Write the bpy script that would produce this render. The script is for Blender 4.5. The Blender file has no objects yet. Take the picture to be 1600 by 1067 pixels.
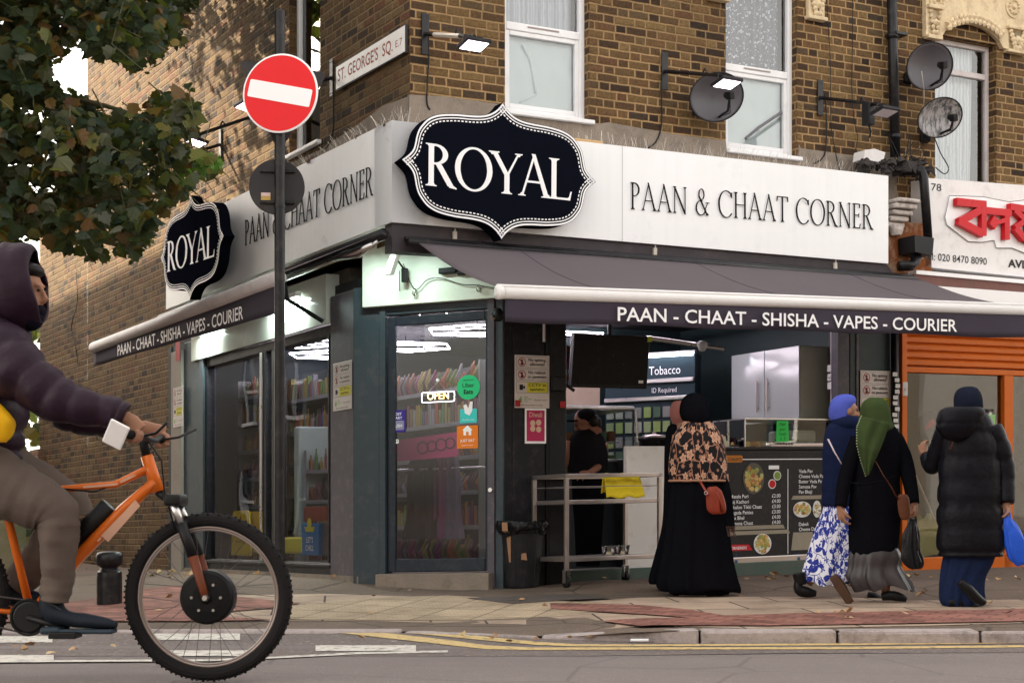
import bpy, bmesh, math, random
import numpy as np
from mathutils import Vector, noise as mnoise
R = math.radians
PI = math.pi
rnd = random.Random(7)
scene = bpy.context.scene
col = scene.collection
# ---------------- camera ----------------
FPX, YH, CAMZ = 2470.0, 780.0, 0.78          # focal length in photo pixels, horizon row, eye height
cd = bpy.data.cameras.new('camera'); cam = bpy.data.objects.new('camera', cd); col.objects.link(cam)
cam.location = (0, 0, CAMZ); cam.rotation_euler = (R(90), 0, 0)
cd.sensor_width = 36; cd.lens = FPX / 1600 * 36; cd.shift_y = (YH - 533.5) / 1600
cd.clip_start = 0.1; cd.clip_end = 800
cd.dof.use_dof = True; cd.dof.focus_distance = 13.2; cd.dof.aperture_fstop = 9.0
scene.camera = cam
# ---------------- light ----------------
SUN_EL, SUN_AZ = 27.0, 18.0                  # azimuth: degrees from -X towards +Y
sd = Vector((-math.cos(R(SUN_AZ)) * math.cos(R(SUN_EL)), math.sin(R(SUN_AZ)) * math.cos(R(SUN_EL)), math.sin(R(SUN_EL))))
w = bpy.data.worlds.new('World'); scene.world = w; w.use_nodes = True
nt = w.node_tree; nt.nodes.clear()
sky = nt.nodes.new('ShaderNodeTexSky'); sky.sky_type = 'NISHITA'; sky.sun_disc = False
sky.sun_elevation = R(SUN_EL); sky.sun_rotation = math.atan2(sd.x, sd.y)
sky.air_density = 1.0; sky.dust_density = 3.0; sky.ozone_density = 0.6
hs = nt.nodes.new('ShaderNodeHueSaturation'); hs.inputs['Saturation'].default_value = 0.22
bg = nt.nodes.new('ShaderNodeBackground'); bg.inputs[1].default_value = 0.15
wo = nt.nodes.new('ShaderNodeOutputWorld')
wm = nt.nodes.new('ShaderNodeMix'); wm.data_type = 'RGBA'; wm.blend_type = 'MULTIPLY'; wm.inputs[0].default_value = 1; wm.inputs[7].default_value = (1.06, .985, .885, 1)
nt.links.new(sky.outputs[0], hs.inputs['Color']); nt.links.new(hs.outputs[0], wm.inputs[6]); nt.links.new(wm.outputs[2], bg.inputs[0]); nt.links.new(bg.outputs[0], wo.inputs[0])
sl = bpy.data.lights.new('sun', 'SUN'); sl.energy = 3.0; sl.angle = R(0.6); sl.color = (1.0, 0.87, 0.68)
so = bpy.data.objects.new('sun', sl); col.objects.link(so); so.location = (0, 0, 30)
so.rotation_euler = sd.to_track_quat('Z', 'Y').to_euler()
scene.view_settings.view_transform = 'Standard'; scene.view_settings.look = 'None'
scene.view_settings.gamma = 1.0; scene.view_settings.exposure = 2.33
scene.render.engine = 'CYCLES'; scene.cycles.use_denoising = True
scene.cycles.max_bounces = 8; scene.cycles.transparent_max_bounces = 12

# ---------------- frames ----------------
ANG = R(30.7); CA, SA = math.cos(ANG), math.sin(ANG)
C0 = np.array([-188 / FPX * 12.5, 12.5])
S1, S2 = 0.017, 0.02
def B(p):                                    # building frame: u along the front, w into the building, z up
    p = np.asarray(p, float).reshape(-1, 3); u, w_, z = p.T
    return np.stack([C0[0] + u * CA - w_ * SA, C0[1] + u * SA + w_ * CA, z + S1 * u - S2 * w_], 1)
def W(p): return np.asarray(p, float).reshape(-1, 3)
def sub(fr, o, deg=0.0, tilt=0.0, roll=0.0):
    a = R(deg); c, s = math.cos(a), math.sin(a); ct, st = math.cos(R(tilt)), math.sin(R(tilt)); cr, sr = math.cos(R(roll)), math.sin(R(roll))
    def f(p):
        p = np.asarray(p, float).reshape(-1, 3); x, y, z = p.T
        x, z = x * cr + z * sr, -x * sr + z * cr
        y, z = y * ct - z * st, y * st + z * ct
        return fr(np.stack([o[0] + x * c - y * s, o[1] + x * s + y * c, o[2] + z], 1))
    return f
def F(px, py, w_=0.0):                       # photo point on a plane w = const -> (u, w, z)
    k = (px - 800) / FPX
    u = (k * (C0[1] + w_ * CA) - C0[0] + w_ * SA) / (CA - k * SA)
    Y = C0[1] + u * SA + w_ * CA
    return (u, w_, CAMZ + (YH - py) / FPX * Y - S1 * u + S2 * w_)
def S(px, py, u=0.0):                        # photo point on a plane u = const
    k = (px - 800) / FPX
    w_ = (C0[0] + u * CA - k * (C0[1] + u * SA)) / (SA + k * CA)
    Y = C0[1] + u * SA + w_ * CA
    return (u, w_, CAMZ + (YH - py) / FPX * Y - S1 * u + S2 * w_)
def D(px, py, d): return ((px - 800) / FPX * d, d, CAMZ + (YH - py) / FPX * d)
def sm(t): t = max(0.0, min(1.0, t)); return t * t * (3 - 2 * t)
KY = 9.62
def lip(X): return -0.02 - 0.065 * sm((0.95 - X) / 0.75)
def KYf(X): return KY + 0.75 * sm((1.0 - X) / 1.7)
def pavz(X, Y):
    a = lip(X); t = Y - KYf(X)
    if t < 2.8: z = a + (0.02 - a) * sm(t / 2.8)
    elif t < 3.6: z = 0.02 + 0.06 * sm((t - 2.8) / 0.8)
    else: z = 0.08
    return z - 0.045 * max(0, min(3.5, -1.5 - X)) * sm((Y - 9.6) / 3)
def roadz(X, Y): return -0.10 * sm((Y - 6.6) / 2.9) if Y < KY + .3 else -0.10
def G(px, py, fn=pavz):
    k = (px - 800) / FPX; z = 0.0
    for _ in range(12):
        Y = (CAMZ - z) * FPX / (py - YH); z = fn(k * Y, Y)
    return (k * Y, Y, z)

# ---------------- mesh builder ----------------
ORG = {}
def setp(o, label=None, cat=None, group=None, kind=None):
    if label: o['label'] = label
    if cat: o['category'] = cat
    if group: o['group'] = group
    if kind: o['kind'] = kind
    return o
def thing(name, label, cat, loc, group=None):
    o = bpy.data.objects.new(name, None); col.objects.link(o); o.location = loc; o.empty_display_size = 0.1
    ORG[o.name] = np.array(loc, float); return setp(o, label, cat, group)
class MB:
    def __init__(s): s.v = []; s.f = []; s.m = []; s.uv = None
    def add(s, vs, fs, m=0):
        b = len(s.v); s.v += [tuple(map(float, p)) for p in vs]; s.f += [tuple(b + i for i in f) for f in fs]; s.m += [m] * len(fs); return s
    def box(s, a, b, m=0):
        x0, x1 = sorted((a[0], b[0])); y0, y1 = sorted((a[1], b[1])); z0, z1 = sorted((a[2], b[2]))
        return s.add([(x0, y0, z0), (x1, y0, z0), (x1, y1, z0), (x0, y1, z0), (x0, y0, z1), (x1, y0, z1), (x1, y1, z1), (x0, y1, z1)],
                     [(0, 3, 2, 1), (4, 5, 6, 7), (0, 1, 5, 4), (1, 2, 6, 5), (2, 3, 7, 6), (3, 0, 4, 7)], m)
    def bbox(s, a, b, bev=0.008, m=0):       # box with chamfered edges
        bm = bmesh.new(); bmesh.ops.create_cube(bm, size=1)
        sz = [abs(b[i] - a[i]) for i in range(3)]; c = [(a[i] + b[i]) / 2 for i in range(3)]
        for v in bm.verts: v.co = Vector([v.co[i] * sz[i] + c[i] for i in range(3)])
        bmesh.ops.bevel(bm, geom=bm.edges[:], offset=min(bev, min(sz) * .45), segments=2, affect='EDGES', profile=0.5)
        bm.verts.index_update(); s.add([v.co[:] for v in bm.verts], [[v.index for v in f.verts] for f in bm.faces], m); bm.free(); return s
    def prism(s, poly, y0, y1, m=0, axis='y'):   # outline in (x,z) pushed along y; the face at y0 looks at the viewer
        n = len(poly); g = (lambda p, y: (p[0], y, p[1])) if axis == 'y' else ((lambda p, y: (p[0], p[1], y)) if axis == 'z' else (lambda p, y: (y, p[0], p[1])))
        vs = [g(p, y0) for p in poly] + [g(p, y1) for p in poly]
        return s.add(vs, [tuple(range(n)), tuple(range(2 * n - 1, n - 1, -1))] + [(i, i + n, (i + 1) % n + n, (i + 1) % n) for i in range(n)], m)
    def band(s, o, i, y, m=0):               # flat ring between two outlines of equal count
        n = len(o); return s.add([(p[0], y, p[1]) for p in o] + [(p[0], y, p[1]) for p in i], [(k, (k + 1) % n, (k + 1) % n + n, k + n) for k in range(n)], m)
    def tube(s, pts, r, seg=8, m=0, caps=True, close=False):
        P = [Vector(p) for p in pts]; n = len(P); rr = r if hasattr(r, '__len__') else [r] * n
        vs = []; ref = None
        for i in range(n):
            if close: t = (P[(i + 1) % n] - P[i - 1])
            else: t = P[min(i + 1, n - 1)] - P[max(i - 1, 0)]
            t = t.normalized() if t.length > 1e-9 else Vector((0, 0, 1))
            if ref is None: ref = Vector((0, 0, 1)) if abs(t.z) < .9 else Vector((1, 0, 0))
            a = t.cross(ref)
            if a.length < 1e-6: a = t.cross(Vector((0, 1, 0)))
            a.normalize(); b = t.cross(a).normalized(); ref = -b if False else ref
            q = rr[i] if hasattr(rr[i], '__len__') else (rr[i], rr[i])
            for k in range(seg):
                th = 2 * PI * k / seg; vs.append(P[i] + a * math.cos(th) * q[0] + b * math.sin(th) * q[1])
        fs = [(i * seg + k, i * seg + (k + 1) % seg, (i + 1) * seg + (k + 1) % seg, (i + 1) * seg + k) for i in range(n - 1) for k in range(seg)]
        if close: fs += [((n - 1) * seg + k, (n - 1) * seg + (k + 1) % seg, (k + 1) % seg, k) for k in range(seg)]
        elif caps: fs += [tuple(range(seg))[::-1], tuple(range((n - 1) * seg, n * seg))]
        return s.add([v[:] for v in vs], fs, m)
    def lathe(s, c, prof, seg=24, m=0, axis='z'):    # prof: (r, h)
        vs = []
        for r_, h in prof:
            for k in range(seg):
                a = 2 * PI * k / seg; x, y = r_ * math.cos(a), r_ * math.sin(a)
                vs.append((c[0] + x, c[1] + y, c[2] + h) if axis == 'z' else ((c[0] + x, c[1] + h, c[2] + y) if axis == 'y' else (c[0] + h, c[1] + x, c[2] + y)))
        n = len(prof); fs = [(i * seg + k, i * seg + (k + 1) % seg, (i + 1) * seg + (k + 1) % seg, (i + 1) * seg + k) for i in range(n - 1) for k in range(seg)]
        fs += [tuple(range(seg))[::-1], tuple(range((n - 1) * seg, n * seg))]
        return s.add(vs, fs, m)
    def torus(s, c, Rr, r, seg=48, sg=10, axis='y', m=0, rz=None):
        pts = []
        for k in range(seg):
            a = 2 * PI * k / seg
            x, z = Rr * math.cos(a), Rr * math.sin(a)
            pts.append((c[0] + x, c[1], c[2] + z) if axis == 'y' else ((c[0] + x, c[1] + z, c[2]) if axis == 'z' else (c[0], c[1] + x, c[2] + z)))
        vs = []
        for k in range(seg):
            a = 2 * PI * k / seg; p = Vector(pts[k])
            rad = (p - Vector(c)).normalized(); ax = Vector((0, 1, 0)) if axis == 'y' else (Vector((0, 0, 1)) if axis == 'z' else Vector((1, 0, 0)))
            for j in range(sg):
                t = 2 * PI * j / sg; vs.append((p + rad * math.cos(t) * r + ax * math.sin(t) * (rz or r))[:])
        fs = [(k * sg + j, k * sg + (j + 1) % sg, ((k + 1) % seg) * sg + (j + 1) % sg, ((k + 1) % seg) * sg + j) for k in range(seg) for j in range(sg)]
        return s.add(vs, fs, m)
    def grid(s, fn, nu, nv, m=0):
        vs = [fn(i / nu, j / nv) for j in range(nv + 1) for i in range(nu + 1)]
        return s.add(vs, [(j * (nu + 1) + i, j * (nu + 1) + i + 1, (j + 1) * (nu + 1) + i + 1, (j + 1) * (nu + 1) + i) for j in range(nv) for i in range(nu)], m)
    def build(s, name, mat, parent=None, fr=W, smooth=False, label=None, cat=None, group=None, kind=None, solid=0, fixn=False):
        v = np.array(s.v, float).reshape(-1, 3); wv = fr(v)
        if parent is not None: og = ORG[parent.name]
        else: og = np.array([wv[:, 0].mean(), wv[:, 1].mean(), wv[:, 2].min()])
        me = bpy.data.meshes.new(name); me.from_pydata((wv - og).tolist(), [], s.f)
        mats = mat if isinstance(mat, (list, tuple)) else [mat]
        for q in mats: me.materials.append(q)
        if len(mats) > 1: me.polygons.foreach_set('material_index', s.m)
        uvl = me.uv_layers.new(name='UVMap'); uvs = []
        for f in s.f:
            P = v[list(f)]; nrm = np.zeros(3)
            for a in range(1, len(P) - 1): nrm += np.cross(P[a] - P[0], P[a + 1] - P[0])
            k = int(np.argmax(np.abs(nrm)))
            for p in P:
                if s.uv: uvs += list(s.uv(p, nrm))
                else: uvs += [p[1], p[2]] if k == 0 else ([p[0], p[2]] if k == 1 else [p[0], p[1]])
        uvl.data.foreach_set('uv', uvs)
        if smooth: me.polygons.foreach_set('use_smooth', [True] * len(s.f))
        me.update()
        if fixn:
            bm = bmesh.new(); bm.from_mesh(me); bmesh.ops.remove_doubles(bm, verts=bm.verts[:], dist=1e-5); bmesh.ops.recalc_face_normals(bm, faces=bm.faces[:]); bm.to_mesh(me); bm.free()
        o = bpy.data.objects.new(name, me); col.objects.link(o)
        if parent is not None: o.parent = parent
        else: o.location = og
        if solid:
            md = o.modifiers.new('solid', 'SOLIDIFY'); md.thickness = solid; md.offset = 0
        ORG[o.name] = og
        return setp(o, label, cat, group, kind)
def copy_tree(o, parent=None):
    c = o.copy(); col.objects.link(c)
    if parent is not None: c.parent = parent
    for ch in [x for x in bpy.data.objects if x.parent == o]: copy_tree(ch, c)
    return c

# ---------------- materials ----------------
MC = {}
def nodes(name):
    m = bpy.data.materials.new(name); m.use_nodes = True; t = m.node_tree; return m, t, t.nodes['Principled BSDF']
def N(t, typ, ins=None, **kw):
    n = t.nodes.new(typ)
    for k, v in kw.items(): setattr(n, k, v)
    for k, v in (ins or {}).items():
        if isinstance(v, bpy.types.NodeSocket): t.links.new(v, n.inputs[k])
        else: n.inputs[k].default_value = v
    return n
def MA(t, op, a, b=None, c=None):
    n = t.nodes.new('ShaderNodeMath'); n.operation = op
    for i, v in enumerate((a, b, c)):
        if v is None: continue
        if isinstance(v, bpy.types.NodeSocket): t.links.new(v, n.inputs[i])
        else: n.inputs[i].default_value = v
    return n.outputs[0]
def MIX(t, f, a, b, mode='MIX'):
    n = t.nodes.new('ShaderNodeMix'); n.data_type = 'RGBA'; n.blend_type = mode
    for i, v in ((0, f), (6, a), (7, b)):
        if isinstance(v, bpy.types.NodeSocket): t.links.new(v, n.inputs[i])
        else: n.inputs[i].default_value = v if i == 0 else (tuple(v) + (1,) if len(v) == 3 else v)
    return n.outputs[2]
def RAMP(t, f, stops):
    n = t.nodes.new('ShaderNodeValToRGB'); t.links.new(f, n.inputs[0]); e = n.color_ramp.elements
    while len(e) < len(stops): e.new(0.5)
    for q, (p, c) in zip(e, stops): q.position = p; q.color = tuple(c) + (1,) if len(c) == 3 else c
    return n.outputs[0]
def mat(name, c, rough=0.5, metal=0.0, var=0.15, vs=6.0, bump=0.0, bs=60.0, dirt=0.0, dc=(.12, .1, .08), ds=3.0, coat=0.0, sheen=0.0, c2=None, spec=0.16, streak=0.0, sub_=0, edge=(.5, .68)):
    if name in MC: return MC[name]
    m, t, b = nodes(name); tc = N(t, 'ShaderNodeTexCoord').outputs['Object']
    n1 = N(t, 'ShaderNodeTexNoise', {'Vector': tc, 'Scale': vs, 'Detail': 6.0, 'Roughness': 0.6}).outputs[0]
    k = MA(t, 'MULTIPLY_ADD', n1, 2 * var, 1 - var)
    cc = MIX(t, 1.0, tuple(c), N(t, 'ShaderNodeCombineColor', {0: k, 1: k, 2: k}).outputs[0], 'MULTIPLY')
    if c2: cc = MIX(t, RAMP(t, N(t, 'ShaderNodeTexNoise', {'Vector': tc, 'Scale': vs * .7, 'Detail': 5.0}).outputs[0], [(.42, (0, 0, 0)), (.6, (1, 1, 1))]), cc, c2)
    if dirt:
        n2 = N(t, 'ShaderNodeTexNoise', {'Vector': tc, 'Scale': ds, 'Detail': 9.0, 'Roughness': 0.7}).outputs[0]
        cc = MIX(t, MA(t, 'MULTIPLY', RAMP(t, n2, [(edge[0], (0, 0, 0)), (edge[1], (1, 1, 1))]), dirt), cc, dc)
    if streak:
        sn = N(t, 'ShaderNodeTexNoise', {'Vector': N(t, 'ShaderNodeMapping', {'Vector': tc, 'Scale': (14, 14, .5)}).outputs[0], 'Scale': 1.0, 'Detail': 5.0}).outputs[0]
        cc = MIX(t, MA(t, 'MULTIPLY', RAMP(t, sn, [(.45, (0, 0, 0)), (.75, (1, 1, 1))]), streak), cc, dc)
    t.links.new(cc, b.inputs['Base Color'])
    rr = MA(t, 'MULTIPLY_ADD', n1, .25, rough - .12); t.links.new(rr, b.inputs['Roughness'])
    b.inputs['Metallic'].default_value = metal; b.inputs['Coat Weight'].default_value = coat
    b.inputs['Specular IOR Level'].default_value = spec
    if sheen: b.inputs['Sheen Weight'].default_value = sheen
    if sub_: b.inputs['Subsurface Weight'].default_value = sub_; b.inputs['Subsurface Radius'].default_value = (.01, .004, .002)
    if bump:
        n3 = N(t, 'ShaderNodeTexNoise', {'Vector': tc, 'Scale': bs, 'Detail': 5.0}).outputs[0]
        bp = N(t, 'ShaderNodeBump', {'Height': n3, 'Strength': bump, 'Distance': 0.01}); t.links.new(bp.outputs[0], b.inputs['Normal'])
    MC[name] = m; return m
def emit(name, c, s):
    if name in MC: return MC[name]
    m, t, b = nodes(name); b.inputs['Base Color'].default_value = tuple(c) + (1,); b.inputs['Emission Color'].default_value = tuple(c) + (1,); b.inputs['Emission Strength'].default_value = s
    MC[name] = m; return m
def glass(name, tint=(.9, .95, .95), refl=0.12, rough=0.0):
    if name in MC: return MC[name]
    m, t, b = nodes(name); t.nodes.remove(b); out = t.nodes['Material Output']
    lw = N(t, 'ShaderNodeFresnel', {'IOR': 1.5}).outputs[0]
    f = MA(t, 'MULTIPLY_ADD', lw, 1.2, refl * .5)
    tc = N(t, 'ShaderNodeTexCoord').outputs['Object']
    n2 = N(t, 'ShaderNodeTexNoise', {'Vector': tc, 'Scale': .9, 'Detail': 1.0}).outputs[0]
    bp = N(t, 'ShaderNodeBump', {'Height': n2, 'Strength': .25, 'Distance': .02}).outputs[0]
    tr = N(t, 'ShaderNodeBsdfTransparent', {'Color': tuple(tint) + (1,)}); gl = N(t, 'ShaderNodeBsdfGlossy', {'Roughness': rough, 'Normal': bp})
    mx = N(t, 'ShaderNodeMixShader', {0: f, 1: tr.outputs[0], 2: gl.outputs[0]}); t.links.new(mx.outputs[0], out.inputs[0])
    MC[name] = m; return m
def brickmat(name, stops, mortar=(.36, .26, .15), sx=1.0, soot=0.35, sootc=(.04, .032, .026)):
    m, t, b = nodes(name); uv = N(t, 'ShaderNodeUVMap').outputs[0]
    wob = N(t, 'ShaderNodeTexNoise', {'Vector': uv, 'Scale': 9.0, 'Detail': 3.0}).outputs['Color']
    wv = N(t, 'ShaderNodeVectorMath', {0: wob, 1: (.5, .5, .5)}, operation='SUBTRACT').outputs[0]
    wv = N(t, 'ShaderNodeVectorMath', {0: wv, 'Scale': .012}, operation='SCALE').outputs[0]
    p = N(t, 'ShaderNodeVectorMath', {0: uv, 1: wv}, operation='ADD').outputs[0]
    sp = N(t, 'ShaderNodeSeparateXYZ', {0: p}); x, z = sp.outputs[0], sp.outputs[1]
    rowf = MA(t, 'DIVIDE', z, .075); row = MA(t, 'FLOOR', rowf); fz = MA(t, 'MULTIPLY', MA(t, 'SUBTRACT', rowf, row), .075)
    jit = MA(t, 'MULTIPLY', N(t, 'ShaderNodeTexWhiteNoise', {'W': row}, noise_dimensions='1D').outputs[0], .06)
    xx = MA(t, 'ADD', MA(t, 'MULTIPLY_ADD', row, .16875, x), jit)
    cf = MA(t, 'DIVIDE', xx, .3375); ce = MA(t, 'FLOOR', cf); fx = MA(t, 'MULTIPLY', MA(t, 'SUBTRACT', cf, ce), .3375)
    hd = MA(t, 'GREATER_THAN', fx, .2225)
    lx = MA(t, 'SUBTRACT', fx, MA(t, 'MULTIPLY', hd, .2225)); wid = MA(t, 'MULTIPLY_ADD', hd, -.1075, .2225)
    dx = MA(t, 'MINIMUM', lx, MA(t, 'SUBTRACT', wid, lx)); dz = MA(t, 'MINIMUM', fz, MA(t, 'SUBTRACT', .075, fz))
    d = MA(t, 'MINIMUM', dx, dz)
    en = N(t, 'ShaderNodeTexNoise', {'Vector': uv, 'Scale': 70.0, 'Detail': 3.0}).outputs[0]
    d = MA(t, 'ADD', d, MA(t, 'MULTIPLY_ADD', en, .008, -.004))
    bm_ = RAMP(t, d, [(.006, (0, 0, 0)), (.0105, (1, 1, 1))])
    idv = N(t, 'ShaderNodeCombineXYZ', {0: MA(t, 'MULTIPLY_ADD', ce, 2.0, hd), 1: row}).outputs[0]
    wn = N(t, 'ShaderNodeTexWhiteNoise', {'Vector': idv}, noise_dimensions='2D').outputs[0]
    bc = RAMP(t, wn, stops)
    gn = N(t, 'ShaderNodeTexNoise', {'Vector': uv, 'Scale': 38.0, 'Detail': 6.0, 'Roughness': .7}).outputs[0]
    bc = MIX(t, .8, bc, RAMP(t, gn, [(.32, (.42, .36, .33)), (.5, (.85, .82, .78)), (.66, (1.25, 1.2, 1.1))]), 'MULTIPLY')
    ln = N(t, 'ShaderNodeTexNoise', {'Vector': uv, 'Scale': .9, 'Detail': 5.0}).outputs[0]
    mo = MIX(t, RAMP(t, ln, [(.4, (0, 0, 0)), (.65, (1, 1, 1))]), mortar, tuple(q * .62 for q in mortar))
    mo = MIX(t, .7, mo, RAMP(t, en, [(.3, (.6, .58, .55)), (.6, (1.1, 1.08, 1.05))]), 'MULTIPLY')
    cc = MIX(t, bm_, mo, bc)
    sn = N(t, 'ShaderNodeTexNoise', {'Vector': uv, 'Scale': 1.7, 'Detail': 8.0, 'Roughness': .72}).outputs[0]
    cc = MIX(t, MA(t, 'MULTIPLY', RAMP(t, sn, [(.5, (0, 0, 0)), (.72, (1, 1, 1))]), soot), cc, sootc)
    t.links.new(cc, b.inputs['Base Color']); b.inputs['Roughness'].default_value = .92; b.inputs['Specular IOR Level'].default_value = .2
    hgt = MA(t, 'ADD', bm_, MA(t, 'MULTIPLY', gn, .5))
    hgt = MA(t, 'ADD', hgt, MA(t, 'MULTIPLY', wn, .35))
    bp = N(t, 'ShaderNodeBump', {'Height': hgt, 'Strength': .9, 'Distance': .012}); t.links.new(bp.outputs[0], b.inputs['Normal'])
    MC[name] = m; return m
BR_FRONT = [(0, (.03, .021, .016)), (.18, (.07, .04, .023)), (.38, (.11, .067, .033)), (.58, (.165, .105, .045)), (.76, (.12, .062, .033)), (.88, (.19, .125, .055)), (1, (.05, .036, .028))]
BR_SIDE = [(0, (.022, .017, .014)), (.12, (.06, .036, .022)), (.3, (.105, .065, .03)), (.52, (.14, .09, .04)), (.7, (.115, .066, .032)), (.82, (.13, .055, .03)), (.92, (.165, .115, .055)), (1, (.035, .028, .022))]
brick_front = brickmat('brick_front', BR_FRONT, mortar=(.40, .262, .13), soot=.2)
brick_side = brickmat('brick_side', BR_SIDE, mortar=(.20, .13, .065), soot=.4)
upvc = mat('upvc', (.78, .78, .8), .35, var=.05, dirt=.15)
white_panel = mat('white_panel', (.83, .84, .86), .3, var=.03, vs=2, streak=.07, spec=.3, dirt=.1, dc=(.45, .43, .4), ds=5, edge=(.55, .75))
black_ac = mat('black_acrylic', (.005, .006, .011), .6, var=.1, spec=.0)
white_ac = mat('white_acrylic', (.88, .88, .9), .35, var=.02)
black_paint = mat('black_paint', (.006, .006, .008), .4, spec=.3, var=.25, bump=.08, dirt=.35, dc=(.07, .06, .055), ds=12)
dark_letter = mat('dark_letter', (.004, .006, .006), .6, spec=.1)
teal = mat('teal_frame_paint', (.04, .055, .066), .4, var=.18, vs=3, dirt=.35, dc=(.12, .1, .1), ds=9)
slate = mat('slate_paint', (.085, .078, .092), .45, var=.15, vs=4, dirt=.4, dc=(.21, .16, .19), ds=10)
charcoal = mat('charcoal_paint', (.014, .014, .017), .42, var=.2, vs=4, dirt=.25, dc=(.09, .08, .08), ds=14)
cement = mat('cement_render', (.24, .2, .165), .9, var=.3, vs=5, bump=.6, bs=40, dirt=.5, dc=(.09, .075, .06), ds=4)
alu = mat('aluminium', (.55, .54, .54), .3, 1.0, var=.12)
steel = mat('stainless_steel', (.5, .44, .42), .34, .9, var=.15, vs=9, dirt=.25, dc=(.2, .15, .12))
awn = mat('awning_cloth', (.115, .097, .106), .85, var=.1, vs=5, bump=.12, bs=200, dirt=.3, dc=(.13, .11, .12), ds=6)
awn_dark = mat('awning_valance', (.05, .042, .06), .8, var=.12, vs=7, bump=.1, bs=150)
white_metal = mat('white_powder_coat', (.86, .85, .86), .35, var=.05, dirt=.1)
black_plastic = mat('black_plastic', (.007, .007, .008), .5, spec=.25, var=.2)
# ---------------- lettering ----------------
CAPH = 0.73
def sans(txt, h, bold=0.0, align='LEFT', sx=1.0, shear=0.0):
    """text as triangles in (x, z); h = cap height"""
    c = bpy.data.curves.new('t', 'FONT'); c.body = txt; c.size = 1.0; c.offset = bold; c.shear = shear; c.resolution_u = 3
    o = bpy.data.objects.new('t', c); col.objects.link(o)
    dg = bpy.context.evaluated_depsgraph_get(); me = bpy.data.meshes.new_from_object(o.evaluated_get(dg), depsgraph=dg)
    vs = [(v.co.x, v.co.y) for v in me.vertices]; fs = [tuple(p.vertices) for p in me.polygons]
    bpy.data.objects.remove(o); bpy.data.curves.remove(c); bpy.data.meshes.remove(me)
    k = h / CAPH
    vs = [(x * k * sx, y * k) for x, y in vs]
    if not vs: return vs, fs, 0
    x0, x1 = min(v[0] for v in vs), max(v[0] for v in vs)
    sh = -x0 if align == 'LEFT' else (-(x0 + x1) / 2 if align == 'CENTER' else -x1)
    return [(x + sh, y) for x, y in vs], fs, x1 - x0
_q = sans('H', 1.0)[0]; CAPH = 0.73 * (max(v[1] for v in _q) - min(v[1] for v in _q))
def put_text(mb, txt, x, z, h, y=0.0, bold=0.0, align='LEFT', sx=1.0, m=0, width=None, shear=0.0):
    vs, fs, wd = sans(txt, h, bold, align, sx, shear)
    if width and wd:
        q = width / wd; vs = [(a * q, b) for a, b in vs]
    fs2 = []
    for f in fs:                                            # face the viewer (-y)
        a, b, c = vs[f[0]], vs[f[1]], vs[f[2]]
        cr = (b[0] - a[0]) * (c[1] - a[1]) - (b[1] - a[1]) * (c[0] - a[0])
        fs2.append(f if cr > 0 else f[::-1])
    mb.add([(x + a, y, z + b) for a, b in vs], fs2, m); return mb
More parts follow.
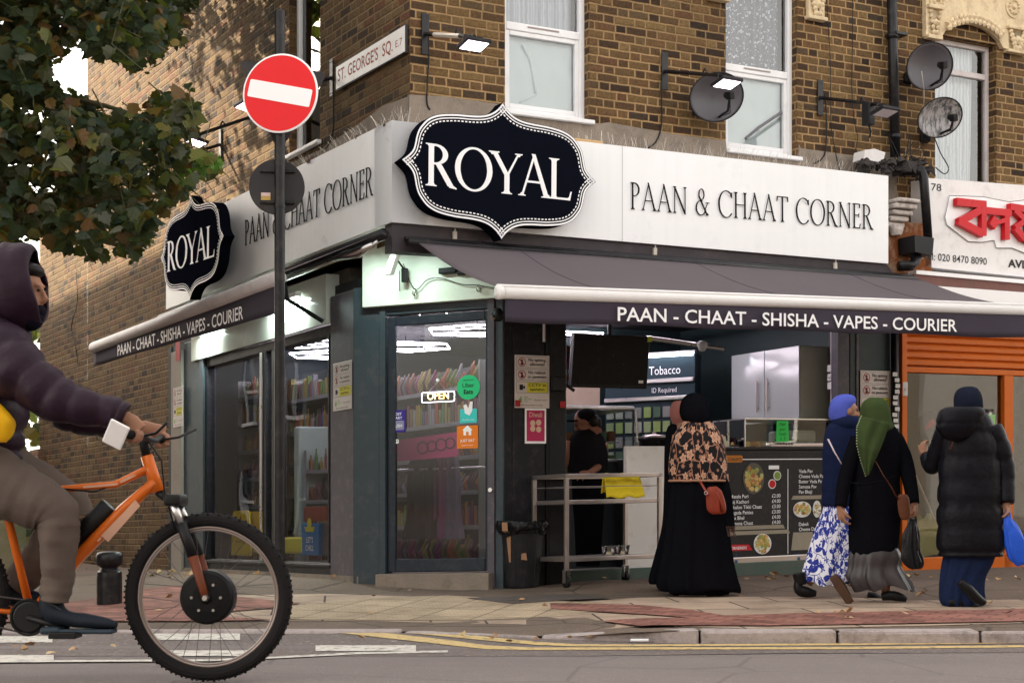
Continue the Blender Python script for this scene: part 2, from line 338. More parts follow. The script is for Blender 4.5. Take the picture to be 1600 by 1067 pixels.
class Serif:
    """Roman capitals from stems, hairlines, bowls and bracketed serifs"""
    def __init__(s, T=.125, t=.05, sf=.055): s.T, s.t, s.sf = T, t, sf; s.q = []
    def poly(s, p): s.q.append(p)
    def stroke(s, a, b, w0, w1=None):                       # widths measured along x
        w1 = w1 or w0
        s.poly([(a[0] - w0 / 2, a[1]), (b[0] - w1 / 2, b[1]), (b[0] + w1 / 2, b[1]), (a[0] + w0 / 2, a[1])] if a[1] > b[1] else [(b[0] - w1 / 2, b[1]), (a[0] - w0 / 2, a[1]), (a[0] + w0 / 2, a[1]), (b[0] + w1 / 2, b[1])])
    def foot(s, x, w, z=0.0, up=1, ext=None):
        e = ext or s.sf; h = .022
        pts = [(x - w / 2 - e, z), (x - w / 2 - e, z + up * h), (x - w / 2 - e * .35, z + up * h * 1.5), (x - w / 2, z + up * h * 3.6), (x + w / 2, z + up * h * 3.6), (x + w / 2 + e * .35, z + up * h * 1.5), (x + w / 2 + e, z + up * h), (x + w / 2 + e, z)]
        s.poly(pts if up > 0 else pts[::-1])
    def stem(s, x, w=None, z0=0, z1=1, f0=True, f1=True):
        w = w or s.T; s.stroke((x, z1), (x, z0), w)
        if f0: s.foot(x, w, z0, 1)
        if f1: s.foot(x, w, z1, -1)
    def arc(s, cx, cz, rx, rz, a0, a1, T=None, t=None, n=28):   # ring piece, thick at the sides
        T = T or s.T; t = t or s.t
        for i in range(n):
            A, Bq = R(a0 + (a1 - a0) * i / n), R(a0 + (a1 - a0) * (i + 1) / n)
            s.poly([(cx + (rx - T) * math.cos(A), cz + (rz - t) * math.sin(A)), (cx + rx * math.cos(A), cz + rz * math.sin(A)), (cx + rx * math.cos(Bq), cz + rz * math.sin(Bq)), (cx + (rx - T) * math.cos(Bq), cz + (rz - t) * math.sin(Bq))])
    def bar(s, x0, x1, z, h=None): h = h or s.t; s.poly([(x0, z - h / 2), (x1, z - h / 2), (x1, z + h / 2), (x0, z + h / 2)])
    def glyph(s, ch):
        s.q = []; T, t = s.T, s.t
        if ch == 'R': s.stem(.13); s.arc(.22, .755, .31, .245, -90, 90); s.bar(.13, .23, 1 - t / 2); s.bar(.13, .23, .535); s.stroke((.30, .53), (.60, .03), T * 1.15, T * 1.2); s.poly([(.56, 0.0), (.74, -.03), (.74, .0), (.645, .06), (.53, .08)]); return .72
        if ch == 'P': s.stem(.13); s.arc(.20, .74, .30, .26, -90, 90); s.bar(.13, .21, 1 - t / 2); s.bar(.13, .21, .505); return .55
        if ch == 'O': s.arc(.46, .5, .46, .53, 0, 360, T * 1.05, t, 48); return .92
        if ch == 'C': s.arc(.46, .5, .46, .53, 48, 318, T * 1.05, t, 40); s.poly([(.70, .84), (.80, .74), (.79, .97), (.74, .93)]); return .82
        if ch == 'Y': s.stroke((.06, 1), (.38, .45), T, T); s.stroke((.68, 1), (.40, .45), t, t * 1.1); s.stem(.385, T, 0, .5, True, False); s.foot(.06, T, 1, -1); s.foot(.68, t, 1, -1); return .72
        if ch == 'A': s.stroke((.37, .99), (.07, 0), t * 1.05, t); s.stroke((.355, 1.04), (.70, 0), T * .75, T); s.bar(.17, .56, .36); s.foot(.07, t, 0, 1); s.foot(.70, T, 0, 1); return .78
        if ch == 'L': s.stem(.13); s.bar(.13, .52, t / 2); s.poly([(.50, 0), (.56, .0), (.60, .22), (.57, .22), (.53, .08), (.48, .05)]); return .60
        if ch == 'N': s.stem(.12, t); s.stem(.70, t, 0, 1, False); s.stroke((.10, 1), (.70, -.02), T, T * 1.1); return .82
        if ch == 'H': s.stem(.13); s.stem(.67); s.bar(.13, .67, .52); return .80
        if ch == 'T': s.stem(.35, T, 0, 1, True, False); s.bar(.02, .68, 1 - t / 2); s.poly([(0, .80), (.03, .80), (.07, .96), (.02, 1)]); s.poly([(.67, .80), (.70, .80), (.68, 1), (.63, .96)]); return .70
        if ch == 'E': s.stem(.13); s.bar(.13, .48, 1 - t / 2); s.bar(.13, .43, .53); s.bar(.13, .50, t / 2); s.poly([(.47, .82), (.50, .82), (.50, 1), (.44, .96)]); s.poly([(.49, 0), (.54, .19), (.51, .19), (.46, .04)]); s.poly([(.41, .45), (.44, .45), (.44, .61), (.41, .61)]); return .56
        if ch == '&': s.arc(.33, .79, .17, .22, 0, 360, T * .7, t, 28); s.arc(.30, .27, .30, .29, 70, 350, T * .9, t, 36); s.stroke((.20, .70), (.66, .0), T, T); s.stroke((.68, .48), (.50, .14), t, t); s.bar(.58, .78, .48, t * .8); s.foot(.66, T, 0, 1, .04); return .82
        return .34
    def put(s, mb, txt, x, z, h, y, depth=0.0, cond=1.0, gap=.03, m=0, width=None):
        cur = 0; out = []
        for ch in txt:
            wd = s.glyph(ch); out += [[(p[0] + cur, p[1]) for p in q] for q in s.q]; cur += wd + gap
        cur -= gap; k = (width / cur) if width else h * cond
        for i, q in enumerate(out):
            P = [(x + p[0] * k, z + p[1] * h) for p in q]
            ar = sum(P[a][0] * P[(a + 1) % len(P)][1] - P[(a + 1) % len(P)][0] * P[a][1] for a in range(len(P)))
            if ar < 0: P = P[::-1]
            yy = y - (i % 7) * .00025
            if depth: mb.prism(P, yy, yy + depth, m)
            else: mb.add([(a, yy, b) for a, b in P], [tuple(range(len(P)))], m)
        return cur * k
def catmull(pts, n=6, closed=True):
    out = []; L = len(pts)
    for i in range(L if closed else L - 1):
        p = [pts[(i + k - 1) % L] if closed else pts[max(0, min(L - 1, i + k - 1))] for k in range(4)]
        for j in range(n):
            t = j / n
            out.append(tuple(0.5 * ((2 * p[1][a]) + (-p[0][a] + p[2][a]) * t + (2 * p[0][a] - 5 * p[1][a] + 4 * p[2][a] - p[3][a]) * t * t + (-p[0][a] + 3 * p[1][a] - 3 * p[2][a] + p[3][a]) * t ** 3) for a in range(len(pts[0]))))
    if not closed: out.append(pts[-1])
    return out
def inset(poly, d):
    n = len(poly); out = []
    for i in range(n):
        a, b, c = poly[i - 1], poly[i], poly[(i + 1) % n]
        def nr(p, q):
            dx, dz = q[0] - p[0], q[1] - p[1]; l = math.hypot(dx, dz) or 1; return (-dz / l, dx / l)
        n1, n2 = nr(a, b), nr(b, c); s_ = (n1[0] + n2[0], n1[1] + n2[1]); l = math.hypot(*s_) or 1
        k = d / max(.45, (s_[0] * n1[0] + s_[1] * n1[1]) / l)
        out.append((b[0] + s_[0] / l * k, b[1] + s_[1] / l * k))
    return out
# ================= ground =================
def sheet(name, poly, fn, dz, m, kind='structure', res=0.35, **kw):
    """a ground sheet cut from a triangulated grid inside the outline, following the ground"""
    bm = bmesh.new(); vs = [bm.verts.new((p[0], p[1], 0)) for p in poly]; bm.faces.new(vs)
    x0, x1 = min(p[0] for p in poly), max(p[0] for p in poly); y0, y1 = min(p[1] for p in poly), max(p[1] for p in poly)
    for ax, a, b in ((0, x0, x1), (1, y0, y1)):
        n = min(90, int((b - a) / res))
        for i in range(1, n):
            co = [0, 0, 0]; co[ax] = a + (b - a) * i / n; no = [0, 0, 0]; no[ax] = 1
            bmesh.ops.bisect_plane(bm, geom=bm.verts[:] + bm.edges[:] + bm.faces[:], plane_co=co, plane_no=no)
    bmesh.ops.triangulate(bm, faces=bm.faces[:]); bm.verts.index_update()
    mb = MB(); mb.add([(v.co.x, v.co.y, fn(v.co.x, v.co.y) + dz) for v in bm.verts], [[v.index for v in (f.verts if f.normal.z > 0 else reversed(f.verts))] for f in bm.faces]); bm.free()
    return mb.build(name, m, kind=kind, **kw)
def asphalt(name, c, spec=.15, sc=90.0, seed=0.0, lo=.72, hi=1.35, patch=.2, crack=0.0, stone=.12):
    m, t, b = nodes(name); tc = N(t, 'ShaderNodeTexCoord').outputs['Object']
    mp = N(t, 'ShaderNodeMapping', {'Vector': tc, 'Location': (seed, seed * 2, 0)}).outputs[0]
    v = N(t, 'ShaderNodeTexVoronoi', {'Vector': mp, 'Scale': sc}); a = N(t, 'ShaderNodeTexNoise', {'Vector': mp, 'Scale': sc * .8, 'Detail': 6.0, 'Roughness': .75}).outputs[0]
    l = N(t, 'ShaderNodeTexNoise', {'Vector': mp, 'Scale': .8, 'Detail': 7.0, 'Roughness': .6}).outputs[0]
    k = RAMP(t, a, [(.3, (lo,) * 3), (.7, (hi,) * 3)])
    cc = MIX(t, 1.0, tuple(c), k, 'MULTIPLY')
    cc = MIX(t, RAMP(t, v.outputs['Color'], [(.86, (0, 0, 0)), (.93, (stone * 4,) * 3)]), cc, (.4, .37, .34))
    cc = MIX(t, MA(t, 'MULTIPLY', RAMP(t, l, [(.4, (0, 0, 0)), (.65, (1, 1, 1))]), patch), cc, tuple(q * .45 for q in c))
    if crack:
        vc = N(t, 'ShaderNodeTexVoronoi', {'Vector': mp, 'Scale': .9}, feature='DISTANCE_TO_EDGE').outputs[0]
        cc = MIX(t, MA(t, 'MULTIPLY', RAMP(t, vc, [(.004, (1, 1, 1)), (.012, (0, 0, 0))]), crack), cc, (.03, .025, .022))
    t.links.new(cc, b.inputs['Base Color']); b.inputs['Roughness'].default_value = .88; b.inputs['Specular IOR Level'].default_value = spec
    bp = N(t, 'ShaderNodeBump', {'Height': MA(t, 'ADD', a, v.outputs['Distance']), 'Strength': .55, 'Distance': .006}); t.links.new(bp.outputs[0], b.inputs['Normal'])
    MC[name] = m; return m
def paver(name, c, bw, bh, mortar, rot=0.0, off=.5, jit=.3, dots=0.0, ms=.006):
    m, t, b = nodes(name); tc = N(t, 'ShaderNodeTexCoord').outputs['Object']
    mp = N(t, 'ShaderNodeMapping', {'Vector': tc, 'Rotation': (0, 0, R(rot))}).outputs[0]
    br = N(t, 'ShaderNodeTexBrick', {'Vector': mp, 'Color1': tuple(q * (1 + jit) for q in c) + (1,), 'Color2': tuple(q * (1 - jit) for q in c) + (1,), 'Mortar': tuple(mortar) + (1,), 'Scale': 1.0, 'Mortar Size': ms, 'Mortar Smooth': .3, 'Brick Width': bw, 'Row Height': bh}, offset=off)
    n = N(t, 'ShaderNodeTexNoise', {'Vector': tc, 'Scale': 2.2, 'Detail': 8.0, 'Roughness': .7}).outputs[0]
    cc = MIX(t, .9, br.outputs[0], RAMP(t, n, [(.3, (.5, .48, .46)), (.55, (1, 1, 1)), (.75, (1.2, 1.18, 1.15))]), 'MULTIPLY')
    g = N(t, 'ShaderNodeTexNoise', {'Vector': tc, 'Scale': 160.0, 'Detail': 3.0}).outputs[0]
    cc = MIX(t, .6, cc, RAMP(t, g, [(.3, (.7,) * 3), (.7, (1.25,) * 3)]), 'MULTIPLY')
    h = MA(t, 'SUBTRACT', MA(t, 'MULTIPLY', g, .3), br.outputs[1])
    if dots:                                                   # blister paving
        s2 = N(t, 'ShaderNodeSeparateXYZ', {0: mp}); P = .067
        fx = MA(t, 'SUBTRACT', MA(t, 'FRACT', MA(t, 'DIVIDE', s2.outputs[0], P)), .5); fy = MA(t, 'SUBTRACT', MA(t, 'FRACT', MA(t, 'DIVIDE', s2.outputs[1], P)), .5)
        r2 = MA(t, 'SQRT', MA(t, 'ADD', MA(t, 'MULTIPLY', fx, fx), MA(t, 'MULTIPLY', fy, fy)))
        dm = RAMP(t, r2, [(.2, (1, 1, 1)), (.33, (0, 0, 0))]); cc = MIX(t, MA(t, 'MULTIPLY', RAMP(t, r2, [(.28, (0,) * 3), (.34, (1,) * 3), (.44, (0,) * 3)]), .6), cc, tuple(q * .45 for q in c)); h = MA(t, 'ADD', h, MA(t, 'MULTIPLY', dm, 1.5))
    t.links.new(cc, b.inputs['Base Color']); b.inputs['Roughness'].default_value = .85; b.inputs['Specular IOR Level'].default_value = .2
    bp = N(t, 'ShaderNodeBump', {'Height': h, 'Strength': .7, 'Distance': .006}); t.links.new(bp.outputs[0], b.inputs['Normal']); MC[name] = m; return m
road_m = asphalt('road_asphalt', (.185, .158, .152), sc=120, lo=.8, hi=1.2, patch=.18, crack=.25)
strip_m = asphalt('coarse_asphalt', (.155, .128, .12), sc=45, lo=.4, hi=1.6, stone=.2, seed=3)
tar_m = asphalt('pavement_tarmac', (.15, .112, .088), sc=110, seed=6, patch=.4, crack=.6)
flag_m = paver('paving_flags', (.38, .285, .215), .75, .6, (.05, .04, .032), rot=-6, jit=.1, ms=.009)
buff_m = paver('blister_paving', (.40, .31, .215), .4, .4, (.10, .08, .055), rot=20, off=0, jit=.08, dots=1.0)
red_m = paver('red_block_paving', (.26, .115, .09), .2, .1, (.07, .04, .035), rot=30, jit=.25)
kerb_m = mat('kerb_granite', (.36, .31, .30), .8, var=.3, vs=30, bump=.5, bs=90, dirt=.6, dc=(.09, .075, .065), ds=7)
line_y = mat('yellow_line_paint', (.52, .38, .17), .7, var=.2, vs=9, dirt=.75, dc=(.15, .11, .09), ds=16, edge=(.54, .6))
line_w = mat('white_line_paint', (.55, .52, .47), .7, var=.2, vs=9, dirt=.8, dc=(.14, .115, .105), ds=14, edge=(.52, .58))
def kerbY(X): return KY
def flat(x, y): return -0.40
mb = MB(); mb.add([(-300, -200, -.9), (300, -200, -.9), (300, 400, -.9), (-300, 400, -.9)], [(0, 1, 2, 3)]); mb.build('ground', tar_m, kind='structure')
sheet('road', [(-30, -25), (30, -25), (30, KY + 1.1), (-30, KY + 1.1)], roadz, 0, road_m, res=.9)
sheet('road_edge_strip', [(-6, 8.62), (.4, 8.66), (1.5, 8.9), (8, 9.25), (8, KY + .05), (1.2, KY + .05), (.3, KY + .6), (-1, KY + .95), (-6, KY + .95)], roadz, .004, strip_m)
sheet('pavement', [(-30, KYf(-30) + .02)] + [(-2 + .3 * i, KYf(-2 + .3 * i) + .02) for i in range(12)] + [(30, KY + .02), (30, 26), (-30, 40)], pavz, 0, tar_m, res=.5)
def gp(*pts): return [G(x, y)[:2] for x, y in pts]
def gr(*pts): return [G(x, y, roadz)[:2] for x, y in pts]
sheet('flag_paving', gp((-400, 955), (300, 932), (700, 934), (880, 945), (1000, 934), (1250, 930), (1420, 938), (2000, 925), (2000, 973), (1600, 974), (1200, 983), (930, 984), (850, 976), (600, 971), (300, 972), (-400, 974)), pavz, .004, flag_m)
sheet('tactile_paving', gp((430, 951), (610, 934), (700, 931), (830, 938), (930, 942), (1010, 950), (880, 963), (740, 970), (450, 969)), pavz, .008, buff_m, res=.2)
sheet('red_paving', gp((860, 944), (1000, 947), (1075, 954), (1132, 963.5), (1262, 959.5), (1600, 953), (2000, 948), (2000, 973.5), (1600, 972.5), (1200, 979.5), (1000, 980), (940, 972), (1000, 968), (1080, 967), (1000, 961), (860, 953)), pavz, .012, red_m, res=.2)
sheet('red_paving', gp((-500, 975), (-100, 972), (120, 940), (270, 925), (400, 937), (470, 944), (420, 952), (300, 962), (430, 970), (330, 972), (-500, 973)), pavz, .012, red_m, res=.2)
sheet('service_cover', gp((728, 936), (900, 930), (960, 936), (800, 945)), pavz, .012, mat('cover_iron', (.09, .075, .068), .7, var=.3, vs=30, bump=.6, bs=60), res=.3)
# kerb stones
kb = MB(); x = -7.0; k = 0
while x < 8.5:
    L = .9 + rnd.uniform(-.06, .12); g_ = .012 + rnd.uniform(0, .012); top = .5 * (lip(x) + lip(x + L)) + rnd.uniform(-.006, .006)
    kb.v_ = None; y0 = -.02 + rnd.uniform(-.008, .008)
    n = len(kb.v); kb.bbox((x, y0, -.25), (x + L - g_, y0 + .17, top + .006), .018)
    for i in range(n, len(kb.v)):
        q = kb.v[i]
        kb.v[i] = q = (q[0], q[1] + KYf(q[0]), q[2])
        if q[2] > -.2: kb.v[i] = (q[0], q[1] + rnd.uniform(-.003, .003), q[2] + lip(q[0]) - .5 * (lip(x) + lip(x + L)) + rnd.uniform(-.003, .003))
    x += L; k += 1
kb.build('kerb', kerb_m, kind='structure')
# painted lines
def line(name, pts, wpx, m, dz=.008):
    pts = [p if len(p) == 3 else (p[0], p[1], wpx) for p in pts]; up = [G(x, y - q / 2, roadz)[:2] for x, y, q in pts]; dn = [G(x, y + q / 2, roadz)[:2] for x, y, q in pts]
    sheet(name, dn + up[::-1], roadz, dz, m, res=.3)
line('double_yellow_line', [(484, 985, 4), (540, 988, 6), (620, 996, 8), (700, 1005, 8), (760, 1012.5, 6), (830, 1015, 4), (1000, 1014.5, 3.4), (1300, 1014, 3.4), (1700, 1010, 3.2)], 3.4, line_y)
line('double_yellow_line', [(545, 981.5, 3), (610, 985, 5), (680, 991, 6), (760, 999, 6), (840, 1006.5, 5), (900, 1009.5, 3.4), (1000, 1009.6, 3), (1300, 1008, 3), (1700, 1004, 2.8)], 3.0, line_y)
line('road_marking', [(493, 1014), (650, 1014)], 9, line_w)
line('road_marking', [(232, 996), (375, 996)], 10, line_w)
line('road_marking', [(262, 1022), (390, 1022)], 9, line_w)
line('road_marking', [(-200, 1001), (82, 1000)], 10, line_w)
line('road_marking', [(-200, 1030), (84, 1030)], 10, line_w)
line('road_marking', [(-300, 1037), (330, 1033), (560, 1022), (700, 1019)], 3, line_w)

# ================= building shell =================
WB = .334
Fr = sub(B, (0, WB, 0)); Sd = sub(B, (WB, 0, 0), -90)
def wall(mb, x0, x1, z0, z1, holes, rev=.11, m=0, mr=0):
    xs = sorted({x0, x1, *[h[0] for h in holes], *[h[1] for h in holes]}); zs = sorted({z0, z1, *[h[2] for h in holes], *[h[3] for h in holes]})
    xs = [x for x in xs if x0 <= x <= x1]; zs = [z for z in zs if z0 <= z <= z1]
    for i in range(len(xs) - 1):
        for j in range(len(zs) - 1):
            cx, cz = (xs[i] + xs[i + 1]) / 2, (zs[j] + zs[j + 1]) / 2
            if any(h[0] < cx < h[1] and h[2] < cz < h[3] for h in holes): continue
            mb.add([(xs[i], 0, zs[j]), (xs[i + 1], 0, zs[j]), (xs[i + 1], 0, zs[j + 1]), (xs[i], 0, zs[j + 1])], [(0, 1, 2, 3)], m)
    for h in holes:
        a, b, c, d = h
        mb.add([(a, 0, c), (b, 0, c), (b, 0, d), (a, 0, d), (a, rev, c), (b, rev, c), (b, rev, d), (a, rev, d)], [(0, 4, 5, 1), (1, 5, 6, 2), (2, 6, 7, 3), (3, 7, 4, 0)], mr)
glass_up = glass('window_glass', (.92, .95, .97), .10)
bld = thing('corner_building', 'yellow brick corner building with white windows above the white fascia boards', 'building', B((2.6, 2, .1))[0])
UP = 7.6
w1 = (F(789, 0, WB)[0], F(921, 0, WB)[0], F(860, 182, WB)[2] - .0, 5.9)
w2 = (F(1134, 0, WB)[0], F(1246, 0, WB)[0], F(1190, 240, WB)[2], 5.75)
sw = (-S(452, 0, WB)[1], -S(500, 0, WB)[1], S(476, 232, WB)[2], 5.9)
U_END = F(1401, 0, WB)[0]; zb = F(800, 215, WB)[2]
mb = MB(); wall(mb, WB, U_END, 2.9, UP, [w1, w2]); mb.build('front_wall', brick_front, bld, sub(B, (0, WB, 0)))
W_END = 9.8
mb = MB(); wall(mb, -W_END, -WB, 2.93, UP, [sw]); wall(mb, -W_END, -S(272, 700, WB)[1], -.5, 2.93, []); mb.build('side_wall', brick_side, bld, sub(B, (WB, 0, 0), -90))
mb = MB(); mb.box((WB + .02, WB + .02, UP), (U_END, W_END, UP + .15)); mb.box((U_END - .1, .6, -.2), (U_END, W_END, UP)); mb.box((WB + .05, W_END - .1, -.5), (U_END, W_END, UP)); mb.box((WB + .13, 1.8, 2.75), (U_END - .1, W_END - .1, 2.9)); mb.build('roof', cement, bld, B)
# cement strip under the bricks
def strip(mb, pts, th):     # pts: (x, z) polygon pushed proud of the wall
    mb.prism(pts, -th, .03)
zt = lambda x, y: F(x, y, WB)[2]
uu = lambda x: F(x, 0, WB)[0]
mb = MB()
pts = [(WB - .012, zt(641, 260)), (uu(930), zt(930, 300)), (uu(1400), zt(1400, 330)), (uu(1400), zt(1400, 238)), (uu(1330), zt(1330, 244)), (uu(1250), zt(1250, 232)), (w2[1] + .01, zt(1246, 226)), (w2[1] + .01, w2[2] - .0), (w2[0] - .0, w2[2]), (uu(1133), zt(1133, 221)), (uu(1050), zt(1050, 210)), (uu(950), zt(950, 192)), (uu(926), zt(926, 195)), (w1[1], w1[2]), (w1[0], w1[2]), (uu(786), zt(786, 165)), (uu(700), zt(700, 152)), (WB - .012, zt(641, 149))]
mb.prism(pts, -.012, .02); mb.build('cement_band', cement, bld, Fr)
mb = MB(); zs_ = lambda x, y: S(x, y, WB)[2]; ss = lambda x: -S(x, 0, WB)[1]
mb.prism([(ss(641) + .0, zs_(641, 260)), (ss(641), zs_(641, 151)), (ss(600), zs_(600, 166)), (ss(560), zs_(560, 196)), (ss(500), zs_(500, 236)), (ss(440), zs_(440, 262)), (ss(440), zs_(440, 330))][::-1], -.012, .02); mb.build('cement_band', cement, bld, Sd)

def curtain_mat(name, c, a, pat=0):
    m, t, b = nodes(name); uv = N(t, 'ShaderNodeUVMap').outputs[0]
    wv = N(t, 'ShaderNodeTexWave', {'Vector': uv, 'Scale': 9.0, 'Distortion': 2.5, 'Detail': 2.0}).outputs[0]
    cc = MIX(t, wv, tuple(q * .72 for q in c), c)
    if pat:
        n = N(t, 'ShaderNodeTexVoronoi', {'Vector': uv, 'Scale': 22.0}, feature='DISTANCE_TO_EDGE').outputs[0]
        n2 = N(t, 'ShaderNodeTexNoise', {'Vector': uv, 'Scale': 30.0, 'Detail': 2.0}).outputs[0]
        cc = MIX(t, RAMP(t, n2, [(.58, (0,) * 3), (.62, (1,) * 3)]), cc, (.75, .75, .78))
    t.links.new(cc, b.inputs['Base Color']); b.inputs['Roughness'].default_value = .9; b.inputs['Alpha'].default_value = a; return m
net = curtain_mat('net_curtain', (.62, .64, .68), 1.0)
net_d = curtain_mat('patterned_net', (.17, .17, .2), 1.0, 1)
white_cur = curtain_mat('white_curtain', (.72, .74, .76), 1.0)
film = mat('window_film', (.66, .72, .72), .5, var=.06, vs=2, bump=.5, bs=4)
dark_room = mat('dark_room', (.02, .02, .022), .9)
def sash_window(parent, fr, o, zmid, upper, lower, has_inner=True, rev=.085):
    x0, x1, z0, z1 = o; fwd = .055
    f = MB()
    f.bbox((x0, rev - .01, z0), (x0 + fwd, rev + .06, z1)); f.bbox((x1 - fwd, rev - .01, z0), (x1, rev + .06, z1)); f.bbox((x0 + fwd, rev - .01, z0), (x1 - fwd, rev + .06, z0 + fwd)); f.bbox((x0 + fwd, rev - .01, zmid - .035), (x1 - fwd, rev + .06, zmid + .035))
    f.bbox((x0 + fwd, rev - .01, z1 - .06), (x1 - fwd, rev + .06, z1))
    if has_inner:
        i0, i1, j0, j1 = x0 + fwd, x1 - fwd, z0 + fwd, zmid - .035; s_ = .04
        f.bbox((i0, rev + .0, j0), (i0 + s_, rev + .05, j1), .006); f.bbox((i1 - s_, rev, j0), (i1, rev + .05, j1), .006); f.bbox((i0 + s_, rev, j0), (i1 - s_, rev + .05, j0 + s_), .006); f.bbox((i0 + s_, rev, j1 - s_), (i1 - s_, rev + .05, j1), .006)
    wn = f.build('window', upvc, parent, fr)
    v = MB(); v.box(((x0 + x1) / 2 - .16, rev - .016, zmid + .002), ((x0 + x1) / 2 + .16, rev - .0105, zmid + .014)); v.build('vent', mat('vent_grey', (.3, .25, .25), .6), wn, fr)
    s2 = MB(); s2.bbox((x0 - .0, -.05, z0 - .035), (x1 + .03, rev, z0 + .002)); s2.build('sill', upvc, wn, fr)
    g = MB(); g.add([(x0 + .05, rev + .03, z0 + .05), (x1 - .05, rev + .03, z0 + .05), (x1 - .05, rev + .03, z1), (x0 + .05, rev + .03, z1)], [(0, 1, 2, 3)]); g.build('pane', glass_up, wn, fr)
    c = MB(); c.grid(lambda a, b: (x0 + .05 + (x1 - x0 - .1) * a, rev + .13 + .02 * math.sin(a * 44 + 2 * math.sin(a * 9)), zmid + (z1 - zmid) * b), 60, 1); c.build('curtain', upper, wn, fr, smooth=True)
    c = MB(); c.grid(lambda a, b: (x0 + .05 + (x1 - x0 - .1) * a, rev + .07 + .012 * mnoise.noise((a * 6, b * 5, x0)), z0 + .04 + (zmid - z0 - .04) * b), 30, 20); c.build('blind', lower, wn, fr, smooth=True)
    d = MB(); d.box((x0 - .02, rev + .3, z0 - .1), (x1 + .02, rev + .32, z1)); d.box((x0 - .03, rev + .06, z0 - .1), (x0 - .01, rev + .3, z1)); d.box((x1 + .01, rev + .06, z0 - .1), (x1 + .03, rev + .3, z1)); d.box((x0, rev + .06, z0 - .08), (x1, rev + .3, z0 - .06)); d.build('backing', dark_room, wn, fr)
    return wn
wn = sash_window(bld, Fr, w1, F(850, 50, WB + .1)[2], net, film)
sash_window(bld, Fr, w2, F(1190, 114, WB + .1)[2], net_d, film)
sash_window(bld, Sd, sw, S(476, 120, WB)[2], dark_room, dark_room, False)
# crease marks and tape on the filmed panes
mb = MB(); pr = lambda x, y, w_: (lambda q: (q[0], w_ - WB, q[2]))(F(x, y, w_))
mb.tube([pr(816, 70, WB + .145), pr(828, 92, WB + .145), pr(834, 125, WB + .145), pr(838, 148, WB + .145)], .012, 6); mb.tube([pr(838, 148, WB + .145), pr(826, 154, WB + .145), pr(812, 160, WB + .145)], .009, 6)
mb.build('film_crease', film, bld, Fr, smooth=True)
mb = MB(); mb.tube([pr(1165, 217, WB + .112), pr(1185, 200, WB + .112), pr(1221, 176, WB + .112)], .014, 6); mb.build('stick', mat('dull_grey', (.16, .16, .18), .6), bld, Fr)
# carved capitals beside the upper windows
stone = mat('painted_stucco', (.62, .50, .33), .8, var=.2, vs=8, bump=.4, bs=30, dirt=.5, dc=(.28, .2, .12), ds=9)
def capital(parent, fr, x, z, wd, h):
    m_ = MB(); m_.bbox((x - wd * .6, -.075, z), (x + wd * .6, .0, z + h * .14)); m_.bbox((x - wd * .5, -.05, z + h * .14), (x + wd * .5, 0, z + h)); m_.bbox((x - wd * .62, -.09, z + h), (x + wd * .62, 0, z + h * 1.14))
    for i in range(5):
        for s_ in (-1, 1):
            a = x + s_ * wd * (.12 + .07 * i); zz = z + h * (.22 + .17 * i); rr = wd * (.16 - .012 * i)
            m_.lathe((a, -.052, zz), [(rr * .2, -.035), (rr, -.02), (rr * .7, .01)], 7, axis='y')
    m_.lathe((x, -.06, z + h * .55), [(wd * .05, -.045), (wd * .2, -.02), (wd * .2, .02)], 8, axis='y')
    m_.build('capital', stone, parent, fr)
capital(bld, Fr, (uu(1252) + uu(1290)) / 2, zt(1270, 34), .2, .26)
capital(bld, Fr, uu(1118), zt(1118, 4), .2, .26)

# ================= neighbouring house =================
nb = thing('terrace_house', 'brown brick terrace house with a cream arched stucco window, right of the black drainpipe', 'house', B((7, 2, .1))[0])
w3 = (F(1461, 0, WB)[0], F(1557, 0, WB)[0], F(1500, 300, WB)[2], F(1510, 62, WB)[2])
mb = MB(); wall(mb, U_END + .004, 10.5, 2.9, UP, [w3]); mb.build('wall', brick_front, nb, Fr)
mb = MB(); mb.box((U_END + .1, WB + .02, UP), (10.5, W_END, UP + .15)); mb.box((10.4, WB, -.2), (10.5, W_END, UP)); mb.box((U_END + .1, WB + 2.8, -.2), (10.4, WB + 2.9, UP)); mb.build('roof', cement, nb, B)
x0, x1, z0, z1 = w3; rev = .1
f = MB(); fwd = .05; zm = F(1520, 118, WB + .1)[2]
old = mat('old_window_paint', (.55, .5, .5), .5, var=.1, dirt=.4, dc=(.25, .2, .18))
f.bbox((x0, rev, z0), (x0 + fwd, rev + .06, z1)); f.bbox((x1 - fwd, rev, z0), (x1, rev + .06, z1)); f.bbox((x0 + fwd, rev, z1 - fwd), (x1 - fwd, rev + .06, z1)); f.bbox((x0 + fwd, rev, zm - .03), (x1 - fwd, rev + .06, zm + .03))
wn = f.build('window', old, nb, Fr)
g = MB(); g.add([(x0, rev + .03, z0), (x1, rev + .03, z0), (x1, rev + .03, z1), (x0, rev + .03, z1)], [(0, 1, 2, 3)]); g.build('pane', glass_up, wn, Fr)
c = MB(); c.grid(lambda a, b: (x0 + (x1 - x0) * a * .84, rev + .12 + .022 * math.sin(a * 40 + b * 2) * (1 - b * .4), z0 + (z1 - z0) * b), 60, 6); c.build('curtain', white_cur, wn, Fr, smooth=True)
d = MB(); d.box((x0 - .02, rev + .3, z0 - .1), (x1 + .02, rev + .32, z1)); d.build('backing', dark_room, wn, Fr)
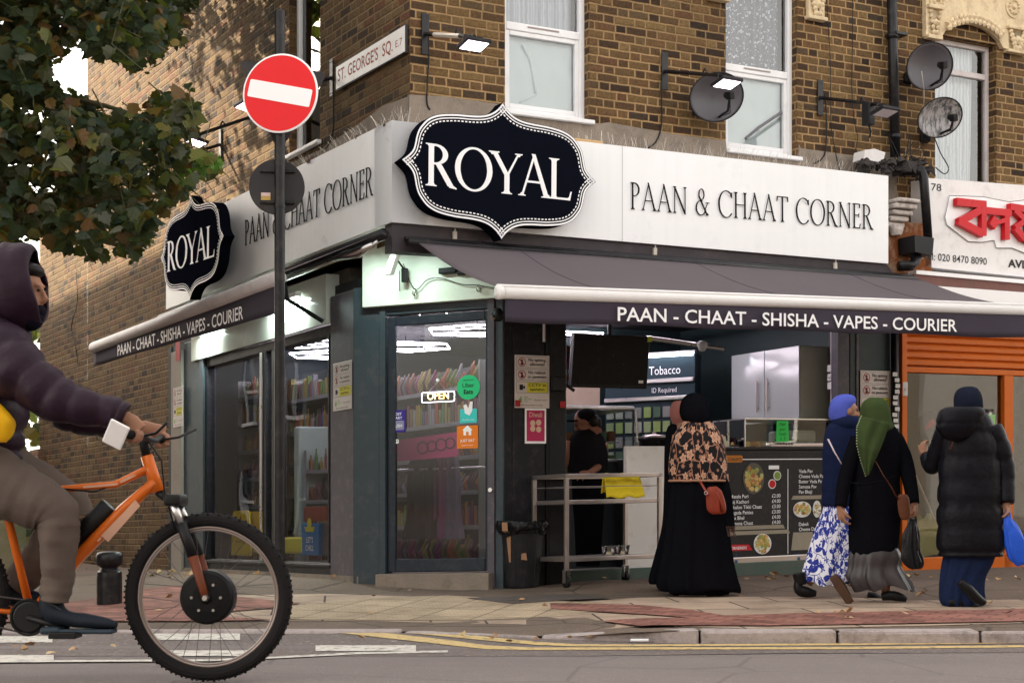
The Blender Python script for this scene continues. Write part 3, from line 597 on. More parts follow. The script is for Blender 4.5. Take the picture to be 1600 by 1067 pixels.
# stucco surround with a flat arch, pilaster capitals and rosettes
sx0, sx1 = uu(1441), uu(1598); a0, a1 = uu(1466), uu(1562); zs0 = zt(1500, 66); ztop = 5.9
arch = [(a0 + (a1 - a0) * i / 14, zs0 + .19 * math.sin(PI * i / 14) ** .6) for i in range(15)]
poly = [(sx0, ztop), (sx0, zs0 - .02)] + arch + [(sx1, zs0 - .02), (sx1, ztop)]
mb = MB(); mb.prism(poly[::-1] if False else poly, -.05, .0, 0); mb.build('stucco_surround', stone, nb, Fr, fixn=True)
mb = MB(); pa = [(p[0], -.055, p[1] + .035) for p in arch[1:-1]]
mb.tube(pa, .05, 8)
for i in range(26):
    t = i / 25; j = t * 12; k = int(min(11, j)); p = [pa[k][q] + (pa[k + 1][q] - pa[k][q]) * (j - k) for q in range(3)]
    mb.lathe((p[0], -.10, p[2] + .025 * (1 if i % 2 else -1)), [(.006, -.02), (.032, -.004), (.02, .03)], 6, axis='y')
mb.build('leaf_moulding', stone, nb, Fr, smooth=False)
for x_, y_ in ((1459, 2), (1577, 14)):
    mb = MB(); cx, cz = uu(x_), zt(x_, y_); mb.lathe((cx, -.05, cz), [(.115, -.012), (.115, .0)], 20, axis='y'); mb.lathe((cx, -.06, cz), [(.02, -.03), (.03, -.01), (.03, .0)], 10, axis='y')
    for k in range(12): a = k * PI / 6; mb.lathe((cx + .07 * math.cos(a), -.062, cz + .07 * math.sin(a)), [(.005, -.02), (.018, -.008), (.018, .0)], 6, axis='y')
    mb.build('rosette', stone, nb, Fr)
capital(nb, Fr, uu(1454), zt(1454, 64), .17, .3); capital(nb, Fr, uu(1582), zt(1582, 86), .24, .24)
# ================= fascia boards =================
fa = [F(612, 347), F(1388, 412), F(1388, 275), F(612, 188)]; fs_ = [S(259.4, 483.5), S(612, 347), S(612, 188), S(259.4, 362)]
FB = thing('fascia_board', 'long white fascia board with thin black serif capitals above the front awning', 'fascia sign', B(fa[0])[0])
mb = MB(); mb.prism([(p[0], p[2]) for p in fa], 0, WB - .02); mb.build('panel', white_panel, FB, B)
sbz = fa[1][2]; mb = MB(); x_ = F(972, 0)[0]; zz = lambda x, t: fa[0][2] + (fa[1][2] - fa[0][2]) * x / fa[1][0] if t == 0 else fa[3][2] + (fa[2][2] - fa[3][2]) * x / fa[2][0]
mb.box((x_, -.0015, zz(x_, 0) + .002), (x_ + .0035, .001, zz(x_, 1) - .002)); mb.build('joint', mat('joint_grey', (.3, .3, .3), .6), FB, B)
TR = F(984, 330); 
def txt_on(parent, fr, s, x, z, h, width, T=.075, t=.032, hal=True):
    ser = Serif(T, t, .06); m1 = MB(); ser.put(m1, s, 0, 0, h, -.012, .006, width=width, gap=.07); m1.build('lettering', dark_letter, parent, fr)
    if hal:
        s2 = Serif(T + .085, t + .085, .09); m2 = MB(); s2.put(m2, s, -.001, 0, h, -.005, .0, width=width, gap=.07); m2.build('letter_backing', white_ac, parent, fr)
p0, p1 = F(984, 327), F(1363, 359); roll = math.degrees(math.atan2(-(p1[2] - p0[2]), p1[0] - p0[0]))
ft = sub(B, (p0[0], 0, p0[2]), 0, 0, roll)
txt_on(FB, ft, 'PAAN & CHAAT CORNER', 0, 0, (F(984, 285)[2] - p0[2]), p1[0] - p0[0])
FS = thing('fascia_board', 'white fascia board round the corner on the side street, partly behind the sign pole', 'fascia sign', B(fs_[0])[0])
mb = MB(); sdf = sub(B, (0, 0, 0), -90)          # local x = -w, y = u
P = [(-p[1], p[2]) for p in fs_]; mb.prism(P, 0, WB - .02); mb.build('panel', white_panel, FS, sub(B, (0, 0, 0), -90))
q0, q1 = S(384, 384), S(584, 305); roll2 = math.degrees(math.atan2(-(q1[2] - q0[2]), q0[1] - q1[1]))
txt_on(FS, sub(B, (0, q0[1], q0[2]), -90, 0, roll2), 'PAAN & CHAAT CORNER', 0, 0, S(384, 345)[2] - q0[2], q0[1] - q1[1])
# old roofing felt, flashing and leaves on top of the fascia
grime = mat('roof_grime', (.11, .08, .06), .95, var=.5, vs=20, bump=.8, bs=40, dirt=.6, dc=(.25, .15, .06), ds=15)
mb = MB()
def ridge(fn, n, r0):
    for i in range(n):
        t = (i + rnd.random()) / n; p = fn(t); r_ = r0 * rnd.uniform(.3, 1.5)
        b = len(mb.v); mb.lathe((p[0], p[1], p[2] - r_ * .3), [(r_, 0), (r_ * .8, r_ * .6), (r_ * .3, r_)], 6)
        for k in range(b, len(mb.v)): q = mb.v[k]; mb.v[k] = (q[0] + rnd.uniform(-.4, .4) * r_, q[1] + rnd.uniform(-.4, .4) * r_, q[2] + rnd.uniform(-.3, .3) * r_)
ridge(lambda t: (.02 + rnd.random() * .25, .1 + t * 5.2, fs_[2][2] + (fs_[3][2] - fs_[2][2]) * (.1 + t * 5.2) / fs_[0][1]), 220, .035)
ridge(lambda t: (t * 5.3, .04 + rnd.random() * .24, zz(t * 5.3, 1) - .012), 120, .02)
mb.build('fascia_debris', grime, None, B, kind='stuff')
# bird spikes
spk = mat('spike_steel', (.62, .56, .5), .3, .9)
for side in (0, 1):
    mb = MB(); n = 260 if side == 0 else 90
    L = 5.3 if side == 0 else 2.6
    for i in range(n):
        a = .05 + (L - .1) * i / n; wv = rnd.uniform(.08, .2)
        if side == 0: p = (a, wv, zz(a, 1)); q = (a + rnd.uniform(-.05, .05), wv + rnd.uniform(-.12, .06), zz(a, 1) + rnd.uniform(.09, .15))
        else:
            zc = fs_[2][2] + (fs_[3][2] - fs_[2][2]) * a / fs_[0][1]; p = (wv, a, zc); q = (wv + rnd.uniform(-.14, .06), a + rnd.uniform(-.05, .05), zc + rnd.uniform(.09, .15))
        mb.tube([p, q], .0011, 3, caps=False)
    if side == 0: mb.box((.05, .10, zz(0, 1) - .002), (5.3, .16, zz(0, 1) + .004))
    o = mb.build('bird_spikes', spk, None, B); setp(o, 'thin steel bird spikes along the top of the %s white fascia' % ('front' if side == 0 else 'side street'), 'bird spikes')
mb = MB()
mb.bbox((F(895, 0)[0], .02, zz(1.8, 1) + .0), (F(945, 0)[0], .09, zz(1.8, 1) + .03)); o = mb.build('wood_batten', mat('pine_wood', (.55, .36, .18), .7), None, B); setp(o, 'short pale timber batten lying on the fascia under the first window', 'batten')

# ================= shaped ROYAL signs =================
QT = [(0, 1), (.05, .9), (.12, .82), (.2, .775), (.3, .755), (.4, .748), (.487, .74), (.6, .715), (.68, .68), (.75, .62), (.8, .54), (.84, .45), (.862, .35), (.872, .27), (.89, .17), (.93, .09), (1, 0)]
def crest(hw, hh):
    q = catmull([(a, b) for a, b in QT], 4, False); q = q[:-1]
    out = [(a, b) for a, b in q] + [(a, -b) for a, b in [(1, 0)] + q[:0:-1]] + [(-a, -b) for a, b in q] + [(-a, b) for a, b in [(1, 0)] + q[:0:-1]]
    return [(a * hw, b * hh) for a, b in out][::-1]      # counter-clockwise seen from the front
def crest_sign(label, fr, hw, hh, org, roll, depth=.13):
    t = thing('crest_sign', label, 'sign', fr((0, 0, -hh))[0])
    C = crest(hw, hh)
    m_ = MB(); m_.prism(C, 0, depth); m_.build('body', black_ac, t, fr)
    m_ = MB(); m_.band(inset(C, .004), inset(C, .018), -.0015); m_.band(inset(C, .030), inset(C, .039), -.0015)
    i0, i1 = inset(C, .052), inset(C, .062); L = [0]
    for k in range(len(C)): L.append(L[-1] + math.dist(i0[k], i0[(k + 1) % len(C)]))
    per = .034; k = 0
    def at(arr, s_):
        s_ = s_ % L[-1]
        for j in range(len(C)):
            if L[j + 1] >= s_: u_ = (s_ - L[j]) / max(1e-9, L[j + 1] - L[j]); a, b = arr[j], arr[(j + 1) % len(C)]; return (a[0] + (b[0] - a[0]) * u_, a[1] + (b[1] - a[1]) * u_)
    n = int(L[-1] / per)
    for k in range(n):
        s0, s1 = k * L[-1] / n, k * L[-1] / n + .02
        a, b, c, d = at(i0, s0), at(i0, s1), at(i1, s1), at(i1, s0); m_.add([(a[0], -.0015, a[1]), (b[0], -.0015, b[1]), (c[0], -.0015, c[1]), (d[0], -.0015, d[1])], [(0, 1, 2, 3)])
    m_.build('border', white_ac, t, fr)
    m_ = MB(); ser = Serif(.125, .05, .07); f2 = fr
    ser.put(m_, 'ROYAL', -hw * .765, -hh * .325, hh * .60, -.004, .003, gap=-.02, width=hw * 1.50); m_.build('lettering', white_ac, t, f2)
    m_ = MB()
    for a in (-.6, -.2, .3, .6): m_.box((a * hw - .02, depth, -.3 * hh), (a * hw + .02, depth + .06, .3 * hh))
    m_.build('bracket', charcoal, t, fr)
    return t
wS = -.16; a, b_ = F(627, 249, wS), F(931, 284, wS); c_ = F(784, 160, wS); d_ = F(784, 375, wS)
roll = math.degrees(math.atan2(-(b_[2] - a[2]), b_[0] - a[0]))
crest_sign('large black crest shaped sign with white serif lettering over the shop corner', sub(B, ((a[0] + b_[0]) / 2, wS, (c_[2] + d_[2]) / 2), 0, 0, roll), (b_[0] - a[0]) / 2, (c_[2] - d_[2]) / 2, None, 0)
uS = -.22; a, b_ = S(251, 400, uS), S(350, 364, uS); c_ = S(303, 303, uS); d_ = S(303, 466, uS)
roll = math.degrees(math.atan2(-(b_[2] - a[2]), a[1] - b_[1]))
crest_sign('smaller looking black crest shaped sign at the far end of the side street fascia', sub(B, (uS, (a[1] + b_[1]) / 2, (c_[2] + d_[2]) / 2), -90, 0, roll), (a[1] - b_[1]) / 2, (c_[2] - d_[2]) / 2, None, 0, .11)

# ================= awnings =================
# front: casing board, cassette, cloth, front bar, valance
AW = thing('awning', 'wide grey cloth awning over the front of the shop with white front bar', 'awning', B((2.8, -.7, 2.4))[0])
zf0, zf1 = fa[0][2], fa[1][2]; uE = F(1424, 0, 0)[0]
mb = MB(); mb.prism([(.02, F(612, 392, 0)[2]), (uE - .15, F(1388, 436, 0)[2]), (5.33, zf1 - .002), (.02, zf0 - .002)], .03, .16); mb.build('backing_board', mat('backing_dark', (.05, .042, .048), .6, var=.2, dirt=.4, dc=(.12, .1, .1)), AW, B)
cz0, cz1 = F(644, 379, -.04)[2], F(1420, 436, -.04)[2]
mb = MB(); mb.tube([(.12, -.05, cz0), (uE, -.05, cz1)], .032, 12); mb.tube([(.12, .0, cz0 + .035), (uE, .0, cz1 + .035)], .02, 8); mb.build('cassette', black_paint, AW, B, smooth=True)
mb = MB()
for px in (712, 1025, 1307):
    u_ = F(px, 0)[0]; z_ = zz(u_, 0) - .02; mb.bbox((u_ - .018, .005, z_ - .075), (u_ + .018, .03, z_ - .01), .004); mb.tube([(u_, .01, z_ - .01), (u_, .01, z_ + .03)], .005, 5)
mb.build('bracket', mat('bracket_cream', (.5, .45, .4), .5), AW, B)
EX = -1.37
bl, br = F(783, 456, EX), F(1606, 484, EX); u0, u1 = bl[0], br[0]; zL, zR = bl[2], br[2]
def cl(a, b):
    u_ = u0 + (u1 - u0) * a; ca = cz0 + (cz1 - cz0) * (u_ - .12) / (uE - .12); fz_ = zL + (zR - zL) * a
    return (u_, -.06 + (EX + .06) * b, ca + (fz_ + .03 - ca) * b - .045 * math.sin(PI * b) + .006 * math.sin(a * 30) * math.sin(PI * b))
mb = MB(); mb.grid(cl, 60, 14); mb.build('cloth', awn, AW, B, smooth=True, solid=.004)
mb = MB()
for a in (.17, .5, .83):
    mb.tube([tuple(np.array(cl(a, b / 14)) + (0, 0, .003)) for b in range(15)], .003, 4)
mb.build('seam', awn_dark, AW, B)
mb = MB(); mb.tube([(u0 - .03, EX, zL), (u1, EX, zR)], (.052), 16); mb.tube([(u0 - .03, EX, zL), (u0 - .0, EX, zL)], .056, 16); mb.tube([(u0 - .02, EX - .035, zL + .038), (u1, EX - .035, zR + .038)], .012, 8); mb.build('front_bar', white_metal, AW, B, smooth=True)
vh0 = zL - F(795, 503, EX)[2]; vh1 = zR - F(1600, 528, EX)[2]
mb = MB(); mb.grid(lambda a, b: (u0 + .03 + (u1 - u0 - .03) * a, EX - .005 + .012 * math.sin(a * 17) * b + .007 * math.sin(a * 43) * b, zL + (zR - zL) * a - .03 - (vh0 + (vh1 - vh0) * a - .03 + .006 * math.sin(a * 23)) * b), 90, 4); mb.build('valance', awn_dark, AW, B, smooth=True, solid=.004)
def slant_text(parent, fr, s, x0, z0, x1, z1, h, y, bold=.02, m=white_ac, name='lettering', sx=1.0):
    vs, fs, wd = sans(s, h, bold); k = math.hypot(x1 - x0, 0) / wd
    P = [(x0 + a * k, y, z0 + (z1 - z0) * (a * k) / (x1 - x0) + b) for a, b in vs]
    fs = [f if ((P[f[1]][0] - P[f[0]][0]) * (P[f[2]][2] - P[f[0]][2]) - (P[f[1]][2] - P[f[0]][2]) * (P[f[2]][0] - P[f[0]][0])) > 0 else f[::-1] for f in fs]
    mb = MB(); mb.add(P, fs); return mb.build(name, m, parent, fr)
a, b_ = F(965, 501, EX - .03), F(1495, 518, EX - .03)
slant_text(AW, B, 'PAAN - CHAAT - SHISHA - VAPES - COURIER', a[0], a[2], b_[0], b_[2], (F(965, 482, EX - .03)[2] - a[2]) * 1.1, EX - .032, .012)
# folding arms under the cloth
mb = MB(); mb.tube([(.55, -.05, cz0 - .08), (1.2, -.7, zL + .1), (.75, EX + .05, zL)], .022, 8); mb.tube([(5.2, -.05, cz1 - .08), (4.5, -.7, zR + .05), (5.1, EX + .05, zR)], .022, 8); mb.build('arm', charcoal, AW, B, smooth=True)
# side awning
AS = thing('awning', 'grey cloth awning on the side street with dark lettered valance left of the sign pole', 'awning', B((-.4, 2.8, 2.4))[0])
EX2 = -.85
r0, l0 = S(437, 434, EX2), S(147, 543, EX2)
mb = MB(); mb.tube([(EX2, r0[1], r0[2]), (EX2, l0[1], l0[2])], .058, 16); mb.build('front_bar', mat('pale_metal', (.52, .48, .49), .5, var=.1, dirt=.3), AS, B, smooth=True)
vr, vl = S(437, 489, EX2), S(149, 571, EX2)
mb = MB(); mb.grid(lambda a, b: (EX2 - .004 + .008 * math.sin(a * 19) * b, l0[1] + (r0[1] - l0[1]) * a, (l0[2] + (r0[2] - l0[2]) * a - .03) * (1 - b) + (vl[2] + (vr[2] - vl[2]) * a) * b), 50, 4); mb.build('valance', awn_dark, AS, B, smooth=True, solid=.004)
zc0, zc1 = S(612, 352)[2], S(259, 490)[2]; wl = fs_[0][1]
def cl2(a, b):
    w_ = r0[1] + (l0[1] - r0[1]) * a; zc = zc0 + (zc1 - zc0) * w_ / wl - .03; zf = r0[2] + (l0[2] - r0[2]) * a + .03
    return (EX2 * b, w_, zc + (zf - zc) * b)
mb = MB(); mb.grid(cl2, 30, 8); mb.build('cloth', awn, AS, B, smooth=True, solid=.004)
mb = MB(); mb.tube([(-.06, .02, zc0 - .07), (-.06, wl, zc1 - .06)], .045, 12); mb.build('cassette', black_paint, AS, B, smooth=True)
mb = MB(); mb.tube([(-.12, .1, zc0 - .15), (-.12, 2.2, zc0 - .17)], .022, 10); mb.tube([(-.1, .05, zc0 - .13), (-.1, .4, zc0 - .19), (-.16, .75, zc0 - .17)], .016, 8); mb.build('arm', alu, AS, B, smooth=True)
a, b_ = S(183, 556, EX2 - .02), S(379, 498, EX2 - .02)
slant_text(AS, sub(B, (EX2 - .016, 0, 0), -90), 'PAAN - CHAAT - SHISHA - VAPES - COURIER', -a[1], a[2], -b_[1], b_[2], (S(183, 541, EX2 - .02)[2] - a[2]) * 1.1, 0, .012)

# ================= shopfront =================
US, WF = .25, .15
ZC = 2.62                                                # ceiling
SF = thing('shopfront', 'slate painted timber shopfront with glass door on the canted corner', 'shopfront', B((1.2, .6, .08))[0])
sfr = sub(B, (US, 0, 0), -90)                            # local x = -w, y into shop
X = lambda px: -S(px, 0, US)[1]
Zs = lambda px, py: S(px, py, US)[2]
wc = 1.151
glz = glass('shop_glass', (.86, .92, .93), -.02)
zwt, zwb = Zs(420, 548), Zs(420, 876)                    # glass top and bottom
mb = MB(); mb.bbox((X(516), 0, -.1), (-wc, .25, ZC)); mb.build('pillar', slate, SF, sfr)
mb = MB(); mb.bbox((X(287), 0, -.3), (X(318), .14, ZC)); mb.bbox((X(314), -.02, -.3), (X(320), .05, ZC), .004); mb.build('pillar', teal, SF, sfr)
mb = MB(); mb.bbox((X(271), -.03, -.3), (X(287) - .003, .12, 2.55)); mb.build('stone_pilaster', mat('grey_stone', (.27, .24, .21), .8, var=.2, bump=.3, dirt=.3), SF, sfr)
mb = MB()
mb.bbox((X(320), .01, Zs(320, 892)), (X(516), .1, Zs(320, 872) if False else zwb), .006)
mb.bbox((X(320), -.005, zwb - .045), (X(516), .06, zwb - .012), .006)
mb.bbox((X(320), .01, zwt), (X(516), .16, zwt + .09), .006)
for px, wd in ((320, .06), (410, .09), (424, .12), (512, .03)): mb.bbox((X(px), .0, zwb), (X(px) + wd, .09, zwt), .006)
mb.build('window_frame', charcoal, SF, sfr)
mb = MB(); mb.bbox((X(407), -.012, zwb), (X(407) + .05, -.001, zwt)); mb.build('mullion', alu, SF, sfr)
mb = MB(); mb.add([(X(322), .05, zwb), (X(514), .05, zwb), (X(514), .05, zwt), (X(322), .05, zwt)], [(0, 1, 2, 3)]); mb.build('pane', glz, SF, sfr)
mb = MB(); mb.box((X(271), -.01, -.5), (-wc, .2, Zs(420, 893))); mb.build('plinth', cement, SF, sfr)
# lit soffit panel above the side window
gold = mat('soffit_panel', (.62, .62, .56), .12, .25, var=.05, vs=3, dirt=.35, dc=(.4, .3, .2), ds=3)
mb = MB(); z0_, z1_ = Zs(420, 515), zc0 - .12; mb.prism([(X(303), zwt + .1), (X(514), zwt + .1), (X(514), z1_), (X(303), z1_ - .0)], -.03, .1); mb.build('header_panel', gold, SF, sfr)
mb = MB(); mb.tube([(X(492), -.30, z1_ - .03), (X(492) + .02, -.28, z1_ - .2), (X(512), -.05, z1_ - .42)], .022, 6); mb.build('awning_stay', charcoal, SF, sfr)
# fluorescent fittings under the side awning
LMP = emit('fluorescent', (.8, 1.0, .9), 5.0)
def area(name, loc, rot, sx, sy, e, c=(.8, 1, .92)):
    l = bpy.data.lights.new(name, 'AREA'); l.shape = 'RECTANGLE'; l.size = sx; l.size_y = sy; l.energy = e; l.color = c
    o = bpy.data.objects.new(name, l); col.objects.link(o); o.location = loc; o.rotation_euler = rot; return o
def batten(label, fr, x0, x1, y, z, e, aim):
    t = thing('batten_light', label, 'light', fr(((x0 + x1) / 2, y, z))[0])
    m_ = MB(); m_.bbox((x0, y - .03, z), (x1, y + .03, z + .05)); m_.build('housing', white_metal, t, fr)
    m_ = MB(); m_.tube([(x0 + .02, y, z - .012), (x1 - .02, y, z - .012)], .014, 8); m_.build('tube', LMP, t, fr)
    p = fr(((x0 + x1) / 2, y, z - .04))[0]; area('tube_light', p, (0, 0, ANG + (PI / 2 if fr is sfr else 0)), x1 - x0, .05, e)
batten('glowing tube fitting under the side awning, at its left end', sfr, X(318), X(345), -.09, zwt + .36, 5, 0)
batten('glowing tube fitting under the side awning, right of the sign pole', sfr, X(430), X(480), -.09, zwt + .40, 7, 0)
# ---- canted corner door ----
dx, dw = 1.089 - US, .15 - wc; DL = math.hypot(dx, dw); DA = math.degrees(math.atan2(dw, dx))
df = sub(B, (US, wc, 0), DA)
def DF(px, py, off=0.0):                                  # photo point on the door plane -> (x, y, z) local
    k = (px - 800) / FPX; o2 = B((US, wc, 0))[0]; e = (B((US + dx, .15, 0))[0] - o2)[:2] / DL; n = np.array([-e[1], e[0]])
    b = o2[:2] + n * off; t = (k * b[1] - b[0]) / (e[0] - k * e[1]); Y = b[1] + t * e[1]
    u_ = US + t * dx / DL; w_ = wc + t * dw / DL; return (t, off, CAMZ + (YH - py) / FPX * Y - S1 * u_ + S2 * w_)
dz0, dz1 = DF(680, 893)[2], DF(680, 490)[2]
xl, xr = DF(604, 0)[0], DF(762, 0)[0]
mb = MB(); mb.bbox((-.05, 0, -.1), (xl - .03, .2, ZC)); mb.bbox((xl - .06, -.02, -.1), (xl - .004, .06, dz1 + .05), .004); mb.build('door_jamb', teal, SF, df)
mb = MB(); mb.bbox((xr + .004, -.02, 0), (xr + .065, .08, dz1 + .12), .004); mb.build('door_jamb', slate, SF, df)
mb = MB(); mb.bbox((xr + .065, 0, 0), (DL + .02, .16, ZC)); mb.build('door_jamb', teal, SF, df)
mb = MB(); mb.bbox((xl - .03, .0, dz1 + .015), (xr + .004, .12, dz1 + .09), .006); mb.build('door_head', teal, SF, df)
hp = DF(675, 472)[2]
mb = MB(); mb.bbox((DF(566, 0, -.06)[0], -.06, DF(675, 474)[2]), (DL - .0, .14, ZC + .37), .004); mb.build('header_panel', mat('cream_panel', (.72, .78, .68), .35, var=.05, dirt=.2, dc=(.4, .42, .3), ds=4), SF, df)
dr = MB(); s_ = .075
dr.bbox((xl, .02, dz0), (xl + s_, .065, dz1)); dr.bbox((xr - .03, .02, dz0), (xr, .065, dz1)); dr.bbox((xl + s_, .02, dz0), (xr - .03, .065, dz0 + .11)); dr.bbox((xl + s_, .02, dz1 - .08), (xr - .03, .065, dz1))
door = dr.build('door', mat('door_paint', (.02, .026, .036), .4, var=.15, vs=4, dirt=.25, dc=(.1, .1, .1), ds=12), SF, df)
mb = MB(); gx0, gx1, gz0, gz1 = xl + s_, xr - .03, dz0 + .11, dz1 - .08; mb.add([(gx0, .04, gz0), (gx1, .04, gz0), (gx1, .04, gz1), (gx0, .04, gz1)], [(0, 1, 2, 3)]); mb.build('pane', glz, door, df)
mb = MB(); mb.lathe((xr + .035, -.03, DF(772, 765)[2]), [(.018, -.01), (.022, 0), (.022, .012)], 12, axis='y'); mb.build('lock', alu, SF, df)
mb = MB(); mb.box((xl - .05, -.12, -.1), (xr + .05, .2, dz0 - .012)); mb.build('threshold', cement, SF, df)
# ---- front pillar and end pier ----
ffr = sub(B, (0, WF, 0)); XF = lambda px: F(px, 0, WF)[0]; ZF = lambda px, py: F(px, py, WF)[2]
mb = MB(); mb.bbox((1.10, 0, -.1), (XF(852), .25, ZC)); mb.bbox((XF(800), -.006, -.1), (XF(804), .01, ZC), .002); mb.build('pillar', charcoal, SF, ffr)
mb = MB(); mb.bbox((XF(853), -.012, -.1), (XF(884), .22, ZC)); mb.box((XF(857), -.016, 0), (XF(860), -.01, ZC)); mb.build('shutter_guide', mat('dark_guide', (.012, .012, .014), .4, dirt=.2, dc=(.08, .08, .08)), SF, ffr)
mb = MB(); mb.bbox((XF(1328), .0, -.1), (XF(1392), .3, ZC)); mb.build('pillar', mat('green_grey', (.03, .045, .048), .4, var=.1, dirt=.2), SF, ffr)
mb = MB(); mb.bbox((XF(1337), -.01, 0), (XF(1341), -.001, ZC)); mb.bbox((XF(1310), -.0, 0), (XF(1327), .1, ZC), .004); mb.build('shutter_guide', alu if False else slate, SF, ffr)
mb = MB(); mb.bbox((XF(884), .05, 2.42), (XF(1328), .3, ZC)); mb.build('shutter_box', black_paint, SF, ffr)
mb = MB(); mb.bbox((XF(884), .02, -.1), (XF(1328), .16, .14)); mb.build('sill', mat('green_sill', (.07, .1, .085), .5, dirt=.4), SF, ffr)
ROOM = [(US + .06, wc + .12), (1.2, .22), (5.3, .22), (5.3, 6.2), (US + .06, 6.2)]
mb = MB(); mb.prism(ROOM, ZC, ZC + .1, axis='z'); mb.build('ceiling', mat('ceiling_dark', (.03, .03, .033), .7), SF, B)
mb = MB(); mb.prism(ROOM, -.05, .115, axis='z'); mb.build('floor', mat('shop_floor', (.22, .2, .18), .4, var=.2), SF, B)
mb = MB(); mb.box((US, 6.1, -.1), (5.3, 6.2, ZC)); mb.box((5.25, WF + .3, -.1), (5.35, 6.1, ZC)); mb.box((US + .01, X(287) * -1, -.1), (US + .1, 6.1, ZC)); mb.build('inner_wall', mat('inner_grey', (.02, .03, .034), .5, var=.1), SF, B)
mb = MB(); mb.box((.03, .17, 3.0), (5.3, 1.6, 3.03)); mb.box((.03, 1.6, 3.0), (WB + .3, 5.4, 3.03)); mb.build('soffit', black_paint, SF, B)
# ================= surroundings that shade and are mirrored in the glass =================
def simple_house(label, fr, x0, x1, y0, y1, h, wm, nw, floors, z0=-.4):
    t = thing('terrace_house', label, 'house', fr(((x0 + x1) / 2, y0, z0))[0])
    hs_ = []; wd = (x1 - x0) / nw
    for f in range(floors):
        for i in range(nw): cx = x0 + wd * (i + .5); hs_.append((cx - .5, cx + .5, 1.0 + f * 3.0, 2.7 + f * 3.0))
    f2 = sub(fr, (0, y0, z0)); m_ = MB(); wall(m_, x0, x1, 0, h, hs_, .15); m_.box((x0, .02, h), (x1, y1 - y0, h + .2)); m_.box((x0, .01, 0), (x0 + .1, y1 - y0, h)); m_.box((x1 - .1, .01, 0), (x1, y1 - y0, h)); m_.box((x0, 1.0, 0), (x1, 1.1, h)); m_.build('wall', wm, t, f2)
    for q in hs_:
        m_ = MB(); m_.box((q[0], .1, q[2]), (q[0] + .07, .15, q[3])); m_.box((q[1] - .07, .1, q[2]), (q[1], .15, q[3])); m_.box((q[0], .1, (q[2] + q[3]) / 2), (q[1], .15, (q[2] + q[3]) / 2 + .07)); m_.box((q[0] - .06, -.08, q[2] - .1), (q[1] + .06, .1, q[2])); w_ = m_.build('window', upvc, t, f2)
        m_ = MB(); m_.box((q[0], .16, q[2]), (q[1], .17, q[3])); m_.build('pane', mat('dark_pane', (.05, .06, .07), .1), w_, f2)
cream = mat('cream_render', (.10, .085, .065), .85, var=.15, dirt=.3)
opp = sub(B, (0, -15.5, 0), 180)
simple_house('cream rendered terrace across the road, facing the shop', opp, -22, -2, 0, 6, 6.4, cream, 7, 2)
simple_house('cream terrace behind the place the picture is taken from', opp, -1.8, 34, 0, 6, 7.2, cream, 12, 2)
simple_house('grey rendered terrace across the road, beside the cream one', opp, -50, -22.2, 0, 6, 6.8, mat('grey_render', (.2, .19, .18), .9, var=.2), 9, 2)
lb = sub(B, (-9.5, 0, 0), 90)                               # unseen buildings across the side street, raised to shade the side wall
simple_house('unseen brick building added across the side street to shade the side wall, left of the tree', lb, 0.5, 14, 0, 7, 12.6, brick_side, 5, 2)  # added out of view, its height chosen to keep sun off the fascia
simple_house('unseen cream building further down the other side of the side street, raised to block the sun', lb, 14.2, 44, 0, 7, 12.0, cream, 9, 2)  # out of view, made tall so slanting sun stays off the far wall
# garden wall and rear extension down the side street
ge = thing('rear_extension', 'low brick extension with a pinkish brick pier at the far end of the side wall', 'building', B((WB, 11, -.3))[0])
mb = MB(); wall(mb, -12.3, -W_END - .003, -.6, 5.3, []); mb.build('wall', brick_side, ge, Sd)
mb = MB(); mb.box((WB, W_END + .1, 5.3), (4, 12.3, 5.4)); mb.build('roof', cement, ge, B)
mb = MB(); mb.bbox((-12.5, -.1, -.6), (-12.0, .3, 1.75)); mb.build('pier', brickmat('pink_brick', [(0, (.3, .16, .11)), (.5, (.36, .2, .14)), (1, (.28, .17, .13))], mortar=(.4, .33, .27)), ge, Sd)
# cable and black wall light on the side wall
def fpt(px, py, w_, fr0=WB): p = F(px, py, w_); return p
def cable(label, pts, r=.007, m=black_plastic):
    q = catmull([tuple(p) for p in pts], 5, False); mb = MB(); mb.tube(q, r, 5); o = mb.build('cable', m, None, W, smooth=True); return setp(o, label, 'cable', None)
wp = lambda px, py, o=-.02: B(F(px, py, WB + o))[0]
sp_ = lambda px, py, o=-.02: B(S(px, py, WB + o))[0]
cable('thin black cable hanging below the corner floodlight', [wp(669, 55), wp(670, 90), wp(668, 125), wp(667, 160), wp(672, 172)])
cable('thin black cable below the middle floodlight, left of the low dish', [wp(1033, 128), wp(1034, 170), wp(1033, 200), wp(1025, 222), wp(1012, 232)])
cable('black cable dropping from the right floodlight to the fascia', [wp(1289, 148), wp(1291, 180), wp(1291, 220), wp(1287, 245), wp(1272, 256)])
cable('thin cable running down the whole brickwork right of the second window', [wp(1291, -20), wp(1294, 40), wp(1297, 90), wp(1298, 150), wp(1299, 200), wp(1306, 240), wp(1312, 268)], .004)
cable('thin cable running down beside the drainpipe', [wp(1332, -20), wp(1332, 60), wp(1331, 140), wp(1335, 190), wp(1340, 215), wp(1336, 240), wp(1340, 262)], .004)
cable('black cable on the side wall under the street nameplate', [sp_(521, 140), sp_(521, 170), sp_(521, 200), sp_(516, 222), sp_(507, 232)])
cable('long thin cable wandering down the side wall above the side awning', [sp_(118, 420), sp_(121, 470), sp_(112, 510), sp_(118, 540), sp_(122, 570)], .006)
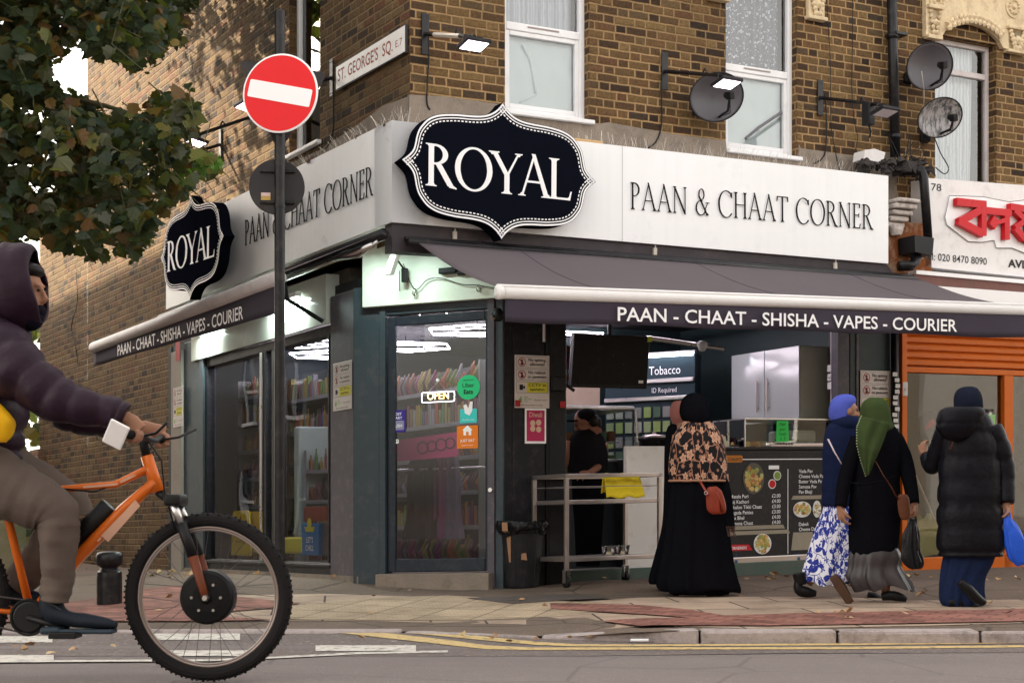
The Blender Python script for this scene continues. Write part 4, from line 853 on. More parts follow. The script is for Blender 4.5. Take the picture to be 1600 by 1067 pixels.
# street nameplate
pl = [S(526, 140, WB - .03), S(633, 81, WB - .03), S(632, 41, WB - .03), S(526, 106, WB - .03)]
NP = thing('street_nameplate', 'white enamel street nameplate with red brown capitals on the side wall near the corner', 'street sign', B(pl[0])[0])
xa, xb = -pl[0][1], -pl[1][1]; za = (pl[0][2] + pl[1][2]) / 2; zb_ = (pl[2][2] + pl[3][2]) / 2
nf = sub(B, (WB - .03, 0, 0), -90)
mb = MB(); mb.prism([(xa - .01, pl[0][2] - .01), (xb + .01, pl[1][2] - .01), (xb + .01, pl[2][2] + .01), (xa - .01, pl[3][2] + .01)], 0, .02); mb.build('frame', black_paint, NP, nf)
mb = MB(); mb.prism([(xa, pl[0][2]), (xb, pl[1][2]), (xb, pl[2][2]), (xa, pl[3][2])], -.006, -.001); mb.build('plate', mat('enamel_white', (.8, .78, .78), .3, var=.05, dirt=.2, dc=(.5, .35, .25), ds=8), NP, nf)
rb = mat('enamel_red_brown', (.28, .06, .035), .5)
h_ = zb_ - za
mb = MB(); rr_ = (pl[1][2] - pl[0][2]) / (xb - xa)
def slt(mb, s, x0, x1, zo, h, y, bold):
    vs, fs, wd = sans(s, h, bold); k = (x1 - x0) / wd; P = [(x0 + a * k, y, pl[0][2] + (x0 - xa + a * k) * rr_ + zo + b) for a, b in vs]; mb.add(P, [f if ((P[f[1]][0] - P[f[0]][0]) * (P[f[2]][2] - P[f[0]][2]) - (P[f[1]][2] - P[f[0]][2]) * (P[f[2]][0] - P[f[0]][0])) > 0 else f[::-1] for f in fs])
Lx = xb - xa
slt(mb, "ST. GEORGE'S  SQ.", xa + Lx * .03, xa + Lx * .84, h_ * .28, h_ * .5, -.0075, .012); slt(mb, 'E.7', xa + Lx * .88, xa + Lx * .97, h_ * .34, h_ * .28, -.0075, .0)
mb.build('lettering', rb, NP, nf)
# drainpipe between the houses
DP = thing('drainpipe', 'black drainpipe running down the brickwork between the two houses', 'drainpipe', wp(1398, 255, -.06))
mb = MB(); mb.tube([wp(1392, -60, -.09), wp(1399, 245, -.09)], .05, 14)
for y_ in (58, 215): p = wp(1393 + y_ / 40, y_, -.09); mb.tube([p - (0, 0, .02), p + (0, 0, .03)], .06, 14)
mb.build('pipe', black_paint, DP, W, smooth=True)
mb = MB(); mb.bbox((uu(1383), -.16, zt(1398, 60) - .015), (uu(1401), -.0, zt(1398, 60) + .015), .004); mb.build('bracket', black_paint, DP, Fr)
P2 = thing('drainpipe', 'short black downpipe ending in a square hopper beside the orange shop fascia', 'drainpipe', B(F(1430, 400, 0))[0])
mb = MB(); mb.tube([B(F(1418, 268, .1))[0], B(F(1441, 266, 0))[0], B(F(1443, 275, -.02))[0], B(F(1450, 372, -.02))[0]], .045, 12); mb.build('pipe', black_paint, P2, W, smooth=True)
hq = F(1436, 400, -.04)
mb = MB(); mb.prism([(hq[0] - .13, hq[2] + .02), (hq[0] + .1, hq[2]), (hq[0] + .12, hq[2] + .17), (hq[0] - .14, hq[2] + .18)], -.12, .1); mb.build('hopper', black_plastic, P2, B)
mb = MB(); mb.tube([B(F(1432, 398, -.03))[0], B(F(1430, 409, -.03))[0], B(F(1424, 415, -.03))[0], B(F(1405, 416, 0))[0]], .05, 12); mb.build('elbow', black_paint, P2, W, smooth=True)
# crumbling corbel and rusty patch between the fascias
CB = thing('corbel', 'crumbling white moulded corbel over a rust coloured wall, between the two fascias', 'corbel', B(F(1410, 440, .2))[0])
rust = mat('rust_wall', (.2, .065, .02), .9, var=.4, vs=12, bump=.8, bs=30, dirt=.5, dc=(.45, .38, .3), ds=10)
cu0, cu1 = F(1390, 0, .12)[0], F(1445, 0, .12)[0]
mb = MB(); mb.bbox((cu0 - .04, .12, F(1400, 452, .12)[2]), (cu1 + .1, .3, F(1400, 345, .12)[2])); mb.build('rusty_panel', rust, CB, B)
mb = MB(); zc_ = F(1400, 352, 0)[2]
for i, (dd, hh) in enumerate([(.02, .05), (.06, .05), (.1, .045), (.14, .05), (.17, .04)]): mb.bbox((cu0 - .06, .1 - dd, zc_ + i * .055), (cu0 + .16 + dd * .4, .3, zc_ + i * .055 + hh), .015)
mb.lathe((cu0 + .05, .08, zc_ - .06), [(.05, -.02), (.07, .03), (.07, .08)], 12)
mb.build('moulding', mat('dirty_white', (.5, .45, .42), .8, var=.3, vs=14, bump=.6, bs=30, dirt=.6, dc=(.12, .08, .06), ds=12), CB, B)
mb = MB()
for i in range(60):
    px = rnd.uniform(1345, 1450); t = (px - 1345) / 105; y_ = 262 + 6 * math.sin(px) + rnd.uniform(-4, 22) * t; p = B(F(px, y_, rnd.uniform(.0, .25)))[0]; r_ = rnd.uniform(.02, .07)
    b0 = len(mb.v); mb.lathe(p, [(r_, 0), (r_ * .8, r_ * .7), (r_ * .2, r_)], 7)
    for k in range(b0, len(mb.v)): q = mb.v[k]; mb.v[k] = (q[0] + rnd.uniform(-.5, .5) * r_, q[1] + rnd.uniform(-.5, .5) * r_, q[2] + rnd.uniform(-.6, .6) * r_)
mb.build('gutter_debris', mat('debris_dark', (.05, .045, .045), .9, var=.5, vs=15, bump=.8, bs=40), CB, W)
cb = MB(); cb.prism([(F(1338, 0, .2)[0], F(1338, 252, .2)[2]), (F(1368, 0, .2)[0], F(1368, 258, .2)[2]), (F(1372, 0, .2)[0], F(1372, 242, .2)[2]), (F(1355, 0, .2)[0], F(1355, 236, .2)[2]), (F(1340, 0, .2)[0], F(1340, 238, .2)[2])], .1, .25); o = cb.build('scrap_of_flashing', mat('scrap_white', (.7, .68, .68), .6, bump=.5, bs=20), None, B); setp(o, 'crumpled white scrap of flashing lying on the right end of the fascia', 'scrap')
for k_ in range(7):
    pa_ = (rnd.uniform(1395, 1450), rnd.uniform(235, 262)); o = cable('wild thin cable tangled round the foot of the drainpipe', [B(F(pa_[0], pa_[1], .2))[0], B(F(pa_[0] + rnd.uniform(-25, 30), pa_[1] - rnd.uniform(5, 50), .22))[0], B(F(pa_[0] + rnd.uniform(-10, 45), pa_[1] + rnd.uniform(-15, 25), .1))[0]], .004)
    o['group'] = 'tangled cables at the foot of the drainpipe'
# ---- floodlights on arms ----
LED = emit('floodlight_led', (1.0, .85, .95), 2.0)
def floodlight(label, plate, tip, lit=True, box=None, pale=False, lamp_yaw=0, lampd=.0):
    p, q = np.array(plate), np.array(tip); t = thing('floodlight', label, 'floodlight', p, 'floodlights on arms above the fascias')
    m_ = MB(); m_.bbox((-.035, -.012, -.17), (.035, .0, .17), .004)
    for z_ in (-.14, .14): m_.lathe((-.015, -.015, z_), [(.006, 0), (.006, .004)], 6, axis='y'); m_.lathe((.015, -.015, z_), [(.006, 0), (.006, .004)], 6, axis='y')
    m_.build('wall_plate', black_paint, t, sub(W, p, math.degrees(ANG) + lamp_yaw))
    d = q - p; m_ = MB(); m_.tube([p, q], .018, 6); m_.build('arm', black_paint, t, W)
    if pale: m_ = MB(); m_.tube([p + d * .2, p + d * .72], .021, 6); m_.build('pale_wrap', mat('worn_alu', (.6, .55, .5), .4, .3), t, W)
    m_ = MB(); m_.tube([p + d * .62 + (0, 0, .0), p + d * .66 + (0, 0, .05), p + d * .7 + (0, 0, .0)], .008, 5); m_.build('cable', black_plastic, t, W)
    f2 = sub(W, q + np.array([0, 0, -.07]), math.degrees(ANG) + lamp_yaw, -12)
    m_ = MB(); m_.bbox((-.11, -.09, .0), (.11, .09, .03), .006); m_.tube([(-.1, 0, .03), (-.08, 0, .08), (.08, 0, .08), (.1, 0, .03)], .007, 5)
    h = m_.build('lamp_head', charcoal, t, f2)
    m_ = MB(); m_.box((-.09, -.07, -.004), (.09, .07, -.001)); m_.build('lens', LED if lit else mat('lens_off', (.6, .55, .58), .3), h, f2)
    return t
floodlight('floodlight on a worn pale arm at the brick corner, its lamp lit', wp(664, 54, -.01), B(F(741, 58, -.55))[0], pale=True)
floodlight('lit floodlight on a black arm above the low satellite dish', wp(1038, 112, -.01), B(F(1136, 119, -.62))[0])
floodlight('unlit floodlight near the drainpipe with its black driver box', wp(1281, 153, -.01), B(F(1383, 165, -.62))[0], lit=False)
bx = B(F(1357, 178, -.4))[0]; mb = MB(); mb.bbox((-.04, -.05, -.11), (.04, .05, .1), .01); mb.tube([(0, 0, -.1), (.03, 0, -.16), (.06, .05, -.2)], .009, 5); o = mb.build('driver_box', black_plastic, None, sub(W, bx, 30)); setp(o, 'small black box hanging under the arm of the unlit floodlight', 'electrical box')
floodlight('lit floodlight on the side wall half hidden by the red disc', sp_(519, 122, -.01), B(S(386, 156, -.55))[0], lamp_yaw=-90)
floodlight('lit floodlight on the side wall between the tree and the red disc', sp_(425, 172, -.01), B(S(306, 212, -.55))[0], lamp_yaw=-90)
floodlight('floodlight deepest in the leaves of the street tree', sp_(345, 226, -.01), B(S(224, 262, -.55))[0], lamp_yaw=-90)
# ---- satellite dishes ----
def dishmat(name, c, streak):
    m, t, b = nodes(name); tc = N(t, 'ShaderNodeTexCoord').outputs['Object']
    n = N(t, 'ShaderNodeTexNoise', {'Vector': N(t, 'ShaderNodeMapping', {'Vector': tc, 'Scale': (9, 9, 3)}).outputs[0], 'Scale': 2.6, 'Detail': 8.0, 'Roughness': .75}).outputs[0]
    cc = MIX(t, RAMP(t, n, [(.5 - streak * .1, (0,) * 3), (.6 - streak * .06, (streak,) * 3)]), c, (.45, .42, .42)) if streak else MIX(t, n, c, tuple(q * 1.5 for q in c))
    t.links.new(cc, b.inputs['Base Color']); b.inputs['Roughness'].default_value = .45; b.inputs['Alpha'].default_value = .88; return m
dm1 = dishmat('dish_mesh', (.05, .045, .055), 0); dm3 = dishmat('dish_streaked', (.045, .045, .05), .8)
def dish(label, c, rx, rz, yaw, tilt, m_, wallp, roll=0.0):
    t = thing('satellite_dish', label, 'satellite dish', c, 'satellite dishes'); f = sub(W, c, yaw, tilt, roll)
    b = MB(); vs = []; n, k = 9, 40
    for i in range(n + 1):
        r_ = i / n
        for j in range(k): a = 2 * PI * j / k; vs.append((rx * r_ * math.cos(a), -.07 * r_ * r_ + .07, rz * r_ * math.sin(a)))
    b.add(vs, [(i * k + j, i * k + (j + 1) % k, (i + 1) * k + (j + 1) % k, (i + 1) * k + j) for i in range(n) for j in range(k)]); b.build('reflector', m_, t, f, smooth=True, solid=.004)
    b = MB(); b.tube([(rx * math.cos(2 * PI * j / k), 0, rz * math.sin(2 * PI * j / k)) for j in range(k)], .007, 6, close=True); b.build('rim', charcoal, t, f, smooth=True)
    b = MB(); b.tube([(.02, .06, -rz * .9), (.02, -.12, -rz * .6), (-.01, -.2, -.02)], .013, 6); b.tube([(.03, .05, -rz * .85), (.06, -.1, -rz * .7), (.0, -.19, -.05)], .004, 4); b.build('arm', charcoal, t, f)
    b = MB(); b.bbox((-.035, -.24, -.03), (.025, -.17, .04), .01); b.lathe((-.0, -.17, .01), [(.02, 0), (.03, .015), (.03, .03)], 12, axis='y'); b.build('receiver', black_plastic, t, f)
    b = MB(); b.tube([np.array(f((0, .08, 0))[0]), wallp + np.array([0, 0, .0])], .018, 8); q = wallp; b.bbox(tuple(q - .05), tuple(q + .05), .01); b.build('mount', charcoal, t, W)
dish('low dark satellite dish between the two white windows', B(F(1120, 152, .1))[0], .30, .215, 30, 10, dm1, wp(1090, 172, -.03), -14)
dish('upper of the two satellite dishes right of the drainpipe', B(F(1453, 104, .05))[0], .285, .225, 26, 12, dm1, wp(1420, 122, -.03), -14)
dish('lower satellite dish right of the drainpipe, streaked white with bird droppings', B(F(1469, 184, .05))[0], .275, .19, 26, 14, dm3, wp(1445, 215, -.03), -16)
cable('loop of pale cable hanging off the upper right satellite dish', [B(F(1440, 112, -.1))[0], B(F(1442, 130, -.05))[0], B(F(1444, 150, .1))[0], wp(1441, 178)], .005, mat('cable_grey', (.5, .48, .45), .6))
cable('black cable looping under the streaked satellite dish', [wp(1460, 215), wp(1470, 240), wp(1482, 262), wp(1476, 272), wp(1462, 262)], .006)
# ================= signpost =================
pd = 11.3; pb = G(437, 951); pole = thing('sign_pole', 'tall black pole carrying the red disc, in front of the side awning', 'pole', (D(437, 500, pd)[0], pd, pavz(-1.6, pd)))
px_ = D(437, 500, pd)[0]
mb = MB(); mb.tube([(px_, pd, -.15), (px_, pd, D(437, 20, pd)[2])], .038, 20); mb.lathe((px_, pd, D(437, 20, pd)[2]), [(.038, 0), (.036, .012), (.02, .018)], 20)
mb.build('tube', black_paint, pole, W, smooth=False)
mb = MB(); mb.tube([(px_, pd, D(0, 325, pd)[2]), (px_, pd, D(0, 320, pd)[2])], .042, 20); mb.tube([(px_, pd, .02), (px_, pd, .0)], .046, 20); mb.build('collar', black_paint, pole, W)
def clips(m_, zs):
    for z_ in zs: m_.tube([(px_, pd, z_ - .012), (px_, pd, z_ + .012)], .0425, 16)
red = mat('sign_red', (.72, .015, .02), .35, var=.04)
c = D(437.5, 146, pd - .07); f = sub(W, c, -12, 0, 12.5)
NE = thing('no_entry_sign', 'round red no entry sign with a tilted white bar, high on the pole', 'road sign', c)
mb = MB(); mb.lathe((0, 0, 0), [(.272, 0), (.281, .003), (.281, .012), (.0, .012)], 64, axis='y'); mb.build('rim', white_ac, NE, f)
mb = MB(); mb.lathe((0, -.003, 0), [(.0, 0), (.268, 0), (.268, .003)], 64, axis='y'); mb.build('disc', red, NE, f)
def rrect(x0, z0, x1, z1, r, n=5):
    P = []
    for cx, cz, a0 in ((x1 - r, z0 + r, -90), (x1 - r, z1 - r, 0), (x0 + r, z1 - r, 90), (x0 + r, z0 + r, 180)):
        for i in range(n + 1): a = R(a0 + 90 * i / n); P.append((cx + r * math.cos(a), cz + r * math.sin(a)))
    return P
mb = MB(); mb.prism(rrect(-.238, -.062, .238, .062, .012), -.0065, -.0035); mb.build('bar', white_ac, NE, f)
mb = MB(); mb.bbox((-.03, .012, -.12), (.03, .05, -.09), .004); mb.bbox((-.03, .012, .09), (.03, .05, .12), .004); mb.build('clip', charcoal, NE, f)
back = mat('sign_back', (.035, .033, .035), .5, var=.15, dirt=.2)
tri = [(-.33, .27), (.33, .27), (0, -.36)]
def rtri(P, r):
    out = []
    for i in range(3):
        a, b_, c2 = Vector(P[i - 1]), Vector(P[i]), Vector(P[(i + 1) % 3]); p, q = b_ + (a - b_).normalized() * r, b_ + (c2 - b_).normalized() * r
        for k in range(6): t = k / 5; out.append(tuple(p * (1 - t) ** 2 + b_ * 2 * t * (1 - t) + q * t * t))
    return out
c = D(440, 162, pd + .09); f = sub(W, c, 20, 0, 3); mb = MB(); mb.prism(rtri(tri, .07)[::-1], 0, .012); mb.bbox((-.2, -.02, .08), (.2, -.001, .11), .004); mb.bbox((-.12, -.02, -.1), (.12, -.001, -.07), .004); o = mb.build('triangular_sign', back, None, f, fixn=True); setp(o, 'dark back of a triangular sign, behind the red no entry disc', 'road sign')
c = D(432.5, 292, pd + .09); f = sub(W, c, 5)
RS = thing('round_sign', 'grey back of a round sign with a small sticker, below the red disc', 'road sign', c)
mb = MB(); mb.lathe((0, 0, 0), [(.0, 0), (.196, 0), (.2, .004), (.2, .012), (0, .012)], 56, axis='y'); mb.build('disc', back, RS, f)
mb = MB(); mb.bbox((-.12, -.022, .10), (.13, -.001, .125), .004); mb.bbox((-.12, -.022, -.125), (.13, -.001, -.10), .004); mb.build('rail', black_paint, RS, f)
mb = MB(); mb.box((-.112, -.004, -.125), (-.045, -.001, -.045)); mb.build('sticker', mat('sticker_gold', (.5, .33, .1), .6), RS, f); mb = MB(); mb.box((-.112, -.006, -.07), (-.045, -.0045, -.045)); mb.build('sticker_header', mat('sticker_red', (.6, .45, .42), .6), RS, f)
# bollard
bp = G(171, 945); BO = thing('bollard', 'short black bollard with a rounded cap on the red paving', 'bollard', bp)
k = bp[1] / FPX
mb = MB(); mb.lathe(bp, [(19.5 * k, -.02), (19.5 * k, 45 * k), (19 * k, 52 * k), (16 * k, 54 * k), (13 * k, 58 * k), (13.5 * k, 61 * k)], 20); mb.build('post', black_paint, BO, W, smooth=False)
mb = MB(); mb.lathe((bp[0], bp[1], bp[2] + 60 * k), [(15 * k, 0), (20.5 * k, 4 * k), (20.5 * k, 17 * k), (18 * k, 22 * k), (10 * k, 24 * k)], 20); mb.build('cap', black_paint, BO, W, smooth=True)

# ================= neighbouring shop =================
NW = .12
NS = thing('neighbour_fascia', 'white fascia with raised red foreign lettering, right of the drainpipe', 'fascia sign', B(F(1500, 430, NW))[0])
n0, n1 = F(1446, 417, NW), F(1700, 443, NW); n2, n3 = F(1700, 297, NW), F(1446, 278, NW)
mb = MB(); mb.prism([(n0[0], n0[2]), (n1[0], n1[2]), (n2[0], n2[2]), (n3[0], n3[2])], NW, NW + .2); mb.build('panel', mat('fascia_white_old', (.78, .76, .76), .45, var=.05, dirt=.35, dc=(.45, .4, .38), ds=7), NS, B)
def q_(x, y, o=0): p = F(x, y, NW + o); return (p[0], p[2])
redp = mat('letter_red', (.55, .012, .02), .3, var=.12)
mb = MB()
def fat(m_, a, b_, wd, y0, y1):
    P, Q = np.array(q_(*a)), np.array(q_(*b_)); d = Q - P; d /= np.linalg.norm(d); n = np.array([-d[1], d[0]]) * wd / 2
    po = [tuple(P - n), tuple(Q - n), tuple(Q + n), tuple(P + n)]; m_.prism(po, y0, y1)
S_ = [((1487, 317), (1533, 322), .075), ((1491, 349), (1531, 326), .075), ((1490, 347), (1528, 367), .075), ((1529, 322), (1529, 370), .07), ((1532, 331), (1572, 335), .07), ((1565, 333), (1565, 376), .07), ((1541, 345), (1549, 354), .11), ((1549, 350), (1566, 345), .045),
      ((1570, 325), (1602, 330), .07), ((1577, 330), (1594, 346), .06), ((1594, 346), (1578, 358), .06), ((1578, 358), (1592, 375), .07), ((1600, 326), (1600, 382), .07), ((1600, 330), (1650, 336), .07), ((1622, 334), (1622, 384), .07), ((1645, 336), (1645, 388), .07), ((1592, 375), (1602, 372), .07)]
for i, (a, b_, wd) in enumerate(S_): fat(mb, a, b_, wd, -.075 - .0006 * i, -.02)
mb.build('raised_lettering', redp, NS, sub(B, (0, NW, 0)))
mb = MB()
OUT = [(1475, 340), (1482, 306), (1535, 303 + 5), (1575, 316), (1600, 313), (1650, 318), (1650, 400), (1600, 396), (1580, 388), (1555, 388), (1552, 376), (1533, 379), (1512, 378), (1478, 352)]
oo = [q_(x, y) for x, y in OUT]; mb.prism(oo[::-1], -.012, -.002); mb.build('letter_backing', white_ac, NS, sub(B, (0, NW, 0)), fixn=True)
mb = MB(); ob = oo; n = len(ob)
for i in range(n): a, b_ = ob[i], ob[(i + 1) % n]; mb.tube([(a[0], -.013, a[1]), (b_[0], -.013, b_[1])], .003, 4)
mb.build('letter_outline', black_plastic, NS, sub(B, (0, NW, 0)))
def tx(s, xy0, xy1, hpx, bold=.0, m=black_plastic, par=NS, name='lettering', w_=NW, off=.004):
    a, b_ = F(xy0[0], xy0[1], w_ - off), F(xy1[0], xy1[1], w_ - off); h = hpx * (B(a)[0][1]) / FPX
    return slant_text(par, B, s, a[0], a[2], b_[0], b_[2], h, w_ - off, bold, m, name)
tx('178', (1449, 297), (1471, 299), 11); tx('Tel: 020 8470 8090', (1442, 405), (1542, 414), 11, .003); tx('AVIATION', (1575, 417), (1650, 423), 11.5, .035)
mb = MB(); mb.prism([(F(1432, 428, 0)[0], F(1432, 428, 0)[2]), (n1[0], F(1700, 452, 0)[2]), (n1[0], F(1700, 446, 0)[2]), (F(1432, 422, 0)[0], F(1432, 422, 0)[2])], 0, .2); mb.build('trim', white_metal, NS, B)
NA = thing('rolled_awning', 'rolled brown awning in a white casing under the red lettered fascia', 'awning', B(F(1500, 480, -.05))[0])
def qw(x, y, w_): p = F(x, y, w_); return (p[0], p[2])
mb = MB(); mb.prism([qw(1432, 446, .02), qw(1700, 466, .02), qw(1700, 452, .02), qw(1428, 428, .02)], .02, .14); mb.build('cloth', mat('brown_awning', (.16, .08, .07), .8, var=.3, vs=9, dirt=.4), NA, B)
mb = MB(); mb.prism([qw(1446, 470, -.1), qw(1700, 492, -.1), qw(1700, 464, -.1), qw(1450, 446, -.1)], -.1, .1); mb.build('casing', white_metal, NA, B)
OS = thing('neighbour_shopfront', 'orange framed shop window under a rolled orange shutter, at the right edge', 'shopfront', B(F(1500, 893, .25))[0])
ow = .25; org = mat('orange_paint', (.52, .115, .012), .4, var=.12, vs=5, dirt=.25, dc=(.2, .06, .03), ds=10)
def ob_(m_, x0, y0, x1, y1, d0=-.03, d1=.08, bev=.006):
    a, b_ = F(x0, y1, ow), F(x1, y0, ow); zc = lambda x, y: F(x, y, ow)[2]
    m_.bbox((a[0], ow + d0, min(a[2], F(x0, y1, ow)[2])), (b_[0], ow + d1, F((x0 + x1) / 2, y0, ow)[2]), bev)
mb = MB(); ob_(mb, 1404, 500, 1412, 893, -.05); ob_(mb, 1566, 580, 1580, 893); u2 = F(1760, 0, ow)[0]
za_, zb2 = F(1500, 893, ow)[2], F(1500, 868, ow)[2]
mb.bbox((F(1412, 0, ow)[0], ow - .03, za_), (u2, ow + .1, zb2)); mb.bbox((F(1412, 0, ow)[0], ow - .035, F(1412, 582, ow)[2]), (u2, ow + .05, F(1412, 573, ow)[2]))
mb.build('frame', org, OS, B)
mb = MB(); zsh = F(1412, 572, ow)[2] + .002; u1_ = F(1413, 0, ow)[0]
for i in range(6):
    z_ = zsh + i * .075; mb.prism([(ow - .01, z_), (ow - .035, z_ + .015), (ow - .035, z_ + .055), (ow - .01, z_ + .073)], u1_, u2, axis='x')
mb.build('shutter', org, OS, B)
mb = MB(); mb.add([(u1_, ow + .02, zb2), (u2, ow + .02, zb2), (u2, ow + .02, zsh - .05), (u1_, ow + .02, zsh - .05)], [(0, 1, 2, 3)]); mb.build('pane', glass('neighbour_glass', (.7, .72, .72), .16), OS, B)
mb = MB(); mb.box((u1_, ow + 1.6, 0), (u2, ow + 1.65, 2.6)); mb.box((u1_, ow + .1, -.1), (u2, ow + 1.6, .05)); mb.build('inner_wall', mat('neighbour_inner', (.05, .048, .045), .8), OS, B)
mb = MB(); mb.tube([B(F(1398, 500, .1))[0], B(F(1400, 900, .1))[0]], .038, 12); o = mb.build('black_pipe', black_paint, None, W, smooth=True); setp(o, 'black pipe plastered with torn stickers, left of the orange shopfront', 'pipe')
mb = MB()
for y_ in range(585, 670, 9): p = F(1401 + rnd.uniform(-3, 2), y_, .055); mb.prism(rrect(p[0] - .03, p[2] - .018, p[0] + .03, p[2] + .02, .004), .055, .058)
o = mb.build('torn_stickers', mat('sticker_white', (.62, .6, .58), .7, var=.4, vs=60, dirt=.7, dc=(.05, .05, .05), ds=60), None, B); setp(o, 'torn white stickers stuck on the black pipe by the orange shop', 'stickers')
yb = D(0, 0, 0); c = F(1447, 870, ow + .25)
mb = MB(); 
def bagfn(a, b_): th = a * 2 * PI; r_ = .26 * (1 - .75 * b_ ** 1.6) * (1 + .12 * math.sin(5 * th + 3 * b_)) ; return (c[0] + r_ * math.cos(th) * 1.3, c[1] + r_ * math.sin(th) * .5, c[2] + .42 * b_ + .03 * math.sin(3 * th))
mb.grid(bagfn, 40, 10); o = mb.build('plastic_sack', mat('yellow_sack', (.62, .6, .2), .45, var=.1, bump=.5, bs=9), None, B, smooth=True); setp(o, 'pale yellow sack standing inside the orange framed window', 'sack')
mb = MB(); mb.tube([B(F(1430, 742, ow + .15))[0], B(F(1460, 812, ow + .12))[0]], .014, 8); o = mb.build('broom_handle', mat('pale_wood', (.6, .5, .42), .6), None, W); setp(o, 'pale broom handle leaning inside the orange framed window', 'broom')
rs = F(1452, 665, ow + .1); mb = MB(); mb.lathe((rs[0], ow + .10, rs[2]), [(.16, 0), (.16, .02)], 5, axis='y'); o = mb.build('window_sticker', black_plastic, None, B); setp(o, 'black badge with a red mark inside the orange framed window', 'sticker')
mb = MB(); mb.prism([(rs[0] - .07, rs[2] - .05), (rs[0] + .09, rs[2] + .01), (rs[0] + .06, rs[2] + .07), (rs[0] - .01, rs[2] + .05)], ow + .092, ow + .098); mb.build('red_mark', redp, o, B)
gs = F(1545, 655, ow + .012); mb = MB(); mb.prism(rrect(gs[0] - .09, gs[2] - .05, gs[0] + .09, gs[2] + .05, .004), ow + .008, ow + .012); o = mb.build('green_sticker', mat('sticker_green', (.25, .5, .2), .6), None, B); setp(o, 'small green rectangular sticker on the orange framed window', 'sticker')
p = B(F(1412, 608, ow - .04))[0]; mb = MB(); mb.bbox(tuple(p - np.array([.02, .02, .07])), tuple(p + np.array([.035, .02, .07])), .008); mb.tube([p - (0, 0, .02), p + (.02, -.03, .0), p + (0, 0, .03)], .008, 5); o = mb.build('padlock', white_metal, None, W); setp(o, 'white padlock box on the orange door frame', 'lock')

# ================= fallen leaves =================
leaf_ground = None
def leafshape(s, fold=.15, n=5):
    P = [(0, -.42), (.2, -.40), (.40, -.34), (.40, -.14), (.56, .02), (.36, .12), (.27, .34), (.13, .36), (0, .6), (-.13, .36), (-.27, .34), (-.36, .12), (-.56, .02), (-.40, -.14), (-.40, -.34), (-.2, -.40)]
    return [(x * s, y * s) for x, y in P]
def leaf_verts(mb, c, s, nrm, up, curl, m=0):
    n = Vector(nrm).normalized(); a = Vector(up).cross(n)
    if a.length < 1e-3: a = Vector((1, 0, 0))
    a.normalize(); b = n.cross(a); P = leafshape(s); ctr = Vector(c)
    vs = [(ctr + n * curl * s * .3)[:]] + [(ctr + a * x + b * y + n * (-abs(x) * curl)) [:] for x, y in P]; k = len(P)
    mb.add(vs, [(0, 1 + i, 1 + (i + 1) % k) for i in range(k)], m)
def leafmat(name, stops, tr=.25):
    m, t, b = nodes(name); g = N(t, 'ShaderNodeNewGeometry').outputs['Random Per Island']
    t.links.new(RAMP(t, g, stops), b.inputs['Base Color']); b.inputs['Roughness'].default_value = .55; b.inputs['Specular IOR Level'].default_value = .35
    if tr:
        out = t.nodes['Material Output']; tl = N(t, 'ShaderNodeBsdfTranslucent', {'Color': MIX(t, .5, RAMP(t, g, stops), (.35, .42, .05))}); mx = N(t, 'ShaderNodeMixShader', {0: tr, 1: b.outputs[0], 2: tl.outputs[0]}); t.links.new(mx.outputs[0], out.inputs[0])
    return m
fall_m = leafmat('fallen_leaf', [(0, (.16, .08, .035)), (.35, (.32, .17, .07)), (.7, (.42, .26, .12)), (1, (.5, .38, .2))], 0)
mb = MB(); spots = []
for cx, cy, sx_, sy_, n in ((250, 900, 28, 4, 26), (965, 905, 60, 5, 16), (1240, 903, 40, 6, 14), (1325, 965, 10, 2, 7), (1480, 905, 90, 8, 22), (1150, 940, 300, 25, 14), (480, 900, 60, 4, 8), (1413, 963, 1, 1, 1), (720, 1001, 120, 3, 7), (1250, 1003, 200, 2, 7), (110, 1018, 90, 6, 6), (600, 940, 200, 12, 6), (330, 950, 60, 8, 5)):
    for _ in range(n):
        px, py = rnd.gauss(cx, sx_), rnd.gauss(cy, sy_)
        if not (885 < py < 1030): continue
        fn = roadz if py > 996 else pavz; g = G(px, py, fn); s_ = rnd.uniform(.03, .07)
        leaf_verts(mb, (g[0], g[1], g[2] + .022 + rnd.uniform(0, .02)), s_, (rnd.uniform(-.5, .5), rnd.uniform(-.5, .5), 1), (rnd.uniform(-1, 1), rnd.uniform(-1, 1), 0), rnd.uniform(-.7, .7))
mb.build('fallen_leaves', fall_m, None, W, kind='stuff')
mb = MB(); g = G(998, 1005, roadz); mb.tube([(g[0] - .05, g[1], g[2] + .02), (g[0] + .06, g[1] + .01, g[2] + .02)], .009, 8); o = mb.build('litter', white_ac, None, W); setp(o, 'small white paper roll lying in the gutter below the kerb', 'litter')

